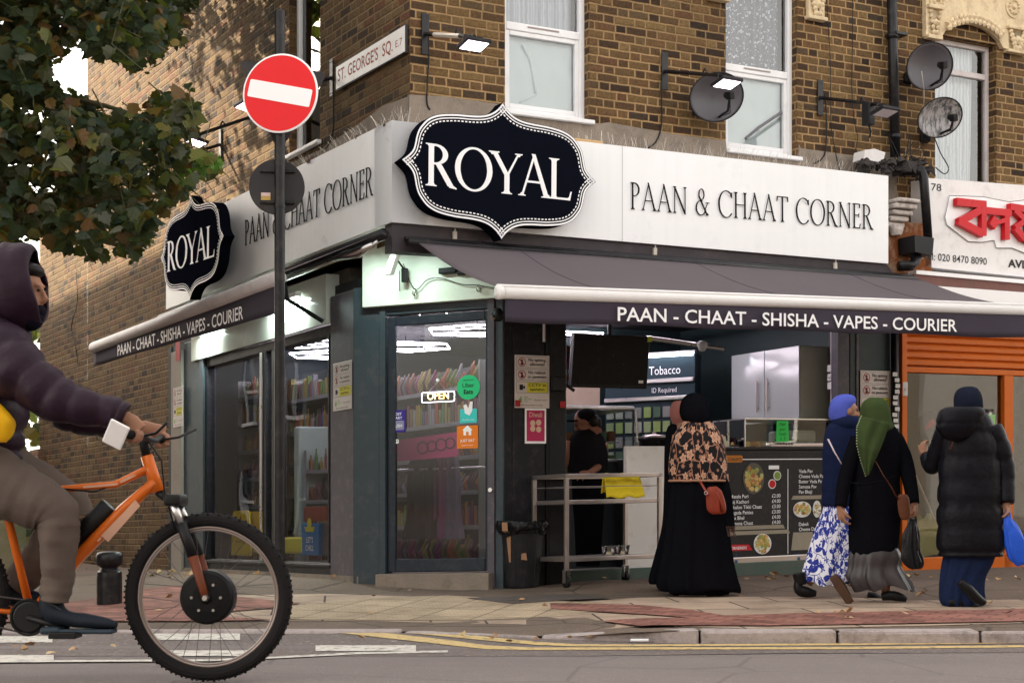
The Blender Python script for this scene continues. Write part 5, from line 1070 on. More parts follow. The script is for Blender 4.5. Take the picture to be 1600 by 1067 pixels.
# ================= street tree =================
TD = 13.2
tx0 = D(2, 0, TD)[0]
TR = thing('street_tree', 'leafy plane tree hanging over the left of the shop, part of its leaves turning brown', 'tree', (tx0, TD, pavz(tx0, TD)))
bark = mat('plane_bark', (.16, .14, .09), .9, var=.35, vs=5, bump=.7, bs=18, c2=(.1, .11, .055))
def inpoly(x, y, P):
    c = False; n = len(P)
    for i in range(n):
        (x1, y1), (x2, y2) = P[i], P[i - 1]
        if (y1 > y) != (y2 > y) and x < (x2 - x1) * (y - y1) / (y2 - y1) + x1: c = not c
    return c
crown_out = [(-260, -260), (300, -260), (318, -20), (300, 18), (285, 55), (250, 85), (215, 118), (200, 100), (168, 92), (140, 78), (108, 68), (84, 82), (78, 118), (86, 150), (125, 152), (150, 168), (190, 182), (214, 168), (255, 142), (300, 150), (318, 175), (300, 205), (270, 225), (300, 235), (330, 228), (345, 250), (335, 275), (300, 295), (270, 308), (248, 330), (236, 370), (212, 400), (180, 395), (150, 410), (110, 385), (90, 400), (60, 372), (10, 378), (-60, 400), (-260, 380)]
crown_in = [(x * .96 + 4, y * .96 + 4) for x, y in crown_out]
tr2 = random.Random(11); mb = MB(); zg = pavz(tx0, TD)
trunk = [(tx0, TD, zg - .1), (tx0 + .02, TD, 1), (tx0 - .05, TD - .05, 2.2), (tx0 - .1, TD, 3.3), (tx0 - .15, TD, 4.6), (tx0 - .1, TD, 6.0)]
mb.tube(catmull(trunk, 4, False), [.2 - .13 * i / 20 for i in range(21)], 12); brs = []
for i in range(34):
    z = tr2.uniform(2.6, 5.8); a = tr2.uniform(-1.1, 1.9) if i % 3 else tr2.uniform(0, 6.28); L = tr2.uniform(.9, 2.2); p = Vector((tx0 - .12, TD, z)); pts = [p]; dv = Vector((math.cos(a), -.55 * math.sin(a), tr2.uniform(-.05, .5)))
    for k in range(6): dv = (dv + Vector((tr2.uniform(-.25, .25), tr2.uniform(-.25, .25), -.10))).normalized(); p = p + dv * L / 6; pts.append(p)
    pts = [q for q in pts if inpoly(800 + q.x / q.y * FPX, YH - (q.z - CAMZ) / q.y * FPX, crown_in)]
    if len(pts) < 3: continue
    mb.tube(pts, [.04 * (1 - j / len(pts)) + .006 for j in range(len(pts))], 6)
mb.build('trunk', bark, TR, W, smooth=True)
lm = leafmat('plane_leaf', [(0, (.007, .018, .009)), (.32, (.014, .032, .014)), (.54, (.022, .038, .013)), (.66, (.035, .042, .014)), (.75, (.085, .09, .07)), (.82, (.12, .13, .02)), (.89, (.12, .06, .016)), (.96, (.08, .03, .012)), (1, (.17, .12, .02))], .3)
tr3 = random.Random(5); mb = MB(); cnt = 0
clump = [(tr3.uniform(-250, 340), tr3.uniform(-250, 400), tr3.uniform(11.4, 15.2), tr3.uniform(.16, .34)) for _ in range(1150)]
clump = [q for q in clump if inpoly(q[0], q[1], crown_out)]
for (cx, cy, cd_, cr) in clump:
    c3 = Vector(D(cx, cy, cd_))
    for _ in range(int(15)):
        o3 = Vector((tr3.gauss(0, 1), tr3.gauss(0, 1), tr3.gauss(0, .8))) * cr * .55; p = c3 + o3; sxp, syp = 800 + p.x / p.y * FPX, YH - (p.z - CAMZ) / p.y * FPX
        if not inpoly(sxp + tr3.gauss(0, 6), syp + tr3.gauss(0, 6), crown_out): continue
        nn = Vector((tr3.gauss(0, .6), -.5 + tr3.gauss(0, .6), .6 + tr3.gauss(0, .5))); leaf_verts(mb, p, tr3.choice((.06, .08, .1, .12, .15)) * tr3.uniform(.8, 1.15), nn, (tr3.uniform(-.9, .9), tr3.uniform(-.4, .4), -1), tr3.uniform(-.5, 1.1)); cnt += 1
# upper and far crown outside the frame: it throws the dapples
for _ in range(8000):
    p = Vector((tx0 + tr3.gauss(-.6, 1.2), TD + tr3.gauss(2.0, 2.0), 6.6 + tr3.gauss(0, 1.1)))
    if YH - (p.z - CAMZ) / p.y * FPX > -20 and 800 + p.x / p.y * FPX > -40: continue
    leaf_verts(mb, p, tr3.uniform(.1, .18), (tr3.gauss(0, .6), tr3.gauss(0, .6), 1), (tr3.uniform(-1, 1), tr3.uniform(-1, 1), -.4), tr3.uniform(-.2, .6))
mb.build('crown', lm, TR, W)
mb = MB()
for (cx, cy, cd_, cr) in clump[::4]:
    a = Vector(D(cx, cy, cd_)); p = a + Vector((tr3.uniform(-.35, .1), tr3.uniform(-.2, .2), tr3.uniform(.1, .35))); q = a + Vector((tr3.uniform(0, .3), 0, tr3.uniform(-.25, 0)))
    mb.tube([p, a, q], [.006, .004, .002], 4)
mb.build('twigs', bark, TR, W)
mb = MB()
for cx, cy, n in ((318, 262, 16), (300, 278, 10), (330, 248, 7)):
    for _ in range(n): p = Vector(D(cx + tr3.gauss(0, 12), cy + tr3.gauss(0, 9), 12.6)); leaf_verts(mb, p, tr3.uniform(.05, .09), (tr3.gauss(0, .5), -1, .3), (tr3.uniform(-.6, .6), 0, -1), .3)
mb.build('young_leaves', leafmat('young_leaf', [(0, (.07, .2, .02)), (.6, (.12, .28, .03)), (1, (.06, .12, .02))], .3), TR, W)

hp_ = D(20, 800, 25); HB = thing('bush', 'dark green bush at the far left beyond the end of the brick wall', 'bush', (hp_[0], 25, -.5))
mb = MB()
for _ in range(1500): leaf_verts(mb, (hp_[0] - .6 + tr3.gauss(0, .9), 25 + tr3.gauss(0, .8), tr3.uniform(-.5, 3.6)), tr3.uniform(.15, .3), (tr3.gauss(0, .5), -1, .5), (tr3.uniform(-1, 1), 0, -1), .3)
mb.build('leaves', lm, HB, W)
mb = MB(); mb.tube([(hp_[0] - .6, 25, -.6), (hp_[0] - .6, 25, 2.6)], [.1, .03], 8); mb.build('stem', bark, HB, W)
# ================= inside the shop =================
HEX = emit('led_tube', (1.0, .87, .98), 9.0)
def hexlight(label, c, rx, ry, fr=B):
    t = thing('hexagon_light', label, 'ceiling light', fr(c)[0], 'hexagon tube lights on the shop ceiling')
    P = [(c[0] + rx * math.cos(PI / 3 * k), c[1] + ry * math.sin(PI / 3 * k), c[2]) for k in range(6)]; I = [(c[0] + rx * .45 * math.cos(PI / 3 * k), c[1] + ry * .45 * math.sin(PI / 3 * k), c[2]) for k in range(6)]
    m_ = MB()
    for k in range(6):
        m_.tube([P[k], P[(k + 1) % 6]], .0065, 5); m_.tube([P[k], I[k]], .005, 5); m_.tube([I[k], I[(k + 1) % 6]], .005, 5)
    m_.build('tube', HEX, t, fr)
    m_ = MB(); m_.tube([(c[0], c[1], c[2] + .02), (c[0], c[1], ZC)], .006, 4); m_.tube([P[0], P[3]], .006, 4); m_.build('hanger', charcoal, t, fr)
hz = ZC - .12; k_ = 0
for (u_, w_) in ((1.0, 1.9), (1.0, 3.1), (1.0, 4.3), (2.3, 1.3), (2.3, 2.7), (2.3, 4.3), (3.4, 1.2), (3.4, 2.9), (1.9, 5.3)):
    hexlight('white glowing hexagon tube lights hanging under the dark shop ceiling', (u_, w_, hz), .55, .5)
for (u_, w_, e) in () and ((1.1, 2.8, 26), (2.4, 2.4, 30), (3.7, 1.9, 26), (2.2, 4.6, 26)):
    area('ceiling_tube_light', B((u_, w_, hz - .05))[0], (0, 0, ANG), 1.0, 1.0, e, (1.0, .96, .98))
goods = leafmat('packets', [(0, (.22, .03, .02)), (.12, (.25, .14, .02)), (.24, (.03, .12, .04)), (.34, (.2, .19, .17)), (.44, (.02, .03, .12)), (.56, (.2, .07, .02)), (.66, (.02, .02, .025)), (.76, (.12, .02, .06)), (.86, (.04, .03, .03)), (.94, (.2, .17, .05)), (1, (.03, .025, .02))], 0)
shelf_m = mat('shelf_grey', (.16, .165, .17), .4, .3, var=.08)
def goods_row(m_, x0, x1, y, z, hmax, dep, kind):
    x = x0
    while x < x1 - .03:
        wd = rnd.uniform(.03, .075); h = hmax * rnd.uniform(.55, .95); wd = min(wd, x1 - x)
        if kind == 'bag':
            r_ = wd * .5; m_.add([(x, y, z), (x + wd, y, z), (x + wd * .92, y + .02, z + h), (x + wd * .08, y + .02, z + h), (x + wd / 2, y - dep * .35, z + h * .45)], [(0, 1, 4), (1, 2, 4), (2, 3, 4), (3, 0, 4)])
        elif kind == 'bottle': m_.lathe((x + wd / 2, y, z), [(wd * .42, 0), (wd * .42, h * .6), (wd * .15, h * .8), (wd * .15, h)], 8)
        else: m_.box((x, y - dep * .3, z), (x + wd - .008, y + .02, z + h))
        x += wd + .006
def rack(label, fr, L, H, levels, kinds, cat='shelving', dep=.3, name='shelf_unit', backm=None):
    t = thing(name, label, cat, fr((L / 2, 0, 0))[0])
    m_ = MB(); m_.box((0, dep, 0), (L, dep + .03, H)); m_.build('back_panel', backm or mat('rack_back', (.05, .052, .055), .5), t, fr)
    m_ = MB(); m_.box((-.02, 0, 0), (0, dep, H)); m_.box((L, 0, 0), (L + .02, dep, H)); m_.build('side_panel', shelf_m, t, fr)
    dz = H / levels
    for i in range(levels):
        z = .1 + i * dz; m_ = MB(); m_.box((0, 0, z - .025), (L, dep, z)); m_.box((0, -.008, z - .03), (L, -.001, z + .01)); m_.build('shelf', shelf_m, t, fr)
        m_ = MB(); goods_row(m_, .02, L - .02, .08, z + .001, dz * .8, .12, kinds[i % len(kinds)]); o = m_.build('goods', goods, t, fr); o['kind'] = 'stuff'
    return t
# racks seen through the side window (facing the side street) and through the door
rack('grey shelving of snack packets behind the side window, right part', sub(B, (1.75, 3.6, .1), -90), 1.9, 2.0, 6, ['bag', 'box', 'bag'])
rack('tall shelving of bottles behind the side window, left of the mullion', sub(B, (1.3, 5.4, .1), -90), 1.6, 2.1, 6, ['bottle', 'bottle', 'box'])
rack('low shelving of colourful groceries behind the corner door', sub(B, (.95, 3.9, .1), -25), 1.5, 1.25, 4, ['bag', 'box', 'bag', 'bottle'])
rack('shelving of cans and jars against the back wall', sub(B, (2.4, 5.6, .1), -5), 1.9, 1.9, 6, ['box', 'bottle'])
q_r = S(372, 700, .85)
rack('narrow shelving of dark bottles and jars behind the left pane of the side window', sub(B, (.85, q_r[1], .1), -90), .62, 2.1, 7, ['bottle', 'box', 'bottle', 'bag'])
# white display fridge by the side window
mb = MB(); a = sub(B, (.9, 4.1, .1), -90); mb.bbox((-.02, 0, 0), (.12, .5, 1.5), .02); o = mb.build('fridge', mat('fridge_white', (.3, .36, .33), .35), None, a); setp(o, 'tall pale fridge cabinet behind the mullion of the side window', 'fridge')
# poster boxes low in the window
t = thing('drinks_poster', 'blue poster with a yellow cup and white words, low in the side window', 'poster', sfr((X(458), .12, .2))[0])
mb = MB(); px0, px1 = X(456), X(482); pz0, pz1 = Zs(470, 868), Zs(470, 818); mb.bbox((px0, .1, pz0), (px1, .3, pz1)); mb.build('board', mat('poster_blue', (.03, .16, .38), .5), t, sfr)
mb = MB(); cx = (px0 + px1) / 2; mb.prism([(cx - .09, pz0 + .22), (cx + .09, pz0 + .22), (cx + .12, pz1 - .03), (cx - .12, pz1 - .03)], .094, .098); mb.lathe((cx, .092, pz0 + .30), [(.05, 0), (.05, .002)], 12, axis='y'); mb.build('cup', mat('poster_yellow', (.6, .5, .05), .5), t, sfr)
mb = MB(); put_text(mb, "LET'S", cx, pz0 + .12, .05, .096, .01, 'CENTER'); put_text(mb, "CHILL", cx, pz0 + .045, .05, .096, .01, 'CENTER'); mb.build('lettering', white_ac, t, sfr)
mb = MB(); mb.bbox((X(456), .12, pz1 + .02), (X(490), .4, Zs(470, 792)), .006); o = mb.build('crate', mat('crate_red', (.22, .05, .03), .5, var=.4, vs=9), None, sfr); setp(o, 'dark red carton standing on the blue poster in the window', 'carton')
mb = MB(); mb.bbox((X(486), .12, pz0), (X(512), .4, pz1), .006); o = mb.build('crate', mat('crate_brown', (.09, .06, .06), .5, var=.5, vs=9), None, sfr); setp(o, 'dark brown carton beside the blue poster, next to the pillar', 'carton')
# wet floor sign and yellow tub
t = thing('wet_floor_sign', 'yellow folding wet floor sign with warning triangle in the side window', 'warning sign', sfr((X(357), .14, .1))[0])
yel = mat('safety_yellow', (.62, .46, .03), .4, var=.1); a0, a1 = X(344), X(374); z0, z1 = Zs(360, 868), Zs(360, 798); cx = (a0 + a1) / 2
mb = MB(); mb.prism([(a0, z0), (a1, z0), (a1 - .05, z1 - .02), (a1 - .09, z1), (a0 + .09, z1), (a0 + .05, z1 - .02)], .12, .135); mb.build('front_panel', yel, t, sfr)
mb = MB(); mb.prism([(a0, z0), (a1, z0), (a1 - .06, z1 - .01), (a0 + .06, z1 - .01)], .3, .31); mb.build('back_panel', yel, t, sfr)
mb = MB(); T_ = [(cx - .13, z0 + .2), (cx + .13, z0 + .2), (cx, z0 + .42)]; mb.band(T_, inset(T_, .022), .118); mb.build('triangle', mat('tri_red', (.3, .05, .02), .5), t, sfr)
mb = MB(); mb.box((cx - .01, .116, z0 + .28), (cx + .01, .118, z0 + .35)); mb.box((cx - .01, .116, z0 + .245), (cx + .01, .118, z0 + .265)); put_text(mb, 'CAUTION WET FLOOR', cx, z0 + .13, .025, .117, 0, 'CENTER', width=.3); mb.build('lettering', black_plastic, t, sfr)
mb = MB(); mb.bbox((X(356), .16, z0 + .02), (X(408), .45, z0 + .18), .02); o = mb.build('tub', mat('tub_yellow', (.55, .52, .05), .4), None, sfr); setp(o, 'low yellow plastic tub on the floor behind the wet floor sign', 'tub')

# ---------------- notices ----------------
cream_p = mat('notice_cream', (.62, .56, .53), .5, var=.04, dirt=.15); ink = mat('ink', (.02, .018, .02), .6); redi = mat('notice_red', (.35, .03, .03), .5); yli = mat('notice_yellow', (.62, .58, .06), .5); grn = mat('notice_green', (.15, .38, .12), .5)
def notice(label, fr, wd, h, full=True):
    """council notice: no spitting, no rubbish, CCTV"""
    t = thing('notice', label, 'notice', fr((wd / 2, 0, 0))[0]); rows = 3 if full else 2
    m_ = MB(); m_.bbox((0, -.004, 0), (wd, 0, h), .002); m_.build('board', cream_p, t, fr)
    rh = h / 4.2; m_ = MB(); m2 = MB(); m3 = MB(); m4 = MB()
    for i, (a, b_) in enumerate([('No spitting', 'allowed'), ('No rubbish', 'on pavement'), ('CCTV in', 'operation')]):
        z1 = h - .02 * h - i * rh * 1.0 - .01 * h; z0 = z1 - rh * .88; fr_ = rrect(wd * .04, z0, wd * .96, z1, .006, 3); m_.band(fr_, inset(fr_, .0022), -.0055)
        tx_ = wd * .64
        if i == 2: m3.box((wd * .34, -.0052, z0 + .004), (wd * .95, -.0046, z1 - .004))
        put_text(m_, a, tx_, z0 + rh * .52, rh * .24, -.0062, .014, 'CENTER', width=wd * .5); put_text(m_, b_, tx_, z0 + rh * .18, rh * .24, -.0062, .014, 'CENTER', width=wd * (.54 if i == 1 else .42))
        cx, cz, r_ = wd * .2, (z0 + z1) / 2, rh * .36
        if i < 2:
            C_ = [(cx + r_ * math.cos(2 * PI * k / 24), cz + r_ * math.sin(2 * PI * k / 24)) for k in range(24)]; m2.band(C_, inset(C_, r_ * .16), -.0062); m2.add([(cx - r_ * .7, -.0066, cz + r_ * .55), (cx - r_ * .55, -.0066, cz + r_ * .7), (cx + r_ * .7, -.0066, cz - r_ * .55), (cx + r_ * .55, -.0066, cz - r_ * .7)], [(0, 3, 2, 1)])
            m_.add([(cx - r_ * .4, -.0058, cz - r_ * .65), (cx + r_ * .3, -.0058, cz - r_ * .65), (cx + r_ * .35, -.0058, cz + r_ * .1), (cx - r_ * .1, -.0058, cz + r_ * .15)], [(0, 1, 2, 3)]); m_.lathe((cx, -.0056, cz + r_ * .35), [(r_ * .26, -.0008), (r_ * .26, 0)], 10, axis='y')
        else: m_.box((cx - r_ * .6, -.0058, cz - r_ * .6), (cx + r_ * .3, -.005, cz + r_ * .6)); m_.add([(cx + r_ * .3, -.0056, cz - r_ * .15), (cx + r_ * .8, -.0056, cz - r_ * .4), (cx + r_ * .8, -.0056, cz + r_ * .4), (cx + r_ * .3, -.0056, cz + r_ * .15)], [(0, 1, 2, 3)])
    put_text(m_, 'Bin provided in shop', wd * .5, h * .04, h * .028, -.006, .004, 'CENTER', width=wd * .62)
    put_text(m4, 'KEEP', wd * .26, h * .19, h * .03, -.006, .003); put_text(m4, 'BRITAIN', wd * .26, h * .15, h * .03, -.006, .003); put_text(m4, 'TIDY', wd * .26, h * .11, h * .03, -.006, .003); m4.lathe((wd * .17, -.0055, h * .2), [(h * .017, -.001), (h * .017, 0)], 8, axis='y'); m4.box((wd * .12, -.0062, h * .1), (wd * .2, -.005, h * .18))
    put_text(m_, 'Newham London', wd * .56, h * .14, h * .028, -.006, .0, width=wd * .38)
    m_.build('lettering', ink, t, fr); m2.build('prohibition_mark', redi, t, fr); m3.build('yellow_field', yli, t, fr); m4.build('green_lettering', grn, t, fr); return t
a, b_ = F(804, 637, WF - .012), F(858, 556, WF - .012)
notice('cream three panel council notice on the charcoal pillar beside the door', sub(B, (a[0], WF - .012, a[2])), b_[0] - a[0], b_[2] - a[2])
a, b_ = S(521, 643, US - .004), S(550, 562, US - .004)
notice('cream three panel council notice on the pale pillar left of the door', sub(B, (US - .004, a[1], a[2]), -90), a[1] - b_[1], b_[2] - a[2])
a, b_ = S(271, 668, US - .035), S(286, 603, US - .035)
notice('council notice at the far left on the grey stone pilaster', sub(B, (US - .034, a[1], a[2]), -90), a[1] - b_[1], b_[2] - a[2])
a, b_ = F(1344, 662, WF - .014), F(1391, 580, WF - .014)
notice('council notice on the right end pier beside the orange shop', sub(B, (a[0], WF - .014, a[2])), b_[0] - a[0], b_[2] - a[2])
a, b_ = F(820, 692, WF - .012), F(853, 639, WF - .012); f = sub(B, (a[0], WF - .012, a[2])); wd, h = b_[0] - a[0], b_[2] - a[2]
t = thing('festival_poster', 'pink poster with gold title and four small dishes, under the pillar notice', 'poster', f((wd / 2, 0, 0))[0])
mb = MB(); mb.box((0, -.003, -.004), (wd, 0, h + .004)); mb.build('paper', white_ac, t, f); mb = MB(); mb.box((.016, -.0045, .015), (wd - .016, -.0032, h - .012)); mb.build('print', mat('poster_pink', (.42, .03, .10), .5, var=.1), t, f)
mb = MB(); put_text(mb, 'Diwali', wd / 2, h * .76, .04, -.0055, .01, 'CENTER', width=wd * .6)
for cx, cz in ((.36, .58), (.64, .6), (.36, .42), (.64, .4)): mb.lathe((cx * wd, -.0045, cz * h), [(.026, -.001), (.026, 0)], 12, axis='y')
mb.build('gold_print', mat('poster_gold', (.6, .42, .3), .5), t, f)
# red stickers
for lb_, (x, y, w_) in {'small red sticker on the grey stone pilaster under the side awning': (278, 545, None), 'tiny red and white sticker at the lower left of the pillar notice': (809, 630, WF - .022), 'tiny red sticker on the dark shutter guide': (879, 632, WF - .02)}.items():
    if w_ is None: p = S(x, y, US - .035); f = sub(B, p, -90); s_ = (.14, .26)
    else: p = F(x, y, w_); f = sub(B, p); s_ = (.05, .055)
    mb = MB(); mb.box((-s_[0] / 2, -.003, -s_[1] / 2), (s_[0] / 2, 0, s_[1] / 2)); o = mb.build('sticker', redi, None, f); setp(o, lb_, 'sticker')
# ---------------- door dressings ----------------
def ds(px, py, off=.03): return DF(px, py, off)
def dbox(name, label, cat, x0, y0, x1, y1, m_, off=.03, r_=.006):
    a, b_ = ds(x0, y1, off), ds(x1, y0, off); P_ = rrect(a[0], a[2], b_[0], b_[2], r_, 3); q = MB(); q.prism(P_, off - .002, off); o = q.build(name, m_, None, df); setp(o, label, cat); return o, a, b_
c = ds(732, 605); r_ = (ds(750, 605)[0] - ds(714, 605)[0]) / 2
t = thing('round_sticker', 'round green delivery sticker in the upper right of the door glass', 'sticker', df(c)[0])
mb = MB(); mb.lathe((c[0], .028, c[2]), [(.0, 0), (r_, 0), (r_, .002)], 40, axis='y'); mb.build('disc', mat('sticker_mint', (.03, .55, .22), .5, var=.02), t, df)
mb = MB(); put_text(mb, 'ORDER WITH', c[0], c[2] + .055, .011, .0265, .0, 'CENTER'); put_text(mb, 'Uber', c[0], c[2] + .0, .036, .0265, .0, 'CENTER'); put_text(mb, 'Eats', c[0], c[2] - .055, .036, .0265, .022, 'CENTER'); mb.build('lettering', ink, t, df)
o, a, b_ = dbox('square_sticker', 'orange square delivery sticker with a white house and cutlery', 'sticker', 714, 664, 747, 701, mat('sticker_orange', (.75, .2, .02), .5))
cx = (a[0] + b_[0]) / 2; mb = MB(); zc = a[2] + .11
mb.prism([(cx - .035, zc), (cx - .012, zc), (cx - .012, zc + .03), (cx + .012, zc + .03), (cx + .012, zc), (cx + .035, zc), (cx + .035, zc + .04), (cx + .045, zc + .045), (cx, zc + .085), (cx - .045, zc + .045), (cx - .035, zc + .04)], .026, .0275); put_text(mb, 'JUST EAT', cx, a[2] + .055, .022, .0265, .008, 'CENTER', width=.13); put_text(mb, 'ORDER ON THE APP', cx, a[2] + .022, .008, .0265, 0, 'CENTER'); mb.build('lettering', white_ac, o, df)
o, a, b_ = dbox('delivery_sticker', 'turquoise delivery sticker below the round green one', 'sticker', 719, 638, 745, 661, mat('sticker_turq', (.05, .6, .58), .5)); cx = (a[0] + b_[0]) / 2
mb = MB(); mb.prism([(cx - .03, a[2] + .08), (cx + .01, a[2] + .06), (cx + .035, a[2] + .1), (cx + .04, b_[2] + .06), (cx + .015, b_[2] + .06), (cx, a[2] + .12), (cx - .02, b_[2] + .04), (cx - .045, b_[2] + .03)], .0255, .0275); put_text(mb, 'food for you', cx, a[2] + .02, .014, .0265, 0, 'CENTER'); mb.build('lettering', white_ac, o, df)
o, a, b_ = dbox('purple_sticker', 'purple vape sticker with two boxes of words on the left of the door', 'sticker', 609, 640, 634, 676, mat('sticker_purple', (.05, .03, .25), .5)); cx = (a[0] + b_[0]) / 2
mb = MB(); put_text(mb, 'LOST', cx, b_[2] - .045, .022, .0265, .012, 'CENTER'); put_text(mb, 'MARY', cx, b_[2] - .078, .022, .0265, .012, 'CENTER'); put_text(mb, 'RUSH', cx, a[2] + .045, .024, .0255, .012, 'CENTER'); mb.build('lettering', white_ac, o, df)
mb = MB(); mb.prism(rrect(a[0] + .015, a[2] + .02, b_[0] - .015, a[2] + .1, .008), .026, .0275); mb.build('grey_box', mat('sticker_grey', (.25, .25, .38), .5), o, df)
o, a, b_ = dbox('push_sticker', 'small white push sticker under the purple one', 'sticker', 609, 686, 623, 693, white_ac); mb = MB(); put_text(mb, 'PUSH', (a[0] + b_[0]) / 2, a[2] + .009, .02, .0265, .01, 'CENTER'); mb.build('lettering', ink, o, df)
o, a, b_ = dbox('red_sticker', 'small red and white sticker under the push sticker', 'sticker', 611, 697, 619, 709, redi)
# OPEN neon
neon = emit('neon_amber', (1.0, .55, .2), 1.6); neonw = emit('neon_white', (1.0, .92, .95), .9)
a, b_ = ds(659, 629, .08), ds(710, 611, .08); t = thing('open_sign', 'lit open sign in amber neon letters inside the door glass', 'sign', df(a)[0])
mb = MB(); P_ = rrect(a[0], a[2], b_[0], b_[2], .012); mb.tube([(p[0], .08, p[1]) for p in P_], .004, 6, close=True); mb.build('neon_frame', neonw, t, df)
mb = MB(); put_text(mb, 'OPEN', (a[0] + b_[0]) / 2, a[2] + .022, .06, .079, .005, 'CENTER', width=(b_[0] - a[0]) * .66); mb.build('lettering', neon, t, df)
mb = MB(); cx = (a[0] + b_[0]) / 2; mb.tube([(a[0] + .06, .08, b_[2]), (cx, .08, b_[2] + .09), (b_[0] - .06, .08, b_[2])], .0015, 4); mb.lathe((cx, .07, b_[2] + .1), [(.014, 0), (.018, .01), (.005, .015)], 10, axis='y'); mb.build('hook', alu, t, df)
# pink banner and clothes behind the door
t = thing('pink_banner', 'pink banner with dark scrolls hanging inside behind the door glass', 'banner', df(ds(660, 720, .5))[0]); a, b_ = ds(607, 722, .45), ds(716, 676, .45)
mb = MB(); mb.prism([(a[0], a[2]), (b_[0], a[2] + .03), (b_[0], b_[2] + .01), (a[0], b_[2] - .05)], .45, .455); mb.build('cloth', mat('banner_pink', (.38, .03, .13), .6, var=.15), t, df)
mb = MB()
for k in range(4): cx, cz = a[0] + (b_[0] - a[0]) * (.5 + .13 * k), (a[2] + b_[2]) / 2 + .01 * k; mb.torus((cx, .44, cz), .05 - .006 * (k % 2), .006, 20, 5)
mb.build('scroll_print', mat('scroll_dark', (.08, .01, .04), .6), t, df)
for i, (px, c_, ww) in enumerate(((655, (.012, .012, .016), .16), (676, (.02, .015, .02), .14), (693, (.16, .05, .12), .12), (705, (.10, .08, .12), .12))):
    c = ds(px, 790, .9); mb = MB(); H_ = .75
    mb.grid(lambda a_, b2: (c[0] + ww * (.45 + .55 * b2 + .1 * math.sin(7 * b2)) * math.cos(a_ * 2 * PI), .9 + .07 * math.sin(a_ * 2 * PI) + .02 * math.sin(a_ * 40), c[2] + .45 - H_ * b2), 36, 12)
    o = mb.build('hanging_garment', mat('garment_%d' % i, c_, .8, var=.3, vs=20), None, df, smooth=True); setp(o, ['black garment hanging behind the door, leftmost of four', 'dark garment hanging second from left behind the door', 'purple pink garment hanging behind the door', 'grey violet garment hanging at the right behind the door'][i], 'garment', 'garments hanging behind the door')
mb = MB(); a, b_ = ds(610, 735, .85), ds(758, 748, .85); mb.tube([(a[0], .85, a[2]), (b_[0], .85, a[2])], .012, 8); o = mb.build('clothes_rail', alu, None, df); setp(o, 'metal clothes rail carrying garments behind the door glass', 'rail')
# light string over the door
hy = -.085; pts = [(DF(630, 412, hy)), (DF(648, 452, hy)), (DF(668, 437, hy)), (DF(690, 435, hy)), (DF(720, 444, hy)), (DF(748, 446, hy)), (DF(780, 452, hy))]
t = thing('light_string', 'black wire with small clear bulbs strung across the cream panel above the door', 'string light', df(pts[2])[0])
mb = MB(); mb.tube(catmull([tuple(p) for p in pts], 6, False), .004, 5); mb.build('wire', black_plastic, t, df, smooth=True)
for p in (pts[1], pts[5]): mb = MB(); mb.lathe((p[0], p[1], p[2] - .055), [(.008, 0), (.02, .012), (.022, .03), (.012, .05), (.01, .06)], 12); mb.build('bulb', glass('bulb_glass', (.95, .95, .9), .25), t, df, smooth=True)
# camera and floodlight at the top corner
p = DF(615, 410, -.25); t = thing('security_light', 'white wedge shaped light with a black bracket above the left of the door', 'light', df(p)[0])
mb = MB(); mb.prism([(p[0] - .07, p[2] - .1), (p[0] - .01, p[2] - .1), (p[0] + .06, p[2] + .1), (p[0] + .02, p[2] + .12)], -.3, -.22); mb.build('body', mat('cream_plastic', (.65, .6, .55), .4), t, df)
p = DF(633, 432, -.12); mb = MB(); mb.bbox((p[0] - .03, -.14, p[2] - .05), (p[0] + .02, -.09, p[2] + .07), .008); mb.tube([(p[0], -.12, p[2] + .05), (p[0] - .03, -.2, p[2] + .12)], .008, 6); mb.tube([(p[0] - .05, -.12, p[2] + .05), (p[0] - .05, -.12, p[2] - .12)], .004, 4); mb.build('bracket', black_plastic, t, df)
p = DF(702, 424, -.09); mb = MB(); mb.bbox((p[0] - .09, -.12, p[2] - .02), (p[0] + .07, -.06, p[2] + .03), .01); mb.bbox((p[0] + .07, -.11, p[2] - .04), (p[0] + .14, -.06, p[2] + .0), .01); o = mb.build('slim_lamp', black_plastic, None, df); setp(o, 'black lamp lying flat high on the cream panel above the door', 'lamp')
area('door_tube', df((.4, -.5, DF(640, 395, 0)[2]))[0], (0, 0, ANG + R(DA)), .5, .08, 3.2)
p = B(F(778, 489, -.0))[0]; t = thing('security_camera', 'black dome camera bracketed beside the left end of the front awning', 'camera', p)
mb = MB(); mb.lathe(p - np.array([0, 0, .05]), [(.02, -.02), (.05, 0), (.05, .05), (.02, .09)], 16); mb.build('dome', black_plastic, t, W, smooth=True); mb = MB(); mb.tube([p + (-.02, -.02, -.03), p + (-.05, -.05, -.05)], .02, 10); mb.build('lens', alu, t, W)
mb = MB(); p0_, p1_ = F(850, 505, WF - .03), F(850, 534, WF - .03); mb.tube([(p0_[0], WF - .03, p0_[2]), (p1_[0], WF - .03, p1_[2])], .012, 8); o = mb.build('conduit', mat('conduit_cream', (.55, .5, .5), .5), None, B); setp(o, 'short pale conduit at the top of the charcoal pillar', 'conduit')
p = F(874, 600, WF - .05); mb = MB(); mb.bbox((p[0] - .07, WF - .09, p[2] - .06), (p[0] + .05, WF - .02, p[2] + .06), .01); mb.tube([(p[0] + .05, WF - .06, p[2]), (p[0] + .12, WF - .1, p[2] - .06)], .014, 8); o = mb.build('lock_box', charcoal, None, B); setp(o, 'dark metal lock box on the shutter guide beside the kiosk', 'lock')

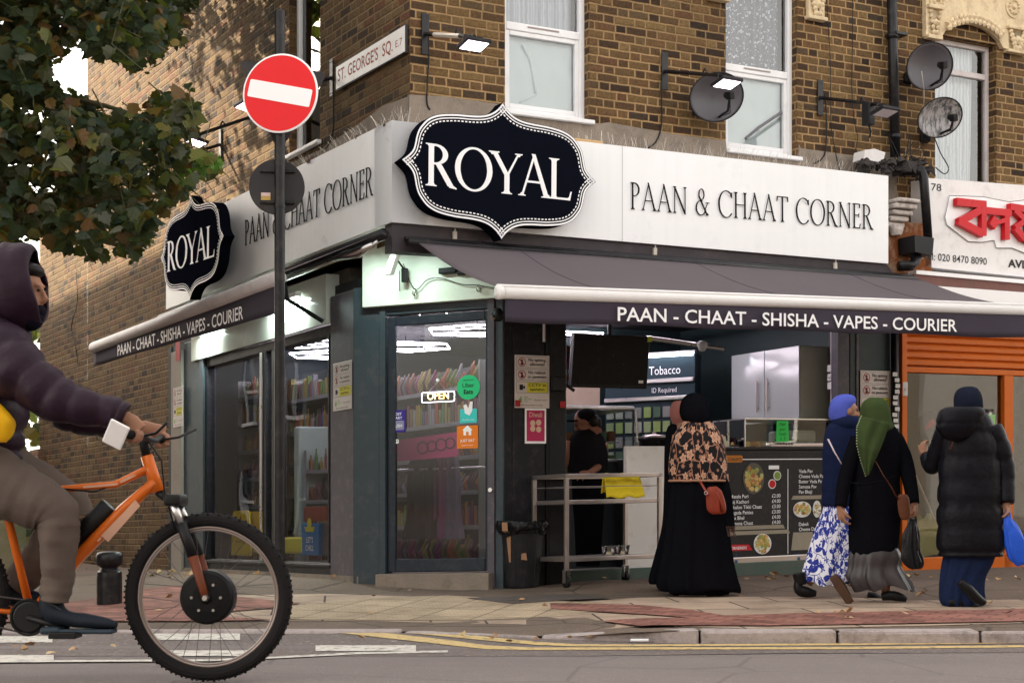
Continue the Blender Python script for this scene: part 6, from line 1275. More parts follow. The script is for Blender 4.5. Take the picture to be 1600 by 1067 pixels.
# ---------------- kiosk ----------------
tvw = .45; a, b_ = F(893, 605, tvw), F(1011, 526, tvw); t = thing('television', 'large switched off black television hung at the top left of the kiosk', 'television', B(a)[0])
f = sub(B, (a[0], tvw, a[2]), 0, 6); wd, h = b_[0] - a[0], b_[2] - a[2]
mb = MB(); mb.bbox((0, 0, 0), (wd, .06, h), .008); mb.build('casing', mat('tv_plastic', (.01, .01, .01), .3), t, f)
mb = MB(); mb.box((.012, -.002, .03), (wd - .012, -.0005, h - .012)); mb.build('screen', mat('tv_screen', (.003, .003, .004), .3, var=.02, spec=.12), t, f)
mb = MB(); mb.box((wd - .1, -.004, .05), (wd - .05, -.0025, .075)); mb.build('label_sticker', white_ac, t, f); mb = MB(); mb.box((wd - .03, -.006, h - .05), (wd + .02, -.004, h + .0)); mb.build('energy_sticker', mat('lime', (.5, .6, .05), .5), t, f)
mb = MB(); mb.tube([(wd * .5, .05, h), (wd * .5, .1, ZC - a[2])], .02, 8); mb.build('bracket', black_plastic, t, f)
# metal canopy rail
mb = MB(); p, q = F(1011, 528, .6), F(1130, 545, .6); mb.tube([(p[0], .6, p[2]), (q[0], .6, q[2])], .022, 8); o = mb.build('rail', alu, None, B); setp(o, 'polished rail under the kiosk ceiling right of the television', 'rail')
p = B(F(1097, 541, .4))[0]; mb = MB(); mb.lathe(p, [(.005, -.05), (.03, -.04), (.045, 0), (.05, .03), (.02, .05)], 16); o = mb.build('dome_camera', mat('dome_white', (.5, .5, .5), .2), None, W, smooth=True); setp(o, 'small white dome camera under the kiosk ceiling', 'camera')
# tobacco gantry on the back left, facing right
def text_panel(label, name, cat, fr, x0, x1, z0, z1, m_): pass
ga = 24.0; tw = 2.2; gL = .95; g1 = F(1085, 553, 1.7); gf = sub(B, (g1[0] - gL * math.cos(R(-50)), 1.7 + gL * math.sin(R(50)), 0), -50)
t = thing('tobacco_gantry', 'dark tobacco cabinet with white lettered flaps and lit shelf edges', 'cabinet', gf((gL / 2, 0, .1))[0])
blu = mat('gantry_blue', (.025, .045, .06), .35, var=.05)
zt_ = g1[2] - .03
mb = MB(); mb.box((0, .02, 1.0), (gL, .3, zt_ + .05)); mb.build('carcass', blu, t, gf)
mb = MB(); mb.bbox((-.01, -.05, zt_ + .03), (gL + .02, .02, zt_ + .07)); 
for z_ in (zt_ - .25, zt_ - .43): mb.bbox((0, -.03, z_), (gL, .015, z_ + .045))
mb.build('shelf_edge', alu, t, gf)
mb = MB(); mb.tube([(0, -.06, zt_ + .02), (gL, -.06, zt_ + .02)], .008, 6); mb.build('strip_light', emit('strip', (.8, .9, 1), 5), t, gf)
mb = MB(); put_text(mb, 'Tobacco', .47, zt_ - .16, .085, .012, .0, 'LEFT', width=.33); put_text(mb, 'ID Required', .50, zt_ - .345, .05, .012, .0, 'LEFT', width=.26); mb.build('lettering', white_ac, t, gf)
m_ = MB()
for i in range(5):
    for j in range(9): x_ = .02 + j * .1; z_ = zt_ - .60 - i * .15; m_.box((x_, -.01, z_), (x_ + .075, .012, z_ + .11))
m_.build('packets', leafmat('tobacco_packets', [(0, (.2, .24, .2)), (.3, (.2, .3, .05)), (.5, (.32, .34, .3)), (.75, (.05, .1, .06)), (1, (.2, .2, .2))], 0), t, gf)
# wall partition behind, right wall cupboards
t = thing('wall_cupboard', 'glossy white two door wall cupboard with bar handles on the right wall', 'cupboard', B((4.7, 1.6, 1.6))[0])
cu = 4.62; c0, c1 = S(1143, 663, cu), S(1249, 655, cu); zb1 = (c0[2] + c1[2]) / 2; zt1 = (S(1143, 556, cu)[2] + S(1249, 540, cu)[2]) / 2; cf = sub(B, (cu, c0[1], 0), -90); Lc = c0[1] - c1[1]
gw = mat('gloss_white', (.42, .45, .45), .1, var=.02, spec=.6)
mb = MB(); mb.bbox((0, .02, zb1), (Lc, .6, zt1)); mb.build('carcass', mat('cupboard_side', (.4, .42, .36), .4), t, cf)
for i in (0, 1):
    mb = MB(); mb.bbox((.004 + i * Lc / 2, -.002, zb1 - .01), (Lc / 2 - .004 + i * Lc / 2, .018, zt1), .003); d_ = mb.build('door', gw, t, cf)
    hx = Lc / 2 + (-.09 if i == 0 else .07); mb = MB(); mb.tube([(hx, -.03, zb1 + .1), (hx, -.03, zb1 + .42)], .009, 8); mb.tube([(hx, -.03, zb1 + .14), (hx, 0, zb1 + .14)], .006, 6); mb.tube([(hx, -.03, zb1 + .38), (hx, 0, zb1 + .38)], .006, 6); mb.build('handle', steel, d_, cf)
mb = MB(); p = F(1297, 520, .35); u_ = p[0]; z_lo = F(1297, 650, .35)[2]; mb.tube([(u_, .33, z_lo), (u_, .33, 2.6)], .012, 8)
o = mb.build('conduit', mat('conduit_cream', (.5, .5, .5), .5), None, B); setp(o, 'pale vertical conduit feeding three sockets on the kiosk side wall', 'conduit')
for i, y_ in enumerate((576, 590, 603)): p = F(1297, y_, .33); mb = MB(); mb.bbox((p[0] - .04, .27, p[2] - .035), (p[0] + .04, .33, p[2] + .035), .008); mb.bbox((p[0] - .015, .262, p[2] - .012), (p[0] + .0, .27, p[2] + .012), .003); o = mb.build('socket', white_metal, None, B); setp(o, ['top one of three white sockets stacked on the conduit', 'middle one of three white sockets stacked on the conduit', 'bottom one of three white sockets stacked on the conduit'][i], 'socket', 'sockets on the conduit')
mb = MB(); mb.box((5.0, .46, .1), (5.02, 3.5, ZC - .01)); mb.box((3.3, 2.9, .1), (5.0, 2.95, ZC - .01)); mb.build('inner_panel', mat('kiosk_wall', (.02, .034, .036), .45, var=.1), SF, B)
# menu counter
mw = .22; m0, m1 = F(1120, 868, mw), F(1330, 868, mw); zc1 = F(1200, 703, mw)[2]; zc0_ = F(1200, 868, mw)[2]
t = thing('menu_counter', 'black counter on castors, its front covered by a printed snack menu', 'counter', B((m0[0] + .6, mw, .1))[0])
f = sub(B, (m0[0], mw, 0)); Lm = m1[0] - m0[0]; bk = mat('menu_black', (.022, .02, .022), .4, var=.2, dirt=.15, dc=(.1, .1, .1), ds=30)
mb = MB(); mb.bbox((0, 0, zc0_), (Lm, .6, zc1)); mb.bbox((-.02, -.012, zc1), (Lm + .02, .62, zc1 + .03)); mb.build('body', bk, t, f)
mb = MB(); mb.bbox((-.02, -.03, zc0_ - .06), (Lm + .02, .6, zc0_)); mb.build('base_rail', steel, t, f)
def castor(m_, x, y, z): m_.lathe((x - .02, y, z), [(.05, 0), (.055, .005), (.055, .035), (.05, .04)], 16, axis='x'); m_.box((x - .03, y - .02, z + .02), (x - .022, y + .02, z + .08)); m_.box((x + .022, y - .02, z + .02), (x + .03, y + .02, z + .08))
for i, xx_ in enumerate((.2, .95, Lm - .3)): mb = MB(); castor(mb, xx_, .02, .145); mb.build('castor', mat('castor_blue', (.03, .08, .16), .4), t, f)
def mx(px): return F(px, 0, mw)[0] - m0[0]
def mz(py): return F(1200, py, mw)[2]
m_ = MB(); rows = [('Masala Puri', '£2.00'), ('Raj Kachori', '£4.00'), ('Chaloo Tikki Chaat', '£3.00'), ('Ragada Patties', '£3.00'), ('Mix Bhel', '£4.00'), ('Samosa Chaat', '£4.00')]
for i, (a, b_) in enumerate(rows): z_ = mz(777 + i * 8.3); put_text(m_, a, mx(1141), z_, .032, -.003, .003); put_text(m_, b_, mx(1206), z_, .032, -.003, .0)
for i, a in enumerate(['Vada Pav', 'Cheese Vada Pav', 'Butter Vada Pav', 'Samosa Pav', 'Pav Bhaji']): put_text(m_, a, mx(1248), mz(739 + i * 8.2), .032, -.003, .003)
put_text(m_, 'Dabeli', mx(1248), mz(823), .032, -.003, .003); put_text(m_, 'Cheese Dabeli', mx(1248), mz(831), .032, -.003, .003)
m_.box((mx(1135), -.003, mz(718)), (mx(1330), -.001, mz(716.6))); m_.box((mx(1230.5), -.003, mz(866)), (mx(1231.3), -.001, mz(733))); m_.box((mx(1201), -.003, mz(733)), (mx(1217), -.001, mz(727)))
m_.build('lettering', white_ac, t, f)
m_ = MB(); m_.prism(rrect(mx(1128), mz(722), mx(1160), mz(711), .02), -.004, -.001); m_.build('orange_tab', mat('tab_orange', (.45, .16, .02), .5), t, f); m_ = MB(); put_text(m_, 'CHAATS', mx(1158), mz(719.5), .028, -.006, .004, 'RIGHT'); m_.build('tab_lettering', ink, t, f)
m_ = MB(); m_.prism([(mx(1128), mz(858)), (mx(1175), mz(858)), (mx(1170), mz(849)), (mx(1128), mz(848))], -.004, -.001); m_.build('red_tab', mat('tab_red', (.5, .02, .03), .5), t, f); m_ = MB(); put_text(m_, 'CORNERERS', mx(1166), mz(856), .026, -.006, .004, 'RIGHT'); m_.build('tab_lettering', white_ac, t, f)
tape = mat('masking_tape', (.30, .26, .2), .7, var=.12, vs=20, bump=.4, bs=40)
for i, (x0_, y0_, x1_, y1_) in enumerate(((1138, 820, 1226, 826), (1138, 828, 1234, 834), (1236, 775, 1290, 781), (1236, 833, 1272, 861))): m_ = MB(); m_.prism([(mx(x0_), mz(y1_)), (mx(x1_), mz(y1_)), (mx(x1_ - 3), mz(y0_)), (mx(x0_ + 3), mz(y0_))], -.0045 - i * .0003, -.001); m_.build('tape_strip', tape, t, f)
plate = mat('plate_white', (.7, .7, .68), .3); food = leafmat('snack_food', [(0, (.5, .25, .05)), (.3, (.6, .4, .12)), (.5, (.35, .1, .03)), (.7, (.25, .35, .06)), (1, (.6, .5, .25))], 0)
def dishp(px, py, rx, rz, n, pm, seed):
    q = MB(); R_ = random.Random(seed); a = [(mx(px) + rx * math.cos(2 * PI * k / 28), mz(py) + rz * math.sin(2 * PI * k / 28)) for k in range(28)]; q.prism(a, -.006, -.001); q.build('printed_dish', pm, t, f)
    q = MB()
    for _ in range(n):
        rr_, th = math.sqrt(R_.random()) * .8, R_.uniform(0, 6.28); s_ = R_.uniform(.1, .2) * rx; cx, cz = mx(px) + rx * rr_ * math.cos(th), mz(py) + rz * rr_ * math.sin(th)
        q.prism([(cx + s_ * math.cos(k * PI / 3 + th), cz + s_ * math.sin(k * PI / 3 + th)) for k in range(6)], -.0075 - R_.random() * .004, -.0065)
    q.build('printed_food', food, t, f)
dishp(1177, 747, .125, .145, 70, mat('dish_dark', (.1, .09, .07), .4), 1); dishp(1191, 849, .105, .095, 60, plate, 2); dishp(1253, 797, .11, .075, 30, plate, 3); dishp(1276, 797, .05, .08, 25, plate, 4)
for px, py, r_, m__ in ((1206, 756, .045, mat('sauce_red', (.5, .01, .02), .4)), (1214, 743, .045, mat('sauce_green', (.2, .3, .06), .4))): q = MB(); q.lathe((mx(px), -.006, mz(py)), [(0, 0), (r_, 0), (r_, .005)], 20, axis='y'); q.build('printed_bowl', plate, t, f); q = MB(); q.lathe((mx(px), -.008, mz(py)), [(0, 0), (r_ * .8, 0), (r_ * .8, .0015)], 20, axis='y'); q.build('printed_sauce', m__, t, f)
# glass warmer on the counter
t = thing('glass_warmer', 'glass food display cabinet on the right of the menu counter', 'display cabinet', f((mx(1210), .2, zc1))[0]); zw = zc1 + .03
x0, x1 = mx(1166), mx(1345); z1 = F(1200, 655, mw)[2]
mb = MB(); mb.bbox((mx(1206), .01, zw), (x1, .5, F(1200, 692, mw)[2])); mb.build('base', steel, t, f)
mb = MB()
for i in range(2):
    for j in range(12): xx_ = mx(1212) + j * .019; zq = zw + .02 + i * .035; mb.prism([(xx_, zq), (xx_ + .008, zq), (xx_ + .014, zq + .022), (xx_ + .006, zq + .022)], .006, .009)
mb.build('vent_slots', ink, t, f)
mb = MB(); mb.add([(x0, .02, zw + .001), (x1, .02, zw + .001), (x1, .02, z1), (x0, .02, z1)], [(0, 1, 2, 3)]); mb.add([(x0, .02, zw), (x0, .5, zw), (x0, .5, z1), (x0, .02, z1)], [(0, 1, 2, 3)]); mb.build('pane', glass('cabinet_glass', (.85, .92, .9), .08), t, f)
mb = MB(); 
for a in ((x0, .02), (x1, .02), (x0, .5)): mb.box((a[0] - .006, a[1] - .006, zw), (a[0] + .006, a[1] + .006, z1))
mb.box((x0, .014, z1), (x1, .5, z1 + .012)); mb.build('frame', alu, t, f)
mb = MB()
for i in range(26): mb.lathe((mx(1170 + i * 3.0), .2 + .1 * (i % 3), zw), [(.03, 0), (.045, .03), (.03, .06)], 8)
o = mb.build('snacks', food, t, f); o['kind'] = 'stuff'
mb = MB(); mb.bbox((mx(1245), .15, F(1200, 690, mw)[2]), (mx(1292), .42, F(1200, 670, mw)[2]), .02); mb.bbox((mx(1250), .13, F(1200, 687, mw)[2]), (mx(1286), .15, F(1200, 676, mw)[2]), .01); mb.build('toaster', mat('toaster_white', (.4, .42, .36), .3), t, f)
p = (mx(1222), -.01, 0); mb = MB(); mb.prism([(mx(1212), mz(690)), (mx(1232), mz(690)), (mx(1231), mz(657)), (mx(1213), mz(657))], -.006, -.002); o = mb.build('price_card', mat('neon_green', (.04, .6, .10), .6), None, f); setp(o, 'fluorescent green handwritten card taped on the glass display cabinet', 'card')
mb = MB()
for i, s_ in enumerate(['Pani', 'puri', 'fresh', '2 .5']): put_text(mb, s_, mx(1222), mz(665 + i * 7.5), .03, -.0075, 0, 'CENTER', shear=.2)
mb.build('handwriting', ink, o, f)
mb = MB(); a, b_ = F(1263, 657, .5), F(1310, 641, .5); mb.bbox((a[0], .5, a[2]), (b_[0], .56, b_[2]), .006); o = mb.build('dark_board', mat('wood_board', (.05, .025, .012), .5, var=.5, vs=20), None, B); setp(o, 'small dark brown board with faint writing on top of the display cabinet', 'board')
# napkins
c = f((mx(1136), .12, zc1 + .03))[0]; mb = MB()
for i in range(7): a = i * .9; mb.bbox((-.06 + .012 * i, -.05 + .01 * math.sin(a * 3), 0), (-.035 + .018 * i, .05, .06 + .05 * math.sin(i / 6 * PI)), .006)
o = mb.build('napkin_pile', mat('napkin_cream', (.55, .52, .4), .8), None, sub(W, c, 30)); setp(o, 'small pile of cream napkins at the left end of the menu counter', 'napkins')
# chilled display counter at the left of the kiosk
dwp = 1.15; t = thing('deli_counter', 'glass fronted chilled food counter behind the worker, left of the kiosk', 'display counter', B(F(950, 800, dwp))[0])
a, b_ = F(880, 0, dwp)[0], F(1000, 0, dwp)[0]; zt2 = F(940, 640, dwp)[2]; zm2 = F(940, 722, dwp)[2]; f = sub(B, (0, dwp, 0))
mb = MB(); mb.bbox((a, 0, .1), (b_, .7, zm2)); mb.build('body', mat('deli_body', (.03, .035, .04), .4), t, f)
mb = MB(); mb.bbox((a, -.01, zm2), (b_, .7, zm2 + .03)); mb.bbox((a, .1, zt2), (b_ + .02, .7, zt2 + .05), .02); mb.tube([(b_, .02, zm2), (b_ - .02, .05, zt2), ], .012, 6); mb.bbox((a, .3, zm2 + .2), (b_ - .03, .6, zm2 + .215)); mb.build('metal_trim', alu, t, f)
mb = MB(); mb.add([(a, .01, zm2 + .03), (b_, .01, zm2 + .03), (b_ - .02, .1, zt2), (a, .1, zt2)], [(0, 1, 2, 3)]); mb.build('pane', glass('cabinet_glass', (.85, .92, .9), .08), t, f)
mb = MB()
for i in range(8):
    for z_ in (zm2 + .03, zm2 + .216): x_ = a + .05 + i * (b_ - a - .1) / 8; mb.bbox((x_, .32, z_), (x_ + .08, .5, z_ + rnd.uniform(.04, .11)), .01)
o = mb.build('goods', goods, t, f); o['kind'] = 'stuff'
mb = MB(); mb.box((a, .69, zt2 + .05), (b_, .72, ZC - .5)); mb.build('back_screen', mat('screen_warm', (.38, .3, .24), .5, var=.25, vs=4), t, f)
# black soup kettle
c = F(1022, 712, .85); t = thing('soup_kettle', 'round black soup kettle with a steel lid behind the two customers', 'kettle', B(c)[0]); k = B(c)[0][1] / FPX
mb = MB(); mb.lathe(B(c)[0], [(20 * k, -.02), (23 * k, .05), (23 * k, 22 * k), (25 * k, 24 * k), (25 * k, 28 * k)], 28); mb.build('body', mat('kettle_black', (.01, .01, .01), .25), t, W, smooth=True)
mb = MB(); q = B(c)[0] + np.array([0, 0, 28 * k]); mb.lathe(q, [(23 * k, 0), (18 * k, 4 * k), (3 * k, 6 * k), (3 * k, 9 * k), (4 * k, 10 * k)], 24); mb.build('lid', steel, t, W, smooth=True)
mb = MB(); mb.bbox((c[0] - .25, .7, .1), (c[0] + .25, 1.1, c[2] - .03)); o = mb.build('kettle_stand', black_plastic, None, B); setp(o, 'dark stand under the black soup kettle', 'stand')
# leaning white panel
pw = .2; a, b_ = F(977, 870, pw), F(1037, 697, pw); mb = MB(); mb.bbox((a[0], pw - .02, .12), (b_[0], pw + .03, b_[2]), .004); o = mb.build('white_board', mat('dirty_board', (.62, .6, .58), .45, var=.08, dirt=.55, dc=(.3, .22, .17), ds=3), None, B); setp(o, 'dirty white board standing upright between the trolley and the customers', 'board')
# hanging small packs behind the door right / kiosk left
mb = MB()
for i in range(7):
    for j in range(3): p = F(888 + 6 * j, 545 + i * 9, .7); mb.bbox((p[0] - .03, .68 + .01 * j, p[2] - .035), (p[0] + .02, .7, p[2] + .03), .006)
o = mb.build('hanging_packs', goods, None, B); setp(o, 'strips of small hanging packets beside the television', 'packets'); o['kind'] = 'stuff'
# ---------------- bin and trolley ----------------
bc = np.array(G(815, 911)); k = bc[1] / FPX; bc[1] += 27 * k * .4
t = thing('litter_bin', 'tapered black plastic bin with black liner and brown tape, by the pillar', 'bin', bc)
mb = MB(); vs = []; nb_ = 40
mb.lathe(bc, [(27 * k, 0), (28 * k, 3 * k), (34.5 * k, 84 * k), (37 * k, 88 * k), (37 * k, 96 * k), (34 * k, 97 * k)], 36)
for a0 in range(0, 360, 30):
    a = R(a0 + 12); mb.tube([(bc[0] + 28.3 * k * math.cos(a), bc[1] + 28.3 * k * math.sin(a), bc[2] + 14 * k), (bc[0] + 33.2 * k * math.cos(a), bc[1] + 33.2 * k * math.sin(a), bc[2] + 80 * k)], .008, 5)
mb.build('body', mat('bin_black', (.014, .014, .016), .5, var=.25, dirt=.3, dc=(.05, .045, .04), ds=12), t, W, smooth=False)
def liner(a_, b2):
    th = a_ * 2 * PI; n_ = mnoise.noise((3 * math.cos(th), 3 * math.sin(th), b2 * 2.5)) ; n2_ = mnoise.noise((9 * math.cos(th), 9 * math.sin(th), b2 * 6))
    if b2 < .35: r_ = 34 + (b2 / .35) * 6; z_ = 92 + 12 * math.sin(b2 / .35 * PI / 2)
    else: q = (b2 - .35) / .65; r_ = 41.5 + 2.5 * math.sin(q * PI) - 5 * q; z_ = 104 - q * (20 + 9 * n_)
    r_ += 3.0 * n2_ + 2.5 * n_; return (bc[0] + r_ * k * math.cos(th), bc[1] + r_ * k * math.sin(th), bc[2] + (z_ + 2.5 * n2_) * k)
mb = MB(); mb.grid(liner, 110, 16); mb.build('liner', mat('bin_liner', (.008, .008, .01), .22, var=.1, bump=.5, bs=30), t, W, smooth=True)
tp = mat('brown_tape', (.3, .17, .10), .45, var=.2)
def tapef(a_, b2): th = R(248 - 8 + 14 * a_ * (1 - .8 * max(0, b2 - .3))); r_ = (44.2 if b2 < .25 else 36.0 - 6 * (b2 - .25)) ; return (bc[0] + r_ * k * math.cos(th - .25 + .1 * b2), bc[1] + r_ * k * math.sin(th - .25 + .1 * b2), bc[2] + (102 - 62 * b2) * k)
mb = MB(); mb.grid(tapef, 3, 14); mb.build('tape', tp, t, W)
mb = MB(); th = R(275); q = sub(W, (bc[0] + 33.2 * k * math.cos(th), bc[1] + 33.4 * k * math.sin(th), bc[2] + 50 * k), 5); mb.prism([(-.02, -.03), (.03, -.035), (.02, .025), (-.018, .02)], -.004, .0); mb.build('tape_scrap', tp, t, q)
tf_u = 1.371; zg_ = pavz(.4, 12.84)
tf = sub(B, (tf_u, -.42, 0), 0); TW, TDp = .93, .5
t = thing('trolley', 'steel two tier serving trolley on castors in front of the kiosk', 'trolley', tf((TW / 2, TDp / 2, zg_))[0])
zz_ = lambda py: CAMZ + (YH - py) / FPX * 12.84 - S1 * tf_u + S2 * -.42
zt3, zs3, zl3, zb3 = zz_(743), zz_(781), zz_(871), zz_(888)
def sqt(m_, a, b_, r_=.016):
    m_.bbox((min(a[0], b_[0]) - r_, min(a[1], b_[1]) - r_, min(a[2], b_[2]) - r_), (max(a[0], b_[0]) + r_, max(a[1], b_[1]) + r_, max(a[2], b_[2]) + r_), .003)
for i, (x_, y_) in enumerate(((0, 0), (TW, 0), (0, TDp), (TW, TDp))): m_ = MB(); sqt(m_, (x_, y_, zb3), (x_, y_, zt3 - .035)); m_.build('leg', steel, t, tf)
m_ = MB()
for (a, b_) in (((0, 0), (TW, 0)), ((0, TDp), (TW, TDp)), ((0, 0), (0, TDp)), ((TW, 0), (TW, TDp))): sqt(m_, (*a, zt3), (*b_, zt3)); m_.tube([(*a, zt3 - .09), (*b_, zt3 - .09)], .004, 6)
m_.build('rail', steel, t, tf)
for z_ in (zs3, zl3): m_ = MB(); m_.bbox((.017, .0, z_ - .035), (TW - .017, TDp, z_ + .0), .004); m_.bbox((.0, .017, z_ - .034), (.016, TDp - .017, z_ - .001), .003); m_.build('tray', steel, t, tf)
for (x_, y_) in ((0, 0), (TW, 0), (0, TDp), (TW, TDp)):
    m_ = MB(); m_.lathe((x_ - .018, y_, zg_ + .045), [(.035, 0), (.045, .004), (.045, .032), (.035, .036)], 18, axis='x'); cs = m_.build('castor', black_plastic, t, tf); m_ = MB(); m_.box((x_ - .026, y_ - .02, zg_ + .04), (x_ - .021, y_ + .02, zb3 - .017)); m_.box((x_ + .021, y_ - .02, zg_ + .04), (x_ + .026, y_ + .02, zb3 - .017)); m_.box((x_ - .026, y_ - .02, zb3 - .017), (x_ + .026, y_ + .02, zb3 - .012)); m_.build('fork', alu, cs, tf)
x0 = .93 * (955 - 885) / 143
def cloth(a_, b2):
    q = b2 - .4; x_ = x0 + .30 * a_ + .05 * (1 - b2) * a_ - .04 * (1 - a_) * (1 - b2); return (x_, .03 + .14 * b2 + .01 * math.sin(a_ * 9), zs3 + .012 + .20 * math.sin(min(1, b2 * 1.6) * PI / 2) - (.16 * max(0, b2 - .62) / .38) + .008 * math.sin(a_ * 14))
mb = MB(); mb.grid(cloth, 24, 16); o = mb.build('yellow_cloth', mat('duster_yellow', (.72, .55, .03), .85, var=.1, bump=.4, bs=120), None, tf, smooth=True, solid=.006); setp(o, 'folded yellow dusters lying on the upper tray of the trolley', 'cloth')
for i, x_ in enumerate((.62, .76)): mb = MB(); mb.lathe((x_, .3, zl3 + .001), [(.05, 0), (.065, .07), (.07, .075)], 20); o = mb.build('plastic_tub', glass('tub_plastic', (.8, .82, .82), .15), None, tf, smooth=True); setp(o, ['clear plastic tub on the lower trolley tray, the one nearer the bin', 'clear plastic tub on the lower trolley tray, the one nearer the white board'][i], 'tub', 'clear tubs on the trolley')
# ================= people =================
def ell(m_, c, r, n=16, k=10, ax=None):
    c = np.array(c, float); vs = []; Rm = np.eye(3) if ax is None else np.array(ax).T
    for i in range(k + 1):
        ph = PI * i / k
        for j in range(n):
            a = 2 * PI * j / n; p = np.array([math.sin(ph) * math.cos(a) * r[0], math.sin(ph) * math.sin(a) * r[1], math.cos(ph) * r[2]]); vs.append(c + Rm @ p)
    return m_.add(vs, [(i * n + j, (i + 1) * n + j, (i + 1) * n + (j + 1) % n, i * n + (j + 1) % n) for i in range(k) for j in range(n)])
def px3(pts, d): return [D(p[0], p[1], d + (p[2] if len(p) > 2 else 0)) for p in pts]
def limb(m_, pts, rad, n=12, sub_=5):
    q = catmull([tuple(p) + (r,) for p, r in zip(pts, rad)], sub_, False); m_.tube([p[:3] for p in q], [p[3] for p in q], n); return m_
def head(m_, c, fwd, s=1.0):
    """skull, jaw, nose, lips, brow and ears as one blended mass; c = centre of the head, fwd = where it looks"""
    f = Vector(fwd).normalized(); r = f.cross(Vector((0, 0, 1))).normalized(); u = r.cross(f).normalized(); A = [r[:], f[:], u[:]]; c = Vector(c)
    P = lambda x, y, z: tuple(c + r * x * s + f * y * s + u * z * s)
    ell(m_, P(0, -.012, .025), (.076 * s, .094 * s, .092 * s), ax=A); ell(m_, P(0, .03, -.04), (.057 * s, .062 * s, .072 * s), ax=A); ell(m_, P(0, .062, -.085), (.026 * s, .024 * s, .02 * s), ax=A)
    m_.tube([P(0, .088, .022), P(0, .103, -.005), P(0, .112, -.022)], [.008 * s, .011 * s, .013 * s], 8); ell(m_, P(0, .1, -.028), (.017 * s, .012 * s, .009 * s), ax=A)
    ell(m_, P(0, .087, -.052), (.024 * s, .009 * s, .006 * s), ax=A); ell(m_, P(0, .085, -.062), (.02 * s, .009 * s, .006 * s), ax=A); ell(m_, P(0, .079, .035), (.048 * s, .012 * s, .01 * s), ax=A)
    for sx_ in (-1, 1): ell(m_, P(sx_ * .077, -.008, -.005), (.009 * s, .018 * s, .03 * s), ax=A); ell(m_, P(sx_ * .042, .07, -.025), (.022 * s, .016 * s, .018 * s), ax=A)
    m_.tube([P(0, -.03, -.05), P(0, -.045, -.17)], [.05 * s, .056 * s], 12); return P
def hand(m_, wr, dr, pn, side=1, s=1.0, curl=.6, grip=None):
    """palm plus five unequal bent fingers; dr = along the hand, pn = palm normal, side = where the thumb is"""
    d = Vector(dr).normalized(); n = Vector(pn); n = (n - d * n.dot(d)).normalized(); x = d.cross(n) * side; w_ = Vector(wr)
    P = lambda a, b, c_: w_ + x * a * s + d * b * s + n * c_ * s
    m_.tube([P(0, -.02, 0), P(0, .02, 0), P(.002, .055, .002), P(.002, .088, .004)], [(.022 * s, .026 * s), (.017 * s, .032 * s), (.015 * s, .038 * s), (.012 * s, .036 * s)], 12)
    ell(m_, P(0, .05, .0), (.034 * s, .042 * s, .015 * s), ax=[x[:], d[:], n[:]])
    for off, L, r_ in ((.030, .072, .0088), (.010, .080, .0092), (-.011, .074, .0088), (-.030, .058, .0078)):
        b = P(off, .082, .004); a = 0; pts = [P(off * .9, .06, .002)[:], b[:]]; p = b
        for k, fr_ in enumerate((.42, .32, .26)):
            a += curl * (.9, 1.25, .9)[k]; dd = d * math.cos(a) + n * math.sin(a); p = p + dd * L * fr_ * s; pts.append(p[:])
        m_.tube(pts, [r_ * s * q for q in (1.1, 1.08, 1.0, .92, .75)], 8)
    b = P(.026, .022, .004); t1 = b + (x * .55 + d * .75 + n * .35).normalized() * .036 * s; t2 = t1 + (x * .1 + d * .85 + n * (.35 + curl * .5)).normalized() * .030 * s; t3 = t2 + (x * -.25 + d * .7 + n * (.3 + curl)).normalized() * .024 * s
    m_.tube([P(.01, .012, .0)[:], b[:], t1[:], t2[:], t3[:]], [.012 * s, .0135 * s, .011 * s, .0095 * s, .0075 * s], 8); return m_
def fused(m_, name, mt, parent, vox=.0065, fr=W):
    o = m_.build(name, mt, parent, fr, smooth=True); md = o.modifiers.new('remesh', 'REMESH'); md.mode = 'VOXEL'; md.voxel_size = vox; md.use_smooth_shade = True
    md = o.modifiers.new('smooth', 'SMOOTH'); md.factor = .5; md.iterations = 2; return o
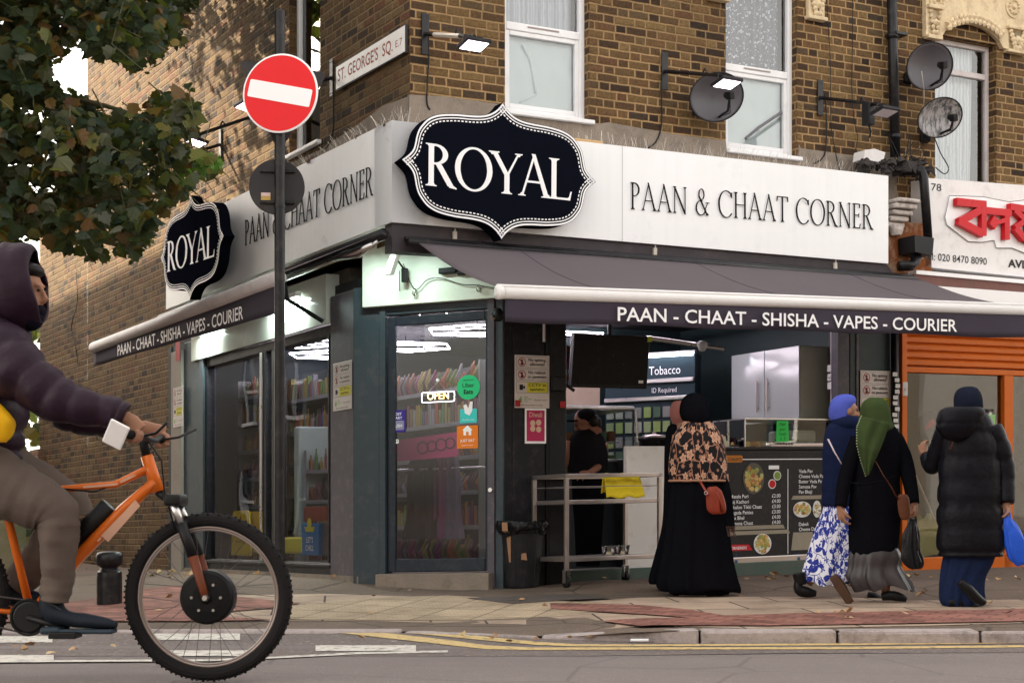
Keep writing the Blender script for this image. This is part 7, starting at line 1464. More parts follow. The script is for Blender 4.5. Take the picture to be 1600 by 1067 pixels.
def cloth_loft(rows, d, ratio=.7, fold=(.0, .08), k=9, seed=0, nu=96, sub_=6, quilt=None, crumple=.0, yoff=None, top=True, bottom=False, twist=0.0, hem=0.0):
    """a garment grown from its outline rows (row, left, right[, depth shift]); real depth from ratio; folds deepen downwards"""
    R4 = [tuple(r) + (0,) * (4 - len(r)) for r in rows]; Q = catmull(R4, sub_, False); n = len(Q); m_ = MB(); c_ = []
    y0, y1 = Q[0][0], Q[-1][0]
    for i, (py, xl, xr, dy) in enumerate(Q):
        c = np.array(D((xl + xr) / 2, py, d + dy)); rx = max(.002, (xr - xl) / 2 * (d + dy) / FPX); c_.append((c, rx))
    def fn(a, b):
        i = min(n - 1, int(round(b * (n - 1)))); c, rx = c_[i]; th = 2 * PI * a; t = i / (n - 1); am = fold[0] + (fold[1] - fold[0]) * t ** 1.3
        ph = seed * 1.7 + twist * t; w1 = math.sin(k * th + ph + 1.6 * math.sin(2 * th + seed)) * .6 + math.sin((k * 1.0 // 1 + 5) * th + ph * 2.1 + 2 * math.sin(3 * th)) * .4
        w1 = w1 + .8 * (mnoise.noise((2.2 * math.cos(th) + seed, 2.2 * math.sin(th), t * 1.5)))
        s_ = 1 + am * w1
        if quilt: s_ *= 1 - quilt[1] * (1 - abs(math.sin(PI * (Q[i][0] - y0) / quilt[0]))) ** 3
        z_ = 0
        if crumple: nn = mnoise.noise((7 * rx * math.cos(th) * 3 + seed, 7 * rx * math.sin(th) * 3, c[2] * 9)); s_ *= 1 + crumple * nn; z_ = crumple * .1 * nn
        z_ += hem * max(0, t - .6) / .4 * (math.sin(3 * th + seed) + .6 * math.sin(7 * th + seed * 2)); return (c[0] + rx * s_ * math.cos(th), c[1] + rx * ratio * s_ * math.sin(th), c[2] + z_)
    m_.grid(fn, nu, n - 1); cx, cy = float(np.mean([q[0][0] for q in c_])), d
    m_.uv = lambda p, nrm: (math.atan2(p[0] - cx, -(p[1] - cy)) * .24, p[2])
    if top: m_.add([tuple(c_[0][0])] + [fn(j / nu, 0) for j in range(nu)], [(0, 1 + j, 1 + (j + 1) % nu) for j in range(nu)])
    if bottom: m_.add([tuple(c_[-1][0])] + [fn(j / nu, 1) for j in range(nu)], [(0, 1 + (j + 1) % nu, 1 + j) for j in range(nu)])
    return m_
def fabric(name, c, rough=.85, sheen=.0, var=.16, bump=.7, bs=17, spec=.03): return mat(name, c, rough, var=var, vs=4, bump=bump, bs=bs, sheen=sheen, spec=spec)
skin_a = mat('skin_tan', (.30, .155, .10), .55, var=.08, sub_=.15); skin_b = mat('skin_brown', (.24, .11, .07), .55, var=.08, sub_=.15)
blk = fabric('black_cloth', (.0055, .0055, .0075), spec=.0); navy = fabric('navy_cloth', (.010, .015, .045)); shoe_b = mat('shoe_black', (.008, .008, .009), .4)
def printed(name, base, ink_, ink2, cell, pet, lobes, size, vine):
    m, t, b = nodes(name); uv = N(t, 'ShaderNodeUVMap').outputs[0]
    nz = N(t, 'ShaderNodeTexNoise', {'Vector': uv, 'Scale': 14.0, 'Detail': 2.0}).outputs['Color']
    uvd = N(t, 'ShaderNodeVectorMath', {0: uv, 1: N(t, 'ShaderNodeVectorMath', {0: nz, 'Scale': .035}, operation='SCALE').outputs[0]}, operation='ADD').outputs[0]
    def flower(sc, sz, lb, off, pw):
        mp = N(t, 'ShaderNodeMapping', {'Vector': uv, 'Location': (off, off, 0)}).outputs[0]
        v = N(t, 'ShaderNodeTexVoronoi', {'Vector': mp, 'Scale': sc, 'Randomness': .8}, voronoi_dimensions='2D')
        dl = N(t, 'ShaderNodeSeparateXYZ', {0: N(t, 'ShaderNodeVectorMath', {0: mp, 1: v.outputs['Position']}, operation='SUBTRACT').outputs[0]})
        th = MA(t, 'ARCTAN2', dl.outputs[1], dl.outputs[0]); rr = MA(t, 'SQRT', MA(t, 'ADD', MA(t, 'MULTIPLY', dl.outputs[0], dl.outputs[0]), MA(t, 'MULTIPLY', dl.outputs[1], dl.outputs[1])))
        sp = N(t, 'ShaderNodeSeparateColor', {0: v.outputs['Color']}); ph = MA(t, 'MULTIPLY', sp.outputs[0], 6.28)
        lim = MA(t, 'MULTIPLY', MA(t, 'MULTIPLY_ADD', MA(t, 'COSINE', MA(t, 'MULTIPLY_ADD', th, float(lb), ph)), pw, 1 - pw), MA(t, 'MULTIPLY_ADD', sp.outputs[1], sz * .6, sz * .6))
        return MA(t, 'LESS_THAN', rr, lim), rr, lim
    f1, rr, lim = flower(cell, size, lobes, 0.0, pet); f2, _, _ = flower(cell * 1.7, size * .45, lobes + 1, 3.3, pet)
    ve = N(t, 'ShaderNodeTexVoronoi', {'Vector': uvd, 'Scale': cell * .95}, feature='DISTANCE_TO_EDGE', voronoi_dimensions='2D').outputs[0]
    ln = MA(t, 'LESS_THAN', ve, vine)
    cc = MIX(t, ln, base, ink2); cc = MIX(t, f2, cc, ink2); cc = MIX(t, f1, cc, MIX(t, MA(t, 'DIVIDE', rr, lim), ink2, ink_))
    t.links.new(cc, b.inputs['Base Color']); b.inputs['Roughness'].default_value = .8; b.inputs['Specular IOR Level'].default_value = .2; return m
shawl_m = printed('embroidered_shawl', (.007, .006, .008), (.55, .33, .22), (.30, .14, .09), 8.5, .2, 5, .042, .035)
skirt_m = printed('blue_floral_skirt', (.74, .74, .82), (.02, .035, .26), (.03, .05, .34), 8.5, .45, 3, .075, .02)
def person(label, px, py, d, group=None):
    p = D(px, py, d); return thing('person', label, 'person', (p[0], d, p[2]), group)
def shoe(m_, pts, d, rad, n=12): limb(m_, px3(pts, d), rad, n)
k124 = 12.4 / FPX
# --- woman in the embroidered shawl, and the one behind her ---
d = 12.75; t = person('person in a black robe and dusty pink headscarf, mostly hidden behind the shawl wearer', 1048, 915, d)
cloth_loft([(662, 1050, 1066), (670, 1042, 1078), (700, 1038, 1082), (760, 1037, 1082), (820, 1034, 1080), (870, 1022, 1078), (903, 1014, 1074), (912, 1016, 1070)], d, .75, (.01, .09), 8, 3).build('robe', blk, t, smooth=True)
cloth_loft([(626, 1056, 1066), (630, 1050, 1075), (642, 1047, 1082), (656, 1049, 1084), (668, 1056, 1080)], d, 1.0, (.01, .03), 5, 2, crumple=.03).build('headscarf', fabric('dusty_pink', (.25, .10, .085)), t, smooth=True)
mb = MB(); head(mb, D(1066, 650, d), (.2, 1, -.1), .9); limb(mb, px3([(1066, 672), (1062, 720), (1060, 790)], d), [.05, .08, .08]); limb(mb, px3([(1054, 800), (1052, 860), (1050, 908)], d), [.08, .05, .04]); fused(mb, 'body', skin_b, t, .012)
mb = MB(); shoe(mb, [(1040, 911), (1050, 912), (1058, 913)], d, [.03, .035, .02]); mb.build('shoe', shoe_b, t, smooth=True)
d = 12.4; t = person('person in a black robe with a flower embroidered shawl and red shoulder bag', 1085, 930, d)
cloth_loft([(742, 1052, 1136), (762, 1047, 1136), (800, 1043, 1137), (840, 1038, 1140), (880, 1032, 1145), (905, 1028, 1149), (917, 1030, 1151), (923, 1036, 1149)], d, .72, (.02, .14), 11, 5, hem=.012).build('robe', blk, t, smooth=True)
cloth_loft([(880, 1046, 1140), (915, 1044, 1142), (928, 1050, 1136)], d, .7, (.03, .05), 11, 8, top=False).build('underskirt', blk, t, smooth=True)
m_ = cloth_loft([(652, 1078, 1098), (658, 1068, 1108), (668, 1060, 1119), (684, 1051, 1128), (705, 1047, 1133), (730, 1045, 1136), (746, 1046, 1137), (753, 1047, 1136)], d - .02, .72, (.01, .03), 6, 1); m_.build('shawl', shawl_m, t, smooth=True)
mb = MB(); 
for i in range(61):
    a = PI + PI * i / 60; c = D(1091.5, 751, d - .02); p = (c[0] + 45.6 * k124 * math.cos(a), c[1] + 45.6 * k124 * .735 * math.sin(a), c[2]); ell(mb, p, (.011, .008, .009), 6, 4)
mb.build('braid_trim', mat('rose_gold', (.35, .18, .12), .5), t, smooth=True)
m_ = cloth_loft([(614, 1080, 1092), (617, 1073, 1099), (625, 1065, 1105), (638, 1062, 1108), (650, 1063, 1109), (659, 1068, 1108), (667, 1076, 1104)], d, 1.12, (.01, .025), 4, 6, crumple=.03, twist=3); m_.build('headscarf', blk, t, smooth=True)
mb = MB(); P = head(mb, D(1087, 642, d), (.75, .7, -.1), .92); limb(mb, px3([(1088, 668), (1090, 720), (1090, 790)], d), [.055, .09, .08]); limb(mb, px3([(1060, 680), (1056, 730), (1072, 755, .12)], d), [.05, .045, .03]); limb(mb, px3([(1120, 680), (1127, 730), (1118, 758, .15)], d), [.05, .045, .03]); hand(mb, D(1118, 760, d + .16), (-.4, .6, -.4), (0, -1, 0), 1, .95)
for x_ in (1076, 1104): limb(mb, px3([(x_, 790), (x_, 850), (x_ - 4, 918)], d), [.08, .06, .04])
fused(mb, 'body', skin_a, t, .009)
mb = MB(); limb(mb, px3([(1060, 927), (1072, 925), (1090, 925), (1104, 929)], d - .06), [.018, .03, .03, .016]); mb.build('shoe', mat('shoe_cream', (.7, .62, .52), .6), t, smooth=True)
mb = MB(); limb(mb, px3([(1118, 920), (1128, 921), (1138, 925)], d + .1), [.02, .03, .016]); mb.build('shoe', shoe_b, t, smooth=True)
m_ = cloth_loft([(748, 1128, 1137), (765, 1130, 1142), (795, 1132, 1146), (818, 1134, 1148), (826, 1137, 1148)], d - .1, .5, (.05, .12), 5, 4); m_.build('shawl_end', blk, t, smooth=True)
mb = MB()
for i in range(16): x_ = 1134 + i * .95; mb.tube([D(x_, 822, d - .1 - .02 * (i % 3)), D(x_ + rnd.uniform(-1, 3), 830, d - .1), D(x_ + rnd.uniform(0, 4), 838, d - .1)], .0028, 4)
mb.build('fringe', fabric('fringe_brown', (.10, .06, .05)), t)
t = thing('shoulder_bag', 'red brown leather shoulder bag hanging behind the embroidered shawl', 'bag', D(1118, 802, d - .22)); lea = mat('red_leather', (.22, .035, .018), .38, var=.25, vs=14, bump=.3, bs=40)
m_ = cloth_loft([(760, 1108, 1120), (766, 1104, 1127), (778, 1103, 1132), (792, 1104, 1135), (800, 1108, 1134), (803, 1114, 1128)], d - .26, .5, (.02, .05), 5, 2, crumple=.06, bottom=True); m_.build('pouch', lea, t, smooth=True)
mb = MB(); mb.tube(px3([(1094, 752, -.28), (1100, 762, -.3), (1107, 774, -.33)], d), [(.018, .004)] * 3, 8); mb.tube(px3([(1118, 764, -.34), (1124, 780, -.38), (1128, 800, -.34)], d), [(.016, .004)] * 3, 8); mb.build('strap', lea, t, smooth=True)
mb = MB(); c = D(1103, 770, d - .335); mb.torus(c, .012, .003, 14, 5); mb.build('ring', alu, t, smooth=True)
# --- woman with the blue scarf ---
d = 12.15; t = person('person in a bright blue headscarf, navy padded jacket and white skirt with blue leaves', 1290, 925, d)
m_ = cloth_loft([(780, 1290, 1340), (800, 1284, 1344), (830, 1272, 1344), (860, 1263, 1342), (890, 1255, 1338), (905, 1251, 1332), (912, 1252, 1326)], d, .65, (.02, .12), 7, 9, sub_=8, hem=.014); m_.build('skirt', skirt_m, t, smooth=True)
m_ = cloth_loft([(650, 1306, 1338), (660, 1298, 1346), (672, 1290, 1350), (700, 1285, 1352), (740, 1284, 1350), (770, 1283, 1347), (788, 1283, 1345), (791, 1288, 1340)], d, .68, (.01, .025), 6, 4, quilt=(24, .05), crumple=.03); m_.build('jacket', navy, t, smooth=True)
m_ = cloth_loft([(650, 1303, 1340), (656, 1299, 1347), (664, 1300, 1349), (670, 1304, 1346)], d - .01, .85, (.01, .04), 7, 2); m_.build('collar', navy, t, smooth=True)
m_ = cloth_loft([(616, 1314, 1326), (619, 1306, 1334), (626, 1299, 1337), (637, 1295, 1334), (648, 1295, 1331), (656, 1298, 1331), (662, 1304, 1332)], d, 1.05, (.01, .03), 5, 1, crumple=.035, twist=2); m_.build('headscarf', fabric('royal_blue', (.075, .10, .44), .7), t, smooth=True)
mb = MB(); P = head(mb, D(1323, 643, d - .02), (1, .15, -.05), .92); limb(mb, px3([(1322, 668), (1320, 710), (1318, 770)], d), [.055, .08, .07]); 
for x_, x2 in ((1300, 1262), (1325, 1350)): limb(mb, px3([(x_ * .5 + 660, 800), (x_ - 2, 855), (x2, 912)], d), [.06, .05, .035])
limb(mb, px3([(1342, 680, -.05), (1346, 730, -.06), (1352, 775, -.2)], d), [.05, .042, .028]); fused(mb, 'body', skin_a, t, .008)
for sx_ in (-1, 1): mb = MB(); ell(mb, P(sx_ * .03, .08, .012), (.008, .008, .006), 8, 6); mb.build('eye', mat('eye_dark', (.03, .02, .02), .2), t, smooth=True)
mb = MB(); mb.tube(px3([(1294, 686, -.19), (1304, 706, -.24), (1318, 730, -.26)], d), [(.012, .004)] * 3, 6); mb.build('bag_strap', mat('strap_pink', (.6, .48, .5), .5), t, smooth=True)
mb = MB(); limb(mb, px3([(1247, 906), (1249, 921), (1262, 925), (1275, 927)], d - .05), [.03, .042, .04, .022]); limb(mb, px3([(1248, 895), (1252, 912)], d - .05), [.05, .045]); mb.build('boot', shoe_b, t, smooth=True)
mb = MB(); limb(mb, px3([(1356, 930, .1), (1366, 932, .1), (1376, 934, .1)], d), [.03, .035, .02]); mb.build('boot', shoe_b, t, smooth=True)
# --- woman with the green scarf ---
d = 11.75; t = person('person in an olive green headscarf and long black coat carrying a black carrier bag', 1365, 938, d)
satin = mat('grey_satin', (.04, .034, .037), .42, var=.15, spec=.4)
m_ = cloth_loft([(850, 1334, 1398), (868, 1328, 1408), (885, 1327, 1406), (900, 1323, 1414), (911, 1326, 1421), (919, 1333, 1425)], d, .6, (.04, .2), 8, 12, twist=1.5, hem=.02); m_.build('underskirt', satin, t, smooth=True)
m_ = cloth_loft([(656, 1358, 1386), (664, 1350, 1396), (674, 1340, 1404), (690, 1335, 1408), (720, 1331, 1410), (752, 1330, 1406), (790, 1327, 1408), (830, 1326, 1406), (858, 1327, 1402), (866, 1330, 1398)], d, .62, (.01, .045), 5, 7); m_.build('coat', blk, t, smooth=True)
mb = MB(); limb(mb, px3([(1396, 684, 0), (1412, 715, 0), (1421, 750, -.05), (1427, 786, -.1)], d), [.07, .062, .054, .046], 16); mb.build('sleeve', blk, t, smooth=True)
mb = MB(); limb(mb, px3([(1342, 686, 0), (1328, 725, -.03), (1318, 760, -.06), (1313, 792, -.1)], d), [.065, .06, .052, .042], 16); mb.build('sleeve', blk, t, smooth=True)
mb = MB(); mb.tube(px3([(1330, 754, -.24), (1350, 757, -.3), (1375, 752, -.3), (1398, 744, -.24)], d), [(.016, .006)] * 4, 8); mb.tube(px3([(1341, 757, -.3), (1340, 775, -.32), (1338, 786, -.32)], d), [(.012, .006)] * 3, 8); ell(mb, D(1341, 756, d - .3), (.022, .016, .016)); mb.build('belt', blk, t, smooth=True)
m_ = cloth_loft([(621, 1360, 1374), (624, 1353, 1382), (632, 1346, 1388), (645, 1344, 1391), (658, 1345, 1393), (668, 1348, 1396), (676, 1352, 1392)], d, 1.05, (.01, .03), 5, 3, crumple=.035, twist=2); grs = fabric('olive_green', (.038, .056, .021), .9, var=.2); m_.build('headscarf', grs, t, smooth=True)
def tail(a, b):
    xl = [1344, 1338, 1340, 1346, 1352][0:5]; tt = b * 4; i = min(3, int(tt)); q = tt - i; L = [(1346, 650), (1339, 668), (1339, 695), (1346, 722), (1353, 743)]; Rr = [(1390, 660), (1380, 690), (1374, 704), (1366, 722), (1358, 742)]
    l = [L[i][j] + (L[i + 1][j] - L[i][j]) * q for j in (0, 1)]; r = [Rr[i][j] + (Rr[i + 1][j] - Rr[i][j]) * q for j in (0, 1)]; x_, y_ = l[0] + (r[0] - l[0]) * a, l[1] + (r[1] - l[1]) * a
    return D(x_, y_, d - .20 - .05 * math.sin(PI * a) - .06 * min(1, b * 2) + .012 * math.sin(a * 12 + b * 3))
mb = MB(); mb.grid(tail, 24, 24); mb.build('scarf_tail', grs, t, smooth=True, solid=.005)
mb = MB()
for i in range(26): b = i / 25; p = tail(0, b); ell(mb, (p[0] - .002, p[1] - .002, p[2]), (.006, .005, .006), 6, 4)
mb.build('scarf_edging', mat('edging_pale', (.3, .36, .22), .7), t, smooth=True)
mb = MB(); head(mb, D(1369, 648, d), (.5, .85, -.05), .92); limb(mb, px3([(1370, 672), (1370, 720), (1366, 790)], d), [.055, .08, .07]); limb(mb, px3([(1398, 690), (1416, 740), (1428, 790, -.1)], d), [.045, .036, .024]); limb(mb, px3([(1340, 690), (1322, 745), (1313, 794, -.1)], d), [.045, .036, .024])
hand(mb, D(1428, 788, d - .1), (-.05, 0, -1), (-1, -.1, 0), -1, 1.0, 1.15); hand(mb, D(1313, 793, d - .1), (.15, 0, -1), (1, .2, 0), 1, 1.0, .45)
limb(mb, px3([(1354, 790), (1352, 850), (1336, 895)], d), [.07, .05, .03]); limb(mb, px3([(1380, 790), (1384, 860), (1384, 928)], d), [.07, .05, .03]); fused(mb, 'body', skin_a, t, .0055)
mb = MB(); limb(mb, px3([(1306, 902, .04), (1313, 914, .02), (1322, 930, 0), (1328, 938, 0)], d - .1), [.028, .036, .034, .02]); mb.build('shoe', shoe_b, t, smooth=True)
mb = MB(); mb.grid(lambda a, b: tuple(np.array(D(1301 + 28 * b + (a - .5) * 13 * (1 - .4 * abs(b - .4)), 899 + 43 * b - (a - .5) * 7, d - .155))), 8, 12); mb.build('sole', mat('sole_brown', (.07, .035, .022), .6, var=.2), t, smooth=True, solid=.012)
mb = MB(); limb(mb, px3([(1378, 932, -.05), (1390, 930, -.05), (1404, 932, -.05), (1416, 936, -.05)], d), [.028, .036, .034, .02]); mb.build('shoe', shoe_b, t, smooth=True)
t = thing('crossbody_bag', 'small brown leather bag on a long strap against the black coat', 'bag', D(1412, 812, d - .18)); brl = mat('brown_leather', (.10, .035, .018), .4, var=.2, vs=12)
m_ = cloth_loft([(772, 1405, 1416), (778, 1402, 1420), (795, 1403, 1422), (808, 1406, 1421), (812, 1410, 1416)], d - .2, .45, (.01, .02), 3, 1, bottom=True); m_.build('pouch', brl, t, smooth=True)
mb = MB(); mb.tube(px3([(1368, 720, -.28), (1380, 742, -.29), (1392, 760, -.28), (1403, 780, -.22)], d), [(.009, .003)] * 4, 6); mb.build('strap', brl, t, smooth=True)
def carrier(label, rows, dd, mt, seed, handles):
    t = thing('carrier_bag', label, 'carrier bag', D((rows[-1][1] + rows[-1][2]) / 2, rows[-1][0], dd))
    m_ = cloth_loft(rows, dd, .5, (.10, .07), 7, seed, crumple=.16, bottom=True, sub_=7); m_.build('bag', mt, t, smooth=True)
    m_ = MB(); 
    for h in handles: m_.tube(catmull(px3(h, dd), 4, False), .008, 7)
    m_.build('handle', mt, t, smooth=True)
carrier('crumpled black plastic carrier bag held by the green scarfed walker', [(812, 1421, 1430), (822, 1416, 1434), (840, 1411, 1437), (860, 1409, 1440), (878, 1412, 1443), (887, 1420, 1441), (889, 1428, 1436)], d - .1, mat('black_poly', (.012, .012, .015), .2, var=.2, bump=.6, bs=22), 2, [[(1424, 818), (1423, 808), (1427, 800)], [(1431, 818), (1431, 808), (1428, 800)]])
# --- woman in the black puffer coat ---
d = 11.4; t = person('person in a long black quilted coat and blue trousers walking past the orange window', 1505, 946, d)
qm = mat('black_puffer', (.005, .005, .008), .45, var=.15, bump=.8, bs=14, spec=.12)
m_ = cloth_loft([(866, 1476, 1556), (880, 1474, 1552), (900, 1472, 1541), (920, 1470, 1537), (938, 1469, 1537), (946, 1472, 1532)], d, .55, (.04, .16), 7, 4, twist=2, hem=.008); m_.build('trousers', fabric('blue_trousers', (.012, .020, .055), .75), t, smooth=True)
m_ = cloth_loft([(640, 1494, 1536), (650, 1482, 1546), (662, 1474, 1552), (690, 1469, 1560), (730, 1467, 1565), (780, 1465, 1568), (830, 1464, 1571), (862, 1464, 1570), (869, 1467, 1566)], d, .62, (.006, .012), 5, 3, quilt=(37, .09), crumple=.03); m_.build('coat', qm, t, smooth=True)
m_ = cloth_loft([(636, 1478, 1534), (642, 1468, 1538), (654, 1463, 1536), (668, 1463, 1528), (680, 1470, 1515), (688, 1482, 1502)], d - .14, .62, (.01, .02), 4, 6, quilt=(26, .05), crumple=.03, bottom=True); m_.build('hood', qm, t, smooth=True)
m_ = cloth_loft([(604, 1506, 1518), (607, 1499, 1526), (615, 1493, 1532), (626, 1491, 1535), (636, 1492, 1535), (643, 1496, 1532)], d, 1.08, (.01, .02), 4, 8, crumple=.03, twist=2); m_.build('headscarf', fabric('ink_scarf', (.010, .013, .025)), t, smooth=True)
def qsleeve(pts, rad, nq):
    m2 = MB(); Q = catmull([tuple(p) + (r,) for p, r in zip(px3(pts, d), rad)], 10, False); n = len(Q); m2.tube([q[:3] for q in Q], [q[3] * (1 - .09 * (1 - abs(math.sin(PI * nq * i / (n - 1)))) ** 2) for i, q in enumerate(Q)], 20); m2.build('sleeve', qm, t, smooth=True)
qsleeve([(1547, 668), (1561, 700), (1570, 740), (1572, 786, -.05)], [.085, .085, .075, .06], 4)
qsleeve([(1478, 672), (1465, 705, .08), (1456, 728, .15), (1447, 712, .25)], [.075, .07, .062, .05], 4)
mb = MB(); head(mb, D(1514, 630, d), (-.2, 1, -.05), .95); limb(mb, px3([(1512, 655), (1515, 720), (1516, 800)], d), [.06, .09, .08]); limb(mb, px3([(1550, 675), (1568, 740), (1573, 792, -.05)], d), [.045, .04, .026]); limb(mb, px3([(1478, 675), (1456, 728, .15), (1445, 708, .26)], d), [.045, .036, .026])
hand(mb, D(1573, 790, d - .05), (.05, 0, -1), (-1, -.1, 0), -1, 1.0, 1.15); hand(mb, D(1445, 712, d + .26), (-.2, .2, 1), (1, .3, 0), 1, 1.0, .7)
limb(mb, px3([(1500, 800), (1500, 870), (1495, 935)], d), [.09, .06, .035]); limb(mb, px3([(1530, 800), (1530, 870), (1512, 910)], d), [.09, .06, .035]); fused(mb, 'body', skin_a, t, .0065)
mb = MB(); limb(mb, px3([(1482, 941), (1495, 941), (1512, 944), (1528, 947)], d - .05), [.026, .034, .03, .018]); mb.build('shoe', shoe_b, t, smooth=True)
mb = MB(); limb(mb, px3([(1499, 908, -.12), (1512, 920, -.12), (1526, 934, -.1), (1538, 941, -.08)], d - .05), [.028, .038, .036, .024], 14); mb.build('shoe', shoe_b, t, smooth=True)
mb = MB(); mb.tube(px3([(1489, 690, -.30), (1484, 702, -.28)], d), [(.01, .003)] * 2, 6); mb.build('strap', brl, t)
carrier('bright blue plastic carrier bag at the right edge, held by the puffer coat wearer', [(806, 1570, 1580), (818, 1568, 1588), (835, 1568, 1596), (855, 1570, 1603), (872, 1576, 1606), (881, 1586, 1604), (883, 1593, 1600)], d - .08, mat('blue_poly', (.02, .09, .55), .25, var=.15, bump=.6, bs=18), 5, [[(1573, 812), (1572, 802), (1574, 797)], [(1580, 812), (1577, 802), (1575, 797)]])
# --- shop worker ---
d = 14.15; t = person('shop worker in a black cap and T-shirt bending over the counter inside the kiosk', 918, 880, d)
k_ = d / FPX; cap = fabric('cap_black', (.007, .007, .008))
m_ = cloth_loft([(668, 908, 928), (674, 900, 936), (684, 890, 944), (700, 886, 949), (722, 887, 950), (744, 890, 947), (750, 893, 944)], d, .6, (.01, .03), 5, 2, crumple=.03); m_.build('t_shirt', fabric('shirt_black', (.010, .010, .011)), t, smooth=True)
m_ = cloth_loft([(742, 893, 945), (780, 894, 944), (820, 897, 942), (868, 899, 938), (884, 900, 936)], d, .55, (.01, .06), 5, 5); m_.build('trousers', blk, t, smooth=True)
mb = MB(); P = head(mb, D(913, 659, d), (-.85, .1, -.55), .95); limb(mb, px3([(916, 676), (917, 710), (918, 745)], d), [.055, .08, .07]); limb(mb, px3([(893, 690), (886, 720), (878, 742, .1)], d), [.05, .042, .026]); limb(mb, px3([(942, 692), (940, 722), (922, 738, -.2)], d), [.05, .042, .026]); hand(mb, D(921, 739, d - .2), (-1, -.2, -.2), (0, 0, -1), 1, 1.0, .5); hand(mb, D(878, 742, d + .1), (-1, 0, -.2), (0, 0, -1), -1, 1.0, .5); fused(mb, 'body', skin_b, t, .007)
for sx_ in (-1, 1): mb = MB(); ell(mb, P(sx_ * .03, .083, .012), (.008, .008, .006), 8, 6); mb.build('eye', MC['eye_dark'], t, smooth=True)
mb = MB(); c = D(917, 650, d); ell(mb, c, (.098, .095, .07), 20, 12); mb.bbox((c[0] - .18, c[1] - .05, c[2] - .05), (c[0] - .06, c[1] + .05, c[2] - .035), .006); mb.build('cap', cap, t, smooth=True)
mb = MB(); ell(mb, D(927, 657, d - .02), (.05, .07, .07), 14, 10); ell(mb, D(934, 662, d), (.035, .035, .06), 12, 8); mb.build('hair', mat('hair_black', (.008, .006, .006), .4), t, smooth=True)

# ================= cyclist and bicycle =================
bd = 6.8; kb_ = bd / FPX
def bp_(px, py, dy=0.0): q = D(px, py, bd); return (q[0], bd + dy, q[2])
wz = bp_(326, 932)
t = thing('bicycle', 'orange electric mountain bicycle with a black hub motor in its front wheel', 'bicycle', (bp_(120, 0)[0], bd, wz[2] - 131 * kb_))
BK = t; orp = mat('bike_orange', (.62, .13, .012), .3, var=.08, coat=.3); rub = mat('tyre_rubber', (.012, .011, .012), .8, var=.2, bump=.3, bs=80); rimm = mat('rim_metal', (.30, .25, .23), .35, .7)
Ro = 131 * kb_
def wheel(c, motor):
    m_ = MB(); m_.torus(c, Ro - .03, .03, 72, 12, 'y', rz=.026)
    for i in range(96):
        a = 2 * PI * i / 96
        for j, (dy, dr_) in enumerate(((-.016, -.004), (0, 0), (.016, -.004))):
            if (i + j) % 2: continue
            r_ = Ro + dr_; m_.bbox((c[0] + r_ * math.cos(a) - .005, c[1] + dy - .006, c[2] + r_ * math.sin(a) - .005), (c[0] + r_ * math.cos(a) + .004, c[1] + dy + .006, c[2] + r_ * math.sin(a) + .004), .002)
    w_ = m_.build('wheel', rub, t, smooth=False)
    m_ = MB(); m_.torus(c, Ro - .062, .009, 72, 8, 'y', rz=.013); m_.torus(c, Ro - .072, .005, 72, 6, 'y', rz=.011); m_.build('rim', rimm, w_, smooth=True)
    m_ = MB(); rh = 42 * kb_ if motor else .03
    if motor: m_.lathe((c[0], c[1], c[2]), [(rh * .5, -.062), (rh * .9, -.055), (rh, -.04), (rh, .04), (rh * .9, .055), (rh * .5, .062)], 40, axis='y'); m_.lathe(c, [(.02, -.075), (.028, -.06), (.028, -.05)], 12, axis='y')
    else: m_.lathe(c, [(.02, -.05), (.03, -.045), (.02, -.03), (.02, .03), (.03, .045), (.02, .05)], 16, axis='y')
    m_.build('hub', mat('hub_black', (.006, .006, .007), .45), w_, smooth=False)
    m_ = MB()
    for i in range(32):
        a = 2 * PI * i / 32; b = a + (.5 if i % 4 < 2 else -.5) * (.35 if motor else 1.2); y_ = .028 if i % 2 else -.028
        m_.tube([(c[0] + rh * math.cos(b), c[1] + y_, c[2] + rh * math.sin(b)), (c[0] + (Ro - .07) * math.cos(a), c[1], c[2] + (Ro - .07) * math.sin(a))], .0013, 4)
    m_.build('spokes', mat('spoke_steel', (.12, .11, .11), .35, .8), w_)
wheel(wz, True); rwz = bp_(-116, 932); wheel(rwz, False)
def tb(name, pts, rad, m_=orp, n=12, dy=0.0, parent=None): q = MB(); P_ = [bp_(*p[:2], (p[2] if len(p) > 2 else 0) + dy) for p in pts]; q.tube(P_, rad, n); return q.build(name, m_, parent or t, smooth=True)
q = MB()
q.tube([bp_(229, 712), bp_(247, 768)], [.026, .028], 14)                       # head tube
q.tube([bp_(236, 730), bp_(180, 757), bp_(120, 762), bp_(-8, 772)], [(.026, .018), (.02, .016), (.018, .015), (.018, .016)], 12)   # top tube
q.tube([bp_(243, 752), bp_(195, 795), bp_(120, 872), bp_(52, 958)], [(.034, .022), (.040, .028), (.040, .028), (.03, .024)], 14)   # down tube
q.tube([bp_(-4, 745), bp_(10, 800), bp_(48, 955)], .018, 12)
q.tube([bp_(52, 958, -.05), bp_(-30, 948, -.06), bp_(-116, 934, -.065)], .011, 8); q.tube([bp_(52, 958, .05), bp_(-116, 934, .065)], .011, 8)
q.tube([bp_(0, 790, -.03), bp_(-116, 930, -.065)], .009, 8); q.tube([bp_(0, 790, .03), bp_(-116, 930, .065)], .009, 8)
q.tube([bp_(52, 958, -.045), bp_(52, 958, .045)], .028, 14)
fo = q.build('frame', orp, t, smooth=True)
q = MB(); 
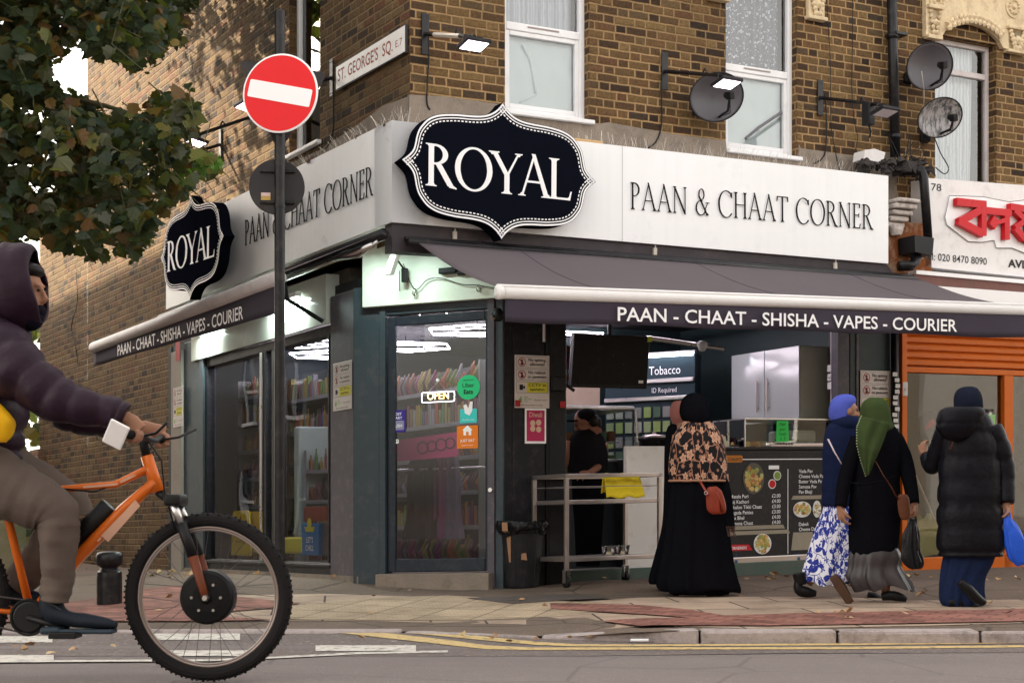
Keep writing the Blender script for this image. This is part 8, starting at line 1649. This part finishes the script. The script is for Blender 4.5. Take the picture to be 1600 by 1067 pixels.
q.prism([(bp_(212, 0)[0], bp_(0, 778)[2]), (bp_(160, 0)[0], bp_(0, 835)[2]), (bp_(172, 0)[0], bp_(0, 846)[2]), (bp_(222, 0)[0], bp_(0, 790)[2])], bd - .036, bd - .0325); q.build('decal', mat('decal_pale', (.6, .35, .25), .4), fo, fixn=True)
def dec(x0, y0, x1, y1, wd, off):
    a, b = Vector(bp_(x0, y0)), Vector(bp_(x1, y1)); n = Vector((-(b - a).z, 0, (b - a).x)).normalized() * wd; o_ = Vector((0, off, 0)); q = MB(); q.add([(a - n + o_)[:], (b - n + o_)[:], (b + n + o_)[:], (a + n + o_)[:]], [(0, 1, 2, 3)]); q.build('decal', MC['decal_pale'], fo)
dec(214, 741, 190, 753, .006, -.0225); dec(186, 756, 132, 761, .005, -.0205)
for i in range(5): dec(196 - i * 9, 800 + i * 9.4, 190 - i * 9, 806 + i * 9.4, .010, -.0335)
q = MB(); q.torus(bp_(326, 932, .083), .072, .004, 32, 6, 'y'); q.lathe(bp_(326, 932, -.078), [(.012, -.014), (.018, 0), (.018, .006)], 6, axis='y')
for i in range(6): a = i * PI / 3; c = np.array(bp_(326, 932, -.058)) + (.062 * math.cos(a), 0, .062 * math.sin(a)); q.lathe(c, [(.006, -.006), (.008, 0), (.008, .004)], 6, axis='y')
q.build('hub_bolts', alu, t)
tb('battery', [(170, 790, 0), (112, 848, 0)], [(.045, .04), (.045, .04)], black_plastic)
q = MB()
for s_ in (-1, 1): q.tube([bp_(272, 782, s_ * .062), bp_(290, 822, s_ * .062)], .017, 10)
q.build('fork_stanchion', alu, t, smooth=True)
q = MB()
for s_ in (-1, 1): q.tube([bp_(288, 818, s_ * .062), bp_(306, 868, s_ * .062)], .023, 10)
q.bbox(tuple(np.array(bp_(262, 790, -.09))), tuple(np.array(bp_(288, 772, .09))), .012); q.tube([bp_(247, 768), bp_(268, 784)], .02, 8); q.tube([bp_(286, 822, -.06), bp_(296, 812, 0), bp_(286, 822, .06)], .012, 8)
q.build('fork_crown', black_plastic, t, smooth=True)
q = MB()
for s_ in (-1, 1): q.tube([bp_(306, 868, s_ * .066), bp_(322, 918, s_ * .070), bp_(326, 932, s_ * .07)], [.022, .018, .016], 10)
q.build('fork_leg', mat('fork_brown', (.13, .035, .015), .4, var=.3), t, smooth=True)
q = MB(); q.tube([bp_(229, 712), bp_(224, 692), bp_(232, 684)], .02, 10); q.tube([bp_(232, 684, -.33), bp_(234, 680, -.2), bp_(238, 688, -.06), bp_(238, 688, .06), bp_(234, 680, .2), bp_(232, 684, .33)], .013, 10); q.build('handlebar', black_plastic, t, smooth=True)
for s_ in (-1, 1):
    q = MB(); q.tube([bp_(231, 684, s_ * .33), bp_(233, 681, s_ * .22)], .018, 12); g = q.build('grip', rub, t, smooth=True)
    q = MB(); q.tube([bp_(240, 684, s_ * .19), bp_(262, 680, s_ * .22), bp_(284, 666, s_ * .30)], .006, 6); q.build('brake_lever', black_plastic, g, smooth=True)
q = MB(); q.tube([bp_(240, 690, -.1), bp_(262, 720, -.12), bp_(262, 770, -.06), bp_(280, 830, -.07)], .004, 5); q.tube([bp_(236, 690, .05), bp_(210, 745, .02), bp_(150, 768, -.02), bp_(60, 760, -.02)], .004, 5); q.build('cable', black_plastic, t, smooth=True)
q = MB(); q.torus(bp_(53, 962, -.075), .075, .006, 36, 6, 'y'); q.lathe(bp_(53, 962, -.075), [(.06, -.006), (.07, 0), (.06, .004)], 28, axis='y'); q.build('chainring', black_plastic, t)
q = MB(); q.tube([bp_(53, 962, -.09), bp_(90, 972, -.1), bp_(118, 978, -.1)], [.013, .011, .013], 8); q.tube([bp_(53, 962, .09), bp_(-8, 946, .1)], .012, 8); q.build('crank', black_plastic, t, smooth=True)
q = MB(); q.bbox(tuple(bp_(98, 991, -.22)), tuple(bp_(140, 981, -.11)), .005); q.build('pedal', black_plastic, t)
q = MB(); q.bbox(tuple(bp_(-28, 952, .11)), tuple(bp_(12, 942, .22)), .005); q.build('pedal', black_plastic, t)
q = MB(); q.tube([bp_(-4, 745), bp_(-14, 712)], .014, 10); q.build('seat_post', alu, t, smooth=True)
q = MB(); q.tube([bp_(-62, 706), bp_(-30, 706), bp_(15, 712), bp_(34, 716)], [(.07, .03), (.065, .03), (.025, .02), (.015, .012)], 14); q.build('saddle', black_plastic, t, smooth=True)
q = MB(); q.tube([bp_(53, 936, -.075), bp_(-116, 915, -.06)], .004, 4); q.tube([bp_(53, 988, -.075), bp_(-116, 950, -.06)], .004, 4); q.build('chain', mat('chain_grey', (.08, .07, .07), .5, .6), t)
# phone on the bars
q = MB(); f = sub(W, bp_(214, 684, -.36), -10, 30, 32); q.bbox((-.042, -.006, -.06), (.042, .006, .06), .008); PH = q.build('phone', mat('phone_white', (.85, .84, .85), .25), None, f); setp(PH, 'white phone clamped on the bicycle handlebar by the near hand', 'phone')
q = MB(); q.bbox((-.03, .008, -.05), (.03, .025, .03), .005); o = q.build('phone_case', black_plastic, PH, f)
# rider
rd = thing('person', 'cyclist in a purple hooded padded jacket and grey brown trousers riding past', 'person', bp_(60, 990)); t = rd
puf = mat('purple_puffer', (.020, .009, .018), .5, var=.2, vs=3, bump=1.0, bs=11, spec=.15); pants = mat('taupe_trousers', (.105, .08, .068), .85, var=.2, vs=7, bump=1.0, bs=9)
def ql(name, pts, radpx, mt, nq=0, am=.08, n=22, wr=.0, dy=0.0):
    q = MB(); Q = catmull([tuple(bp_(p[0], p[1], (p[2] if len(p) > 2 else 0) + dy)) + (r * kb_,) for p, r in zip(pts, radpx)], 12, False); L = len(Q)
    q.tube([p[:3] for p in Q], [p[3] * ((1 - am * (1 - abs(math.sin(PI * nq * i / (L - 1)))) ** 2) if nq else 1) * (1 + wr * mnoise.noise((i * .55, 1.3, 0))) for i, p in enumerate(Q)], n)
    for j in range(len(q.v)):
        v = q.v[j]; nn = mnoise.noise((v[0] * 9, v[1] * 9, v[2] * 9)) * .012 - .010 * abs(mnoise.noise((v[0] * 6 + v[2] * 9, v[1] * 4, v[2] * 16))); q.v[j] = (v[0] + nn, v[1] + nn, v[2] + nn * .6)
    return q.build(name, mt, t, smooth=True)
ql('jacket', [(-38, 742), (-42, 690), (-34, 625), (-18, 565), (0, 522), (14, 498)], [70, 80, 80, 76, 58, 34], puf, 7, .10, 30)
ql('sleeve', [(8, 548, -.12), (50, 582, -.2), (105, 622, -.24), (150, 640, -.26), (205, 650, -.27), (222, 656, -.27)], [50, 46, 37, 30, 24, 20], puf, 7, .12, 22, .05)
ql('sleeve', [(0, 560, .14), (50, 610, .22), (100, 645, .26), (160, 662, .27)], [46, 38, 29, 20], puf, 6, .12)
q = MB(); cen = bp_(27, 446)
def hoodf(a, b):
    th = 2 * PI * a; ph = PI * (.04 + .665 * b); f_ = math.cos(ph); s_ = math.sin(ph)       # axis points back to front, open at the face
    rx, rr = 56 * kb_, 62 * kb_; x_ = -f_ * rx; y_ = s_ * math.cos(th) * rr * .78; z_ = s_ * math.sin(th) * rr * (1.05 if math.sin(th) > 0 else 1.15)
    nn = mnoise.noise((x_ * 8, y_ * 8, z_ * 8)) * .02 + .006 * math.sin(b * 16); return (cen[0] + x_ + nn - z_ * .10, cen[1] + y_, cen[2] + z_ + nn + x_ * .05)
q.grid(hoodf, 44, 20); q.build('hood', puf, t, smooth=True, solid=.012)
q = MB(); P = head(q, bp_(33, 457), (1, -.12, -.12), 1.05); limb(q, [bp_(20, 500), bp_(-20, 600), bp_(-35, 700)], [.06, .14, .13])
limb(q, [bp_(10, 555, -.14), bp_(110, 625, -.24), bp_(226, 662, -.27)], [.045, .036, .028]); limb(q, [bp_(0, 565, .16), bp_(100, 648, .26), bp_(168, 668, .27)], [.045, .036, .028])
limb(q, [bp_(-25, 735, -.09), bp_(100, 795, -.12), bp_(98, 945, -.12)], [.08, .055, .035]); limb(q, [bp_(-25, 735, .09), bp_(95, 800, .12), bp_(5, 925, .12)], [.08, .055, .035])
fused(q, 'body', skin_a, t, .008)
def gripping(s_, wx, wy, gx, gy):
    q = MB(); w_ = Vector(bp_(wx, wy, s_ * .27)); g = Vector(bp_(gx, gy, s_ * .275)); dv = (g - w_); ax = Vector((0, 1, 0))
    up = dv.normalized().cross(ax); up = up if up.z > 0 else -up
    kn = g + up * .030; q.tube([w_[:], (w_ * .5 + kn * .5 + up * .008)[:], kn[:]], [(.026, .030), (.022, .036), (.019, .038)], 14)
    for i, (o_, L_) in enumerate(((-.032, 1.0), (-.011, 1.06), (.011, 1.0), (.031, .86))):
        pts = []
        for j in range(7):
            a = R(100 - 38 * j); rr = .030 * (1 - .04 * j); c_ = g + Vector((0, o_, 0)) * 1 + dv.normalized() * math.cos(a) * rr + up * math.sin(a) * rr; pts.append(c_[:])
        q.tube(pts, [.0105 * L_ ** .5, .0105, .010, .0098, .0092, .0088, .007], 8)
    q.tube([(w_ + Vector((0, -s_ * .02, 0)) - up * .01)[:], (g - dv.normalized() * .02 + Vector((0, -s_ * .05, 0)) - up * .012)[:], (g + Vector((0, -s_ * .052, 0)) - up * .026)[:], (g + dv.normalized() * .015 + Vector((0, -s_ * .045, 0)) - up * .028)[:]], [.014, .0135, .011, .008], 8)
    o = fused(q, 'hand', skin_a, t, .004); return o
gripping(-1, 214, 655, 232, 684); gripping(1, 172, 662, 231, 684)
ql('trousers', [(-45, 722, -.07), (0, 752, -.1), (55, 775, -.12), (98, 800, -.13), (106, 835, -.13), (104, 890, -.12), (100, 935, -.12)], [66, 58, 46, 37, 31, 26, 22], pants, 0, 0, 26, .05)
ql('trousers', [(-45, 722, .07), (10, 752, .1), (92, 802, .13), (60, 860, .13), (10, 918, .12)], [62, 54, 40, 32, 24], pants, 0, 0, 24, .05)
q = MB(); shb = mat('boot_dark', (.010, .014, .022), .6, var=.3)
Q = catmull([bp_(92, 925, -.12) + (.042, .046), bp_(96, 950, -.12) + (.048, .052), bp_(118, 962, -.13) + (.045, .034), bp_(150, 966, -.13) + (.045, .03), bp_(178, 970, -.13) + (.040, .024), bp_(194, 973, -.13) + (.02, .015)], 5, False)
q.tube([p[:3] for p in Q], [(p[3], p[4]) for p in Q], 18); q.build('shoe', shb, t, smooth=True)
q = MB()
for i in range(5): x_ = 108 + i * 8; q.tube([bp_(x_, 953 + i * 1.6, -.165), bp_(x_ + 3, 950 + i * 2, -.13), bp_(x_ + 1, 953 + i * 1.6, -.10)], .0028, 5)
q.tube([bp_(88, 936, -.165), bp_(100, 940, -.17), bp_(112, 948, -.165)], .003, 5); q.build('laces', mat('lace_grey', (.05, .055, .06), .7), t)
q = MB(); q.bbox(tuple(bp_(80, 986, -.178)), tuple(bp_(112, 975, -.082)), .012); q.bbox(tuple(bp_(108, 985, -.178)), tuple(bp_(192, 978, -.085)), .01); q.build('sole', mat('sole_grey', (.03, .045, .06), .6), t)
q = MB(); Q = catmull([bp_(0, 905, .12) + (.042, .046), bp_(0, 925, .12) + (.048, .045), bp_(30, 934, .13) + (.045, .03), bp_(70, 938, .13) + (.02, .015)], 5, False); q.tube([p[:3] for p in Q], [(p[3], p[4]) for p in Q], 16); q.build('shoe', shb, t, smooth=True)
for s_ in (-1, 1): q = MB(); ell(q, P(s_ * .032, .088, .014), (.009, .009, .007), 8, 6); q.build('eye', MC['eye_dark'], t, smooth=True)
q = MB(); Q = [bp_(38, 488), bp_(44, 505), bp_(30, 520)]; ell(q, bp_(47, 494), (.06, .075, .065), 14, 8); ell(q, bp_(62, 486), (.025, .05, .03), 10, 6); q.build('scarf', fabric('scarf_black', (.008, .008, .014)), t, smooth=True)
q = MB(); ell(q, bp_(42, 424), (.075, .08, .04), 14, 8); q.build('hair', MC['hair_black'], t, smooth=True)
q = MB()
def yb_(a, b): th = 2 * PI * a; r_ = (24 + 12 * math.sin(PI * b)) * kb_ * (1 + .16 * mnoise.noise((3 * math.cos(th), 3 * math.sin(th), b * 3))); c = bp_(-2 + 16 * math.sin(b * 2), 632 + 62 * b, -.25); return (c[0] + r_ * math.cos(th) * 1.1, c[1] + r_ * math.sin(th) * .55, c[2])
q.grid(yb_, 30, 12); q.add([yb_(j / 30, 0) for j in range(30)], [tuple(range(30))]); q.add([yb_(j / 30, 1) for j in range(30)], [tuple(range(30))[::-1]]); o = q.build('yellow_pouch', mat('bag_yellow', (.75, .42, .01), .6, var=.1), None, smooth=True); setp(o, 'crumpled yellow pouch slung at the hip of the cyclist', 'pouch')
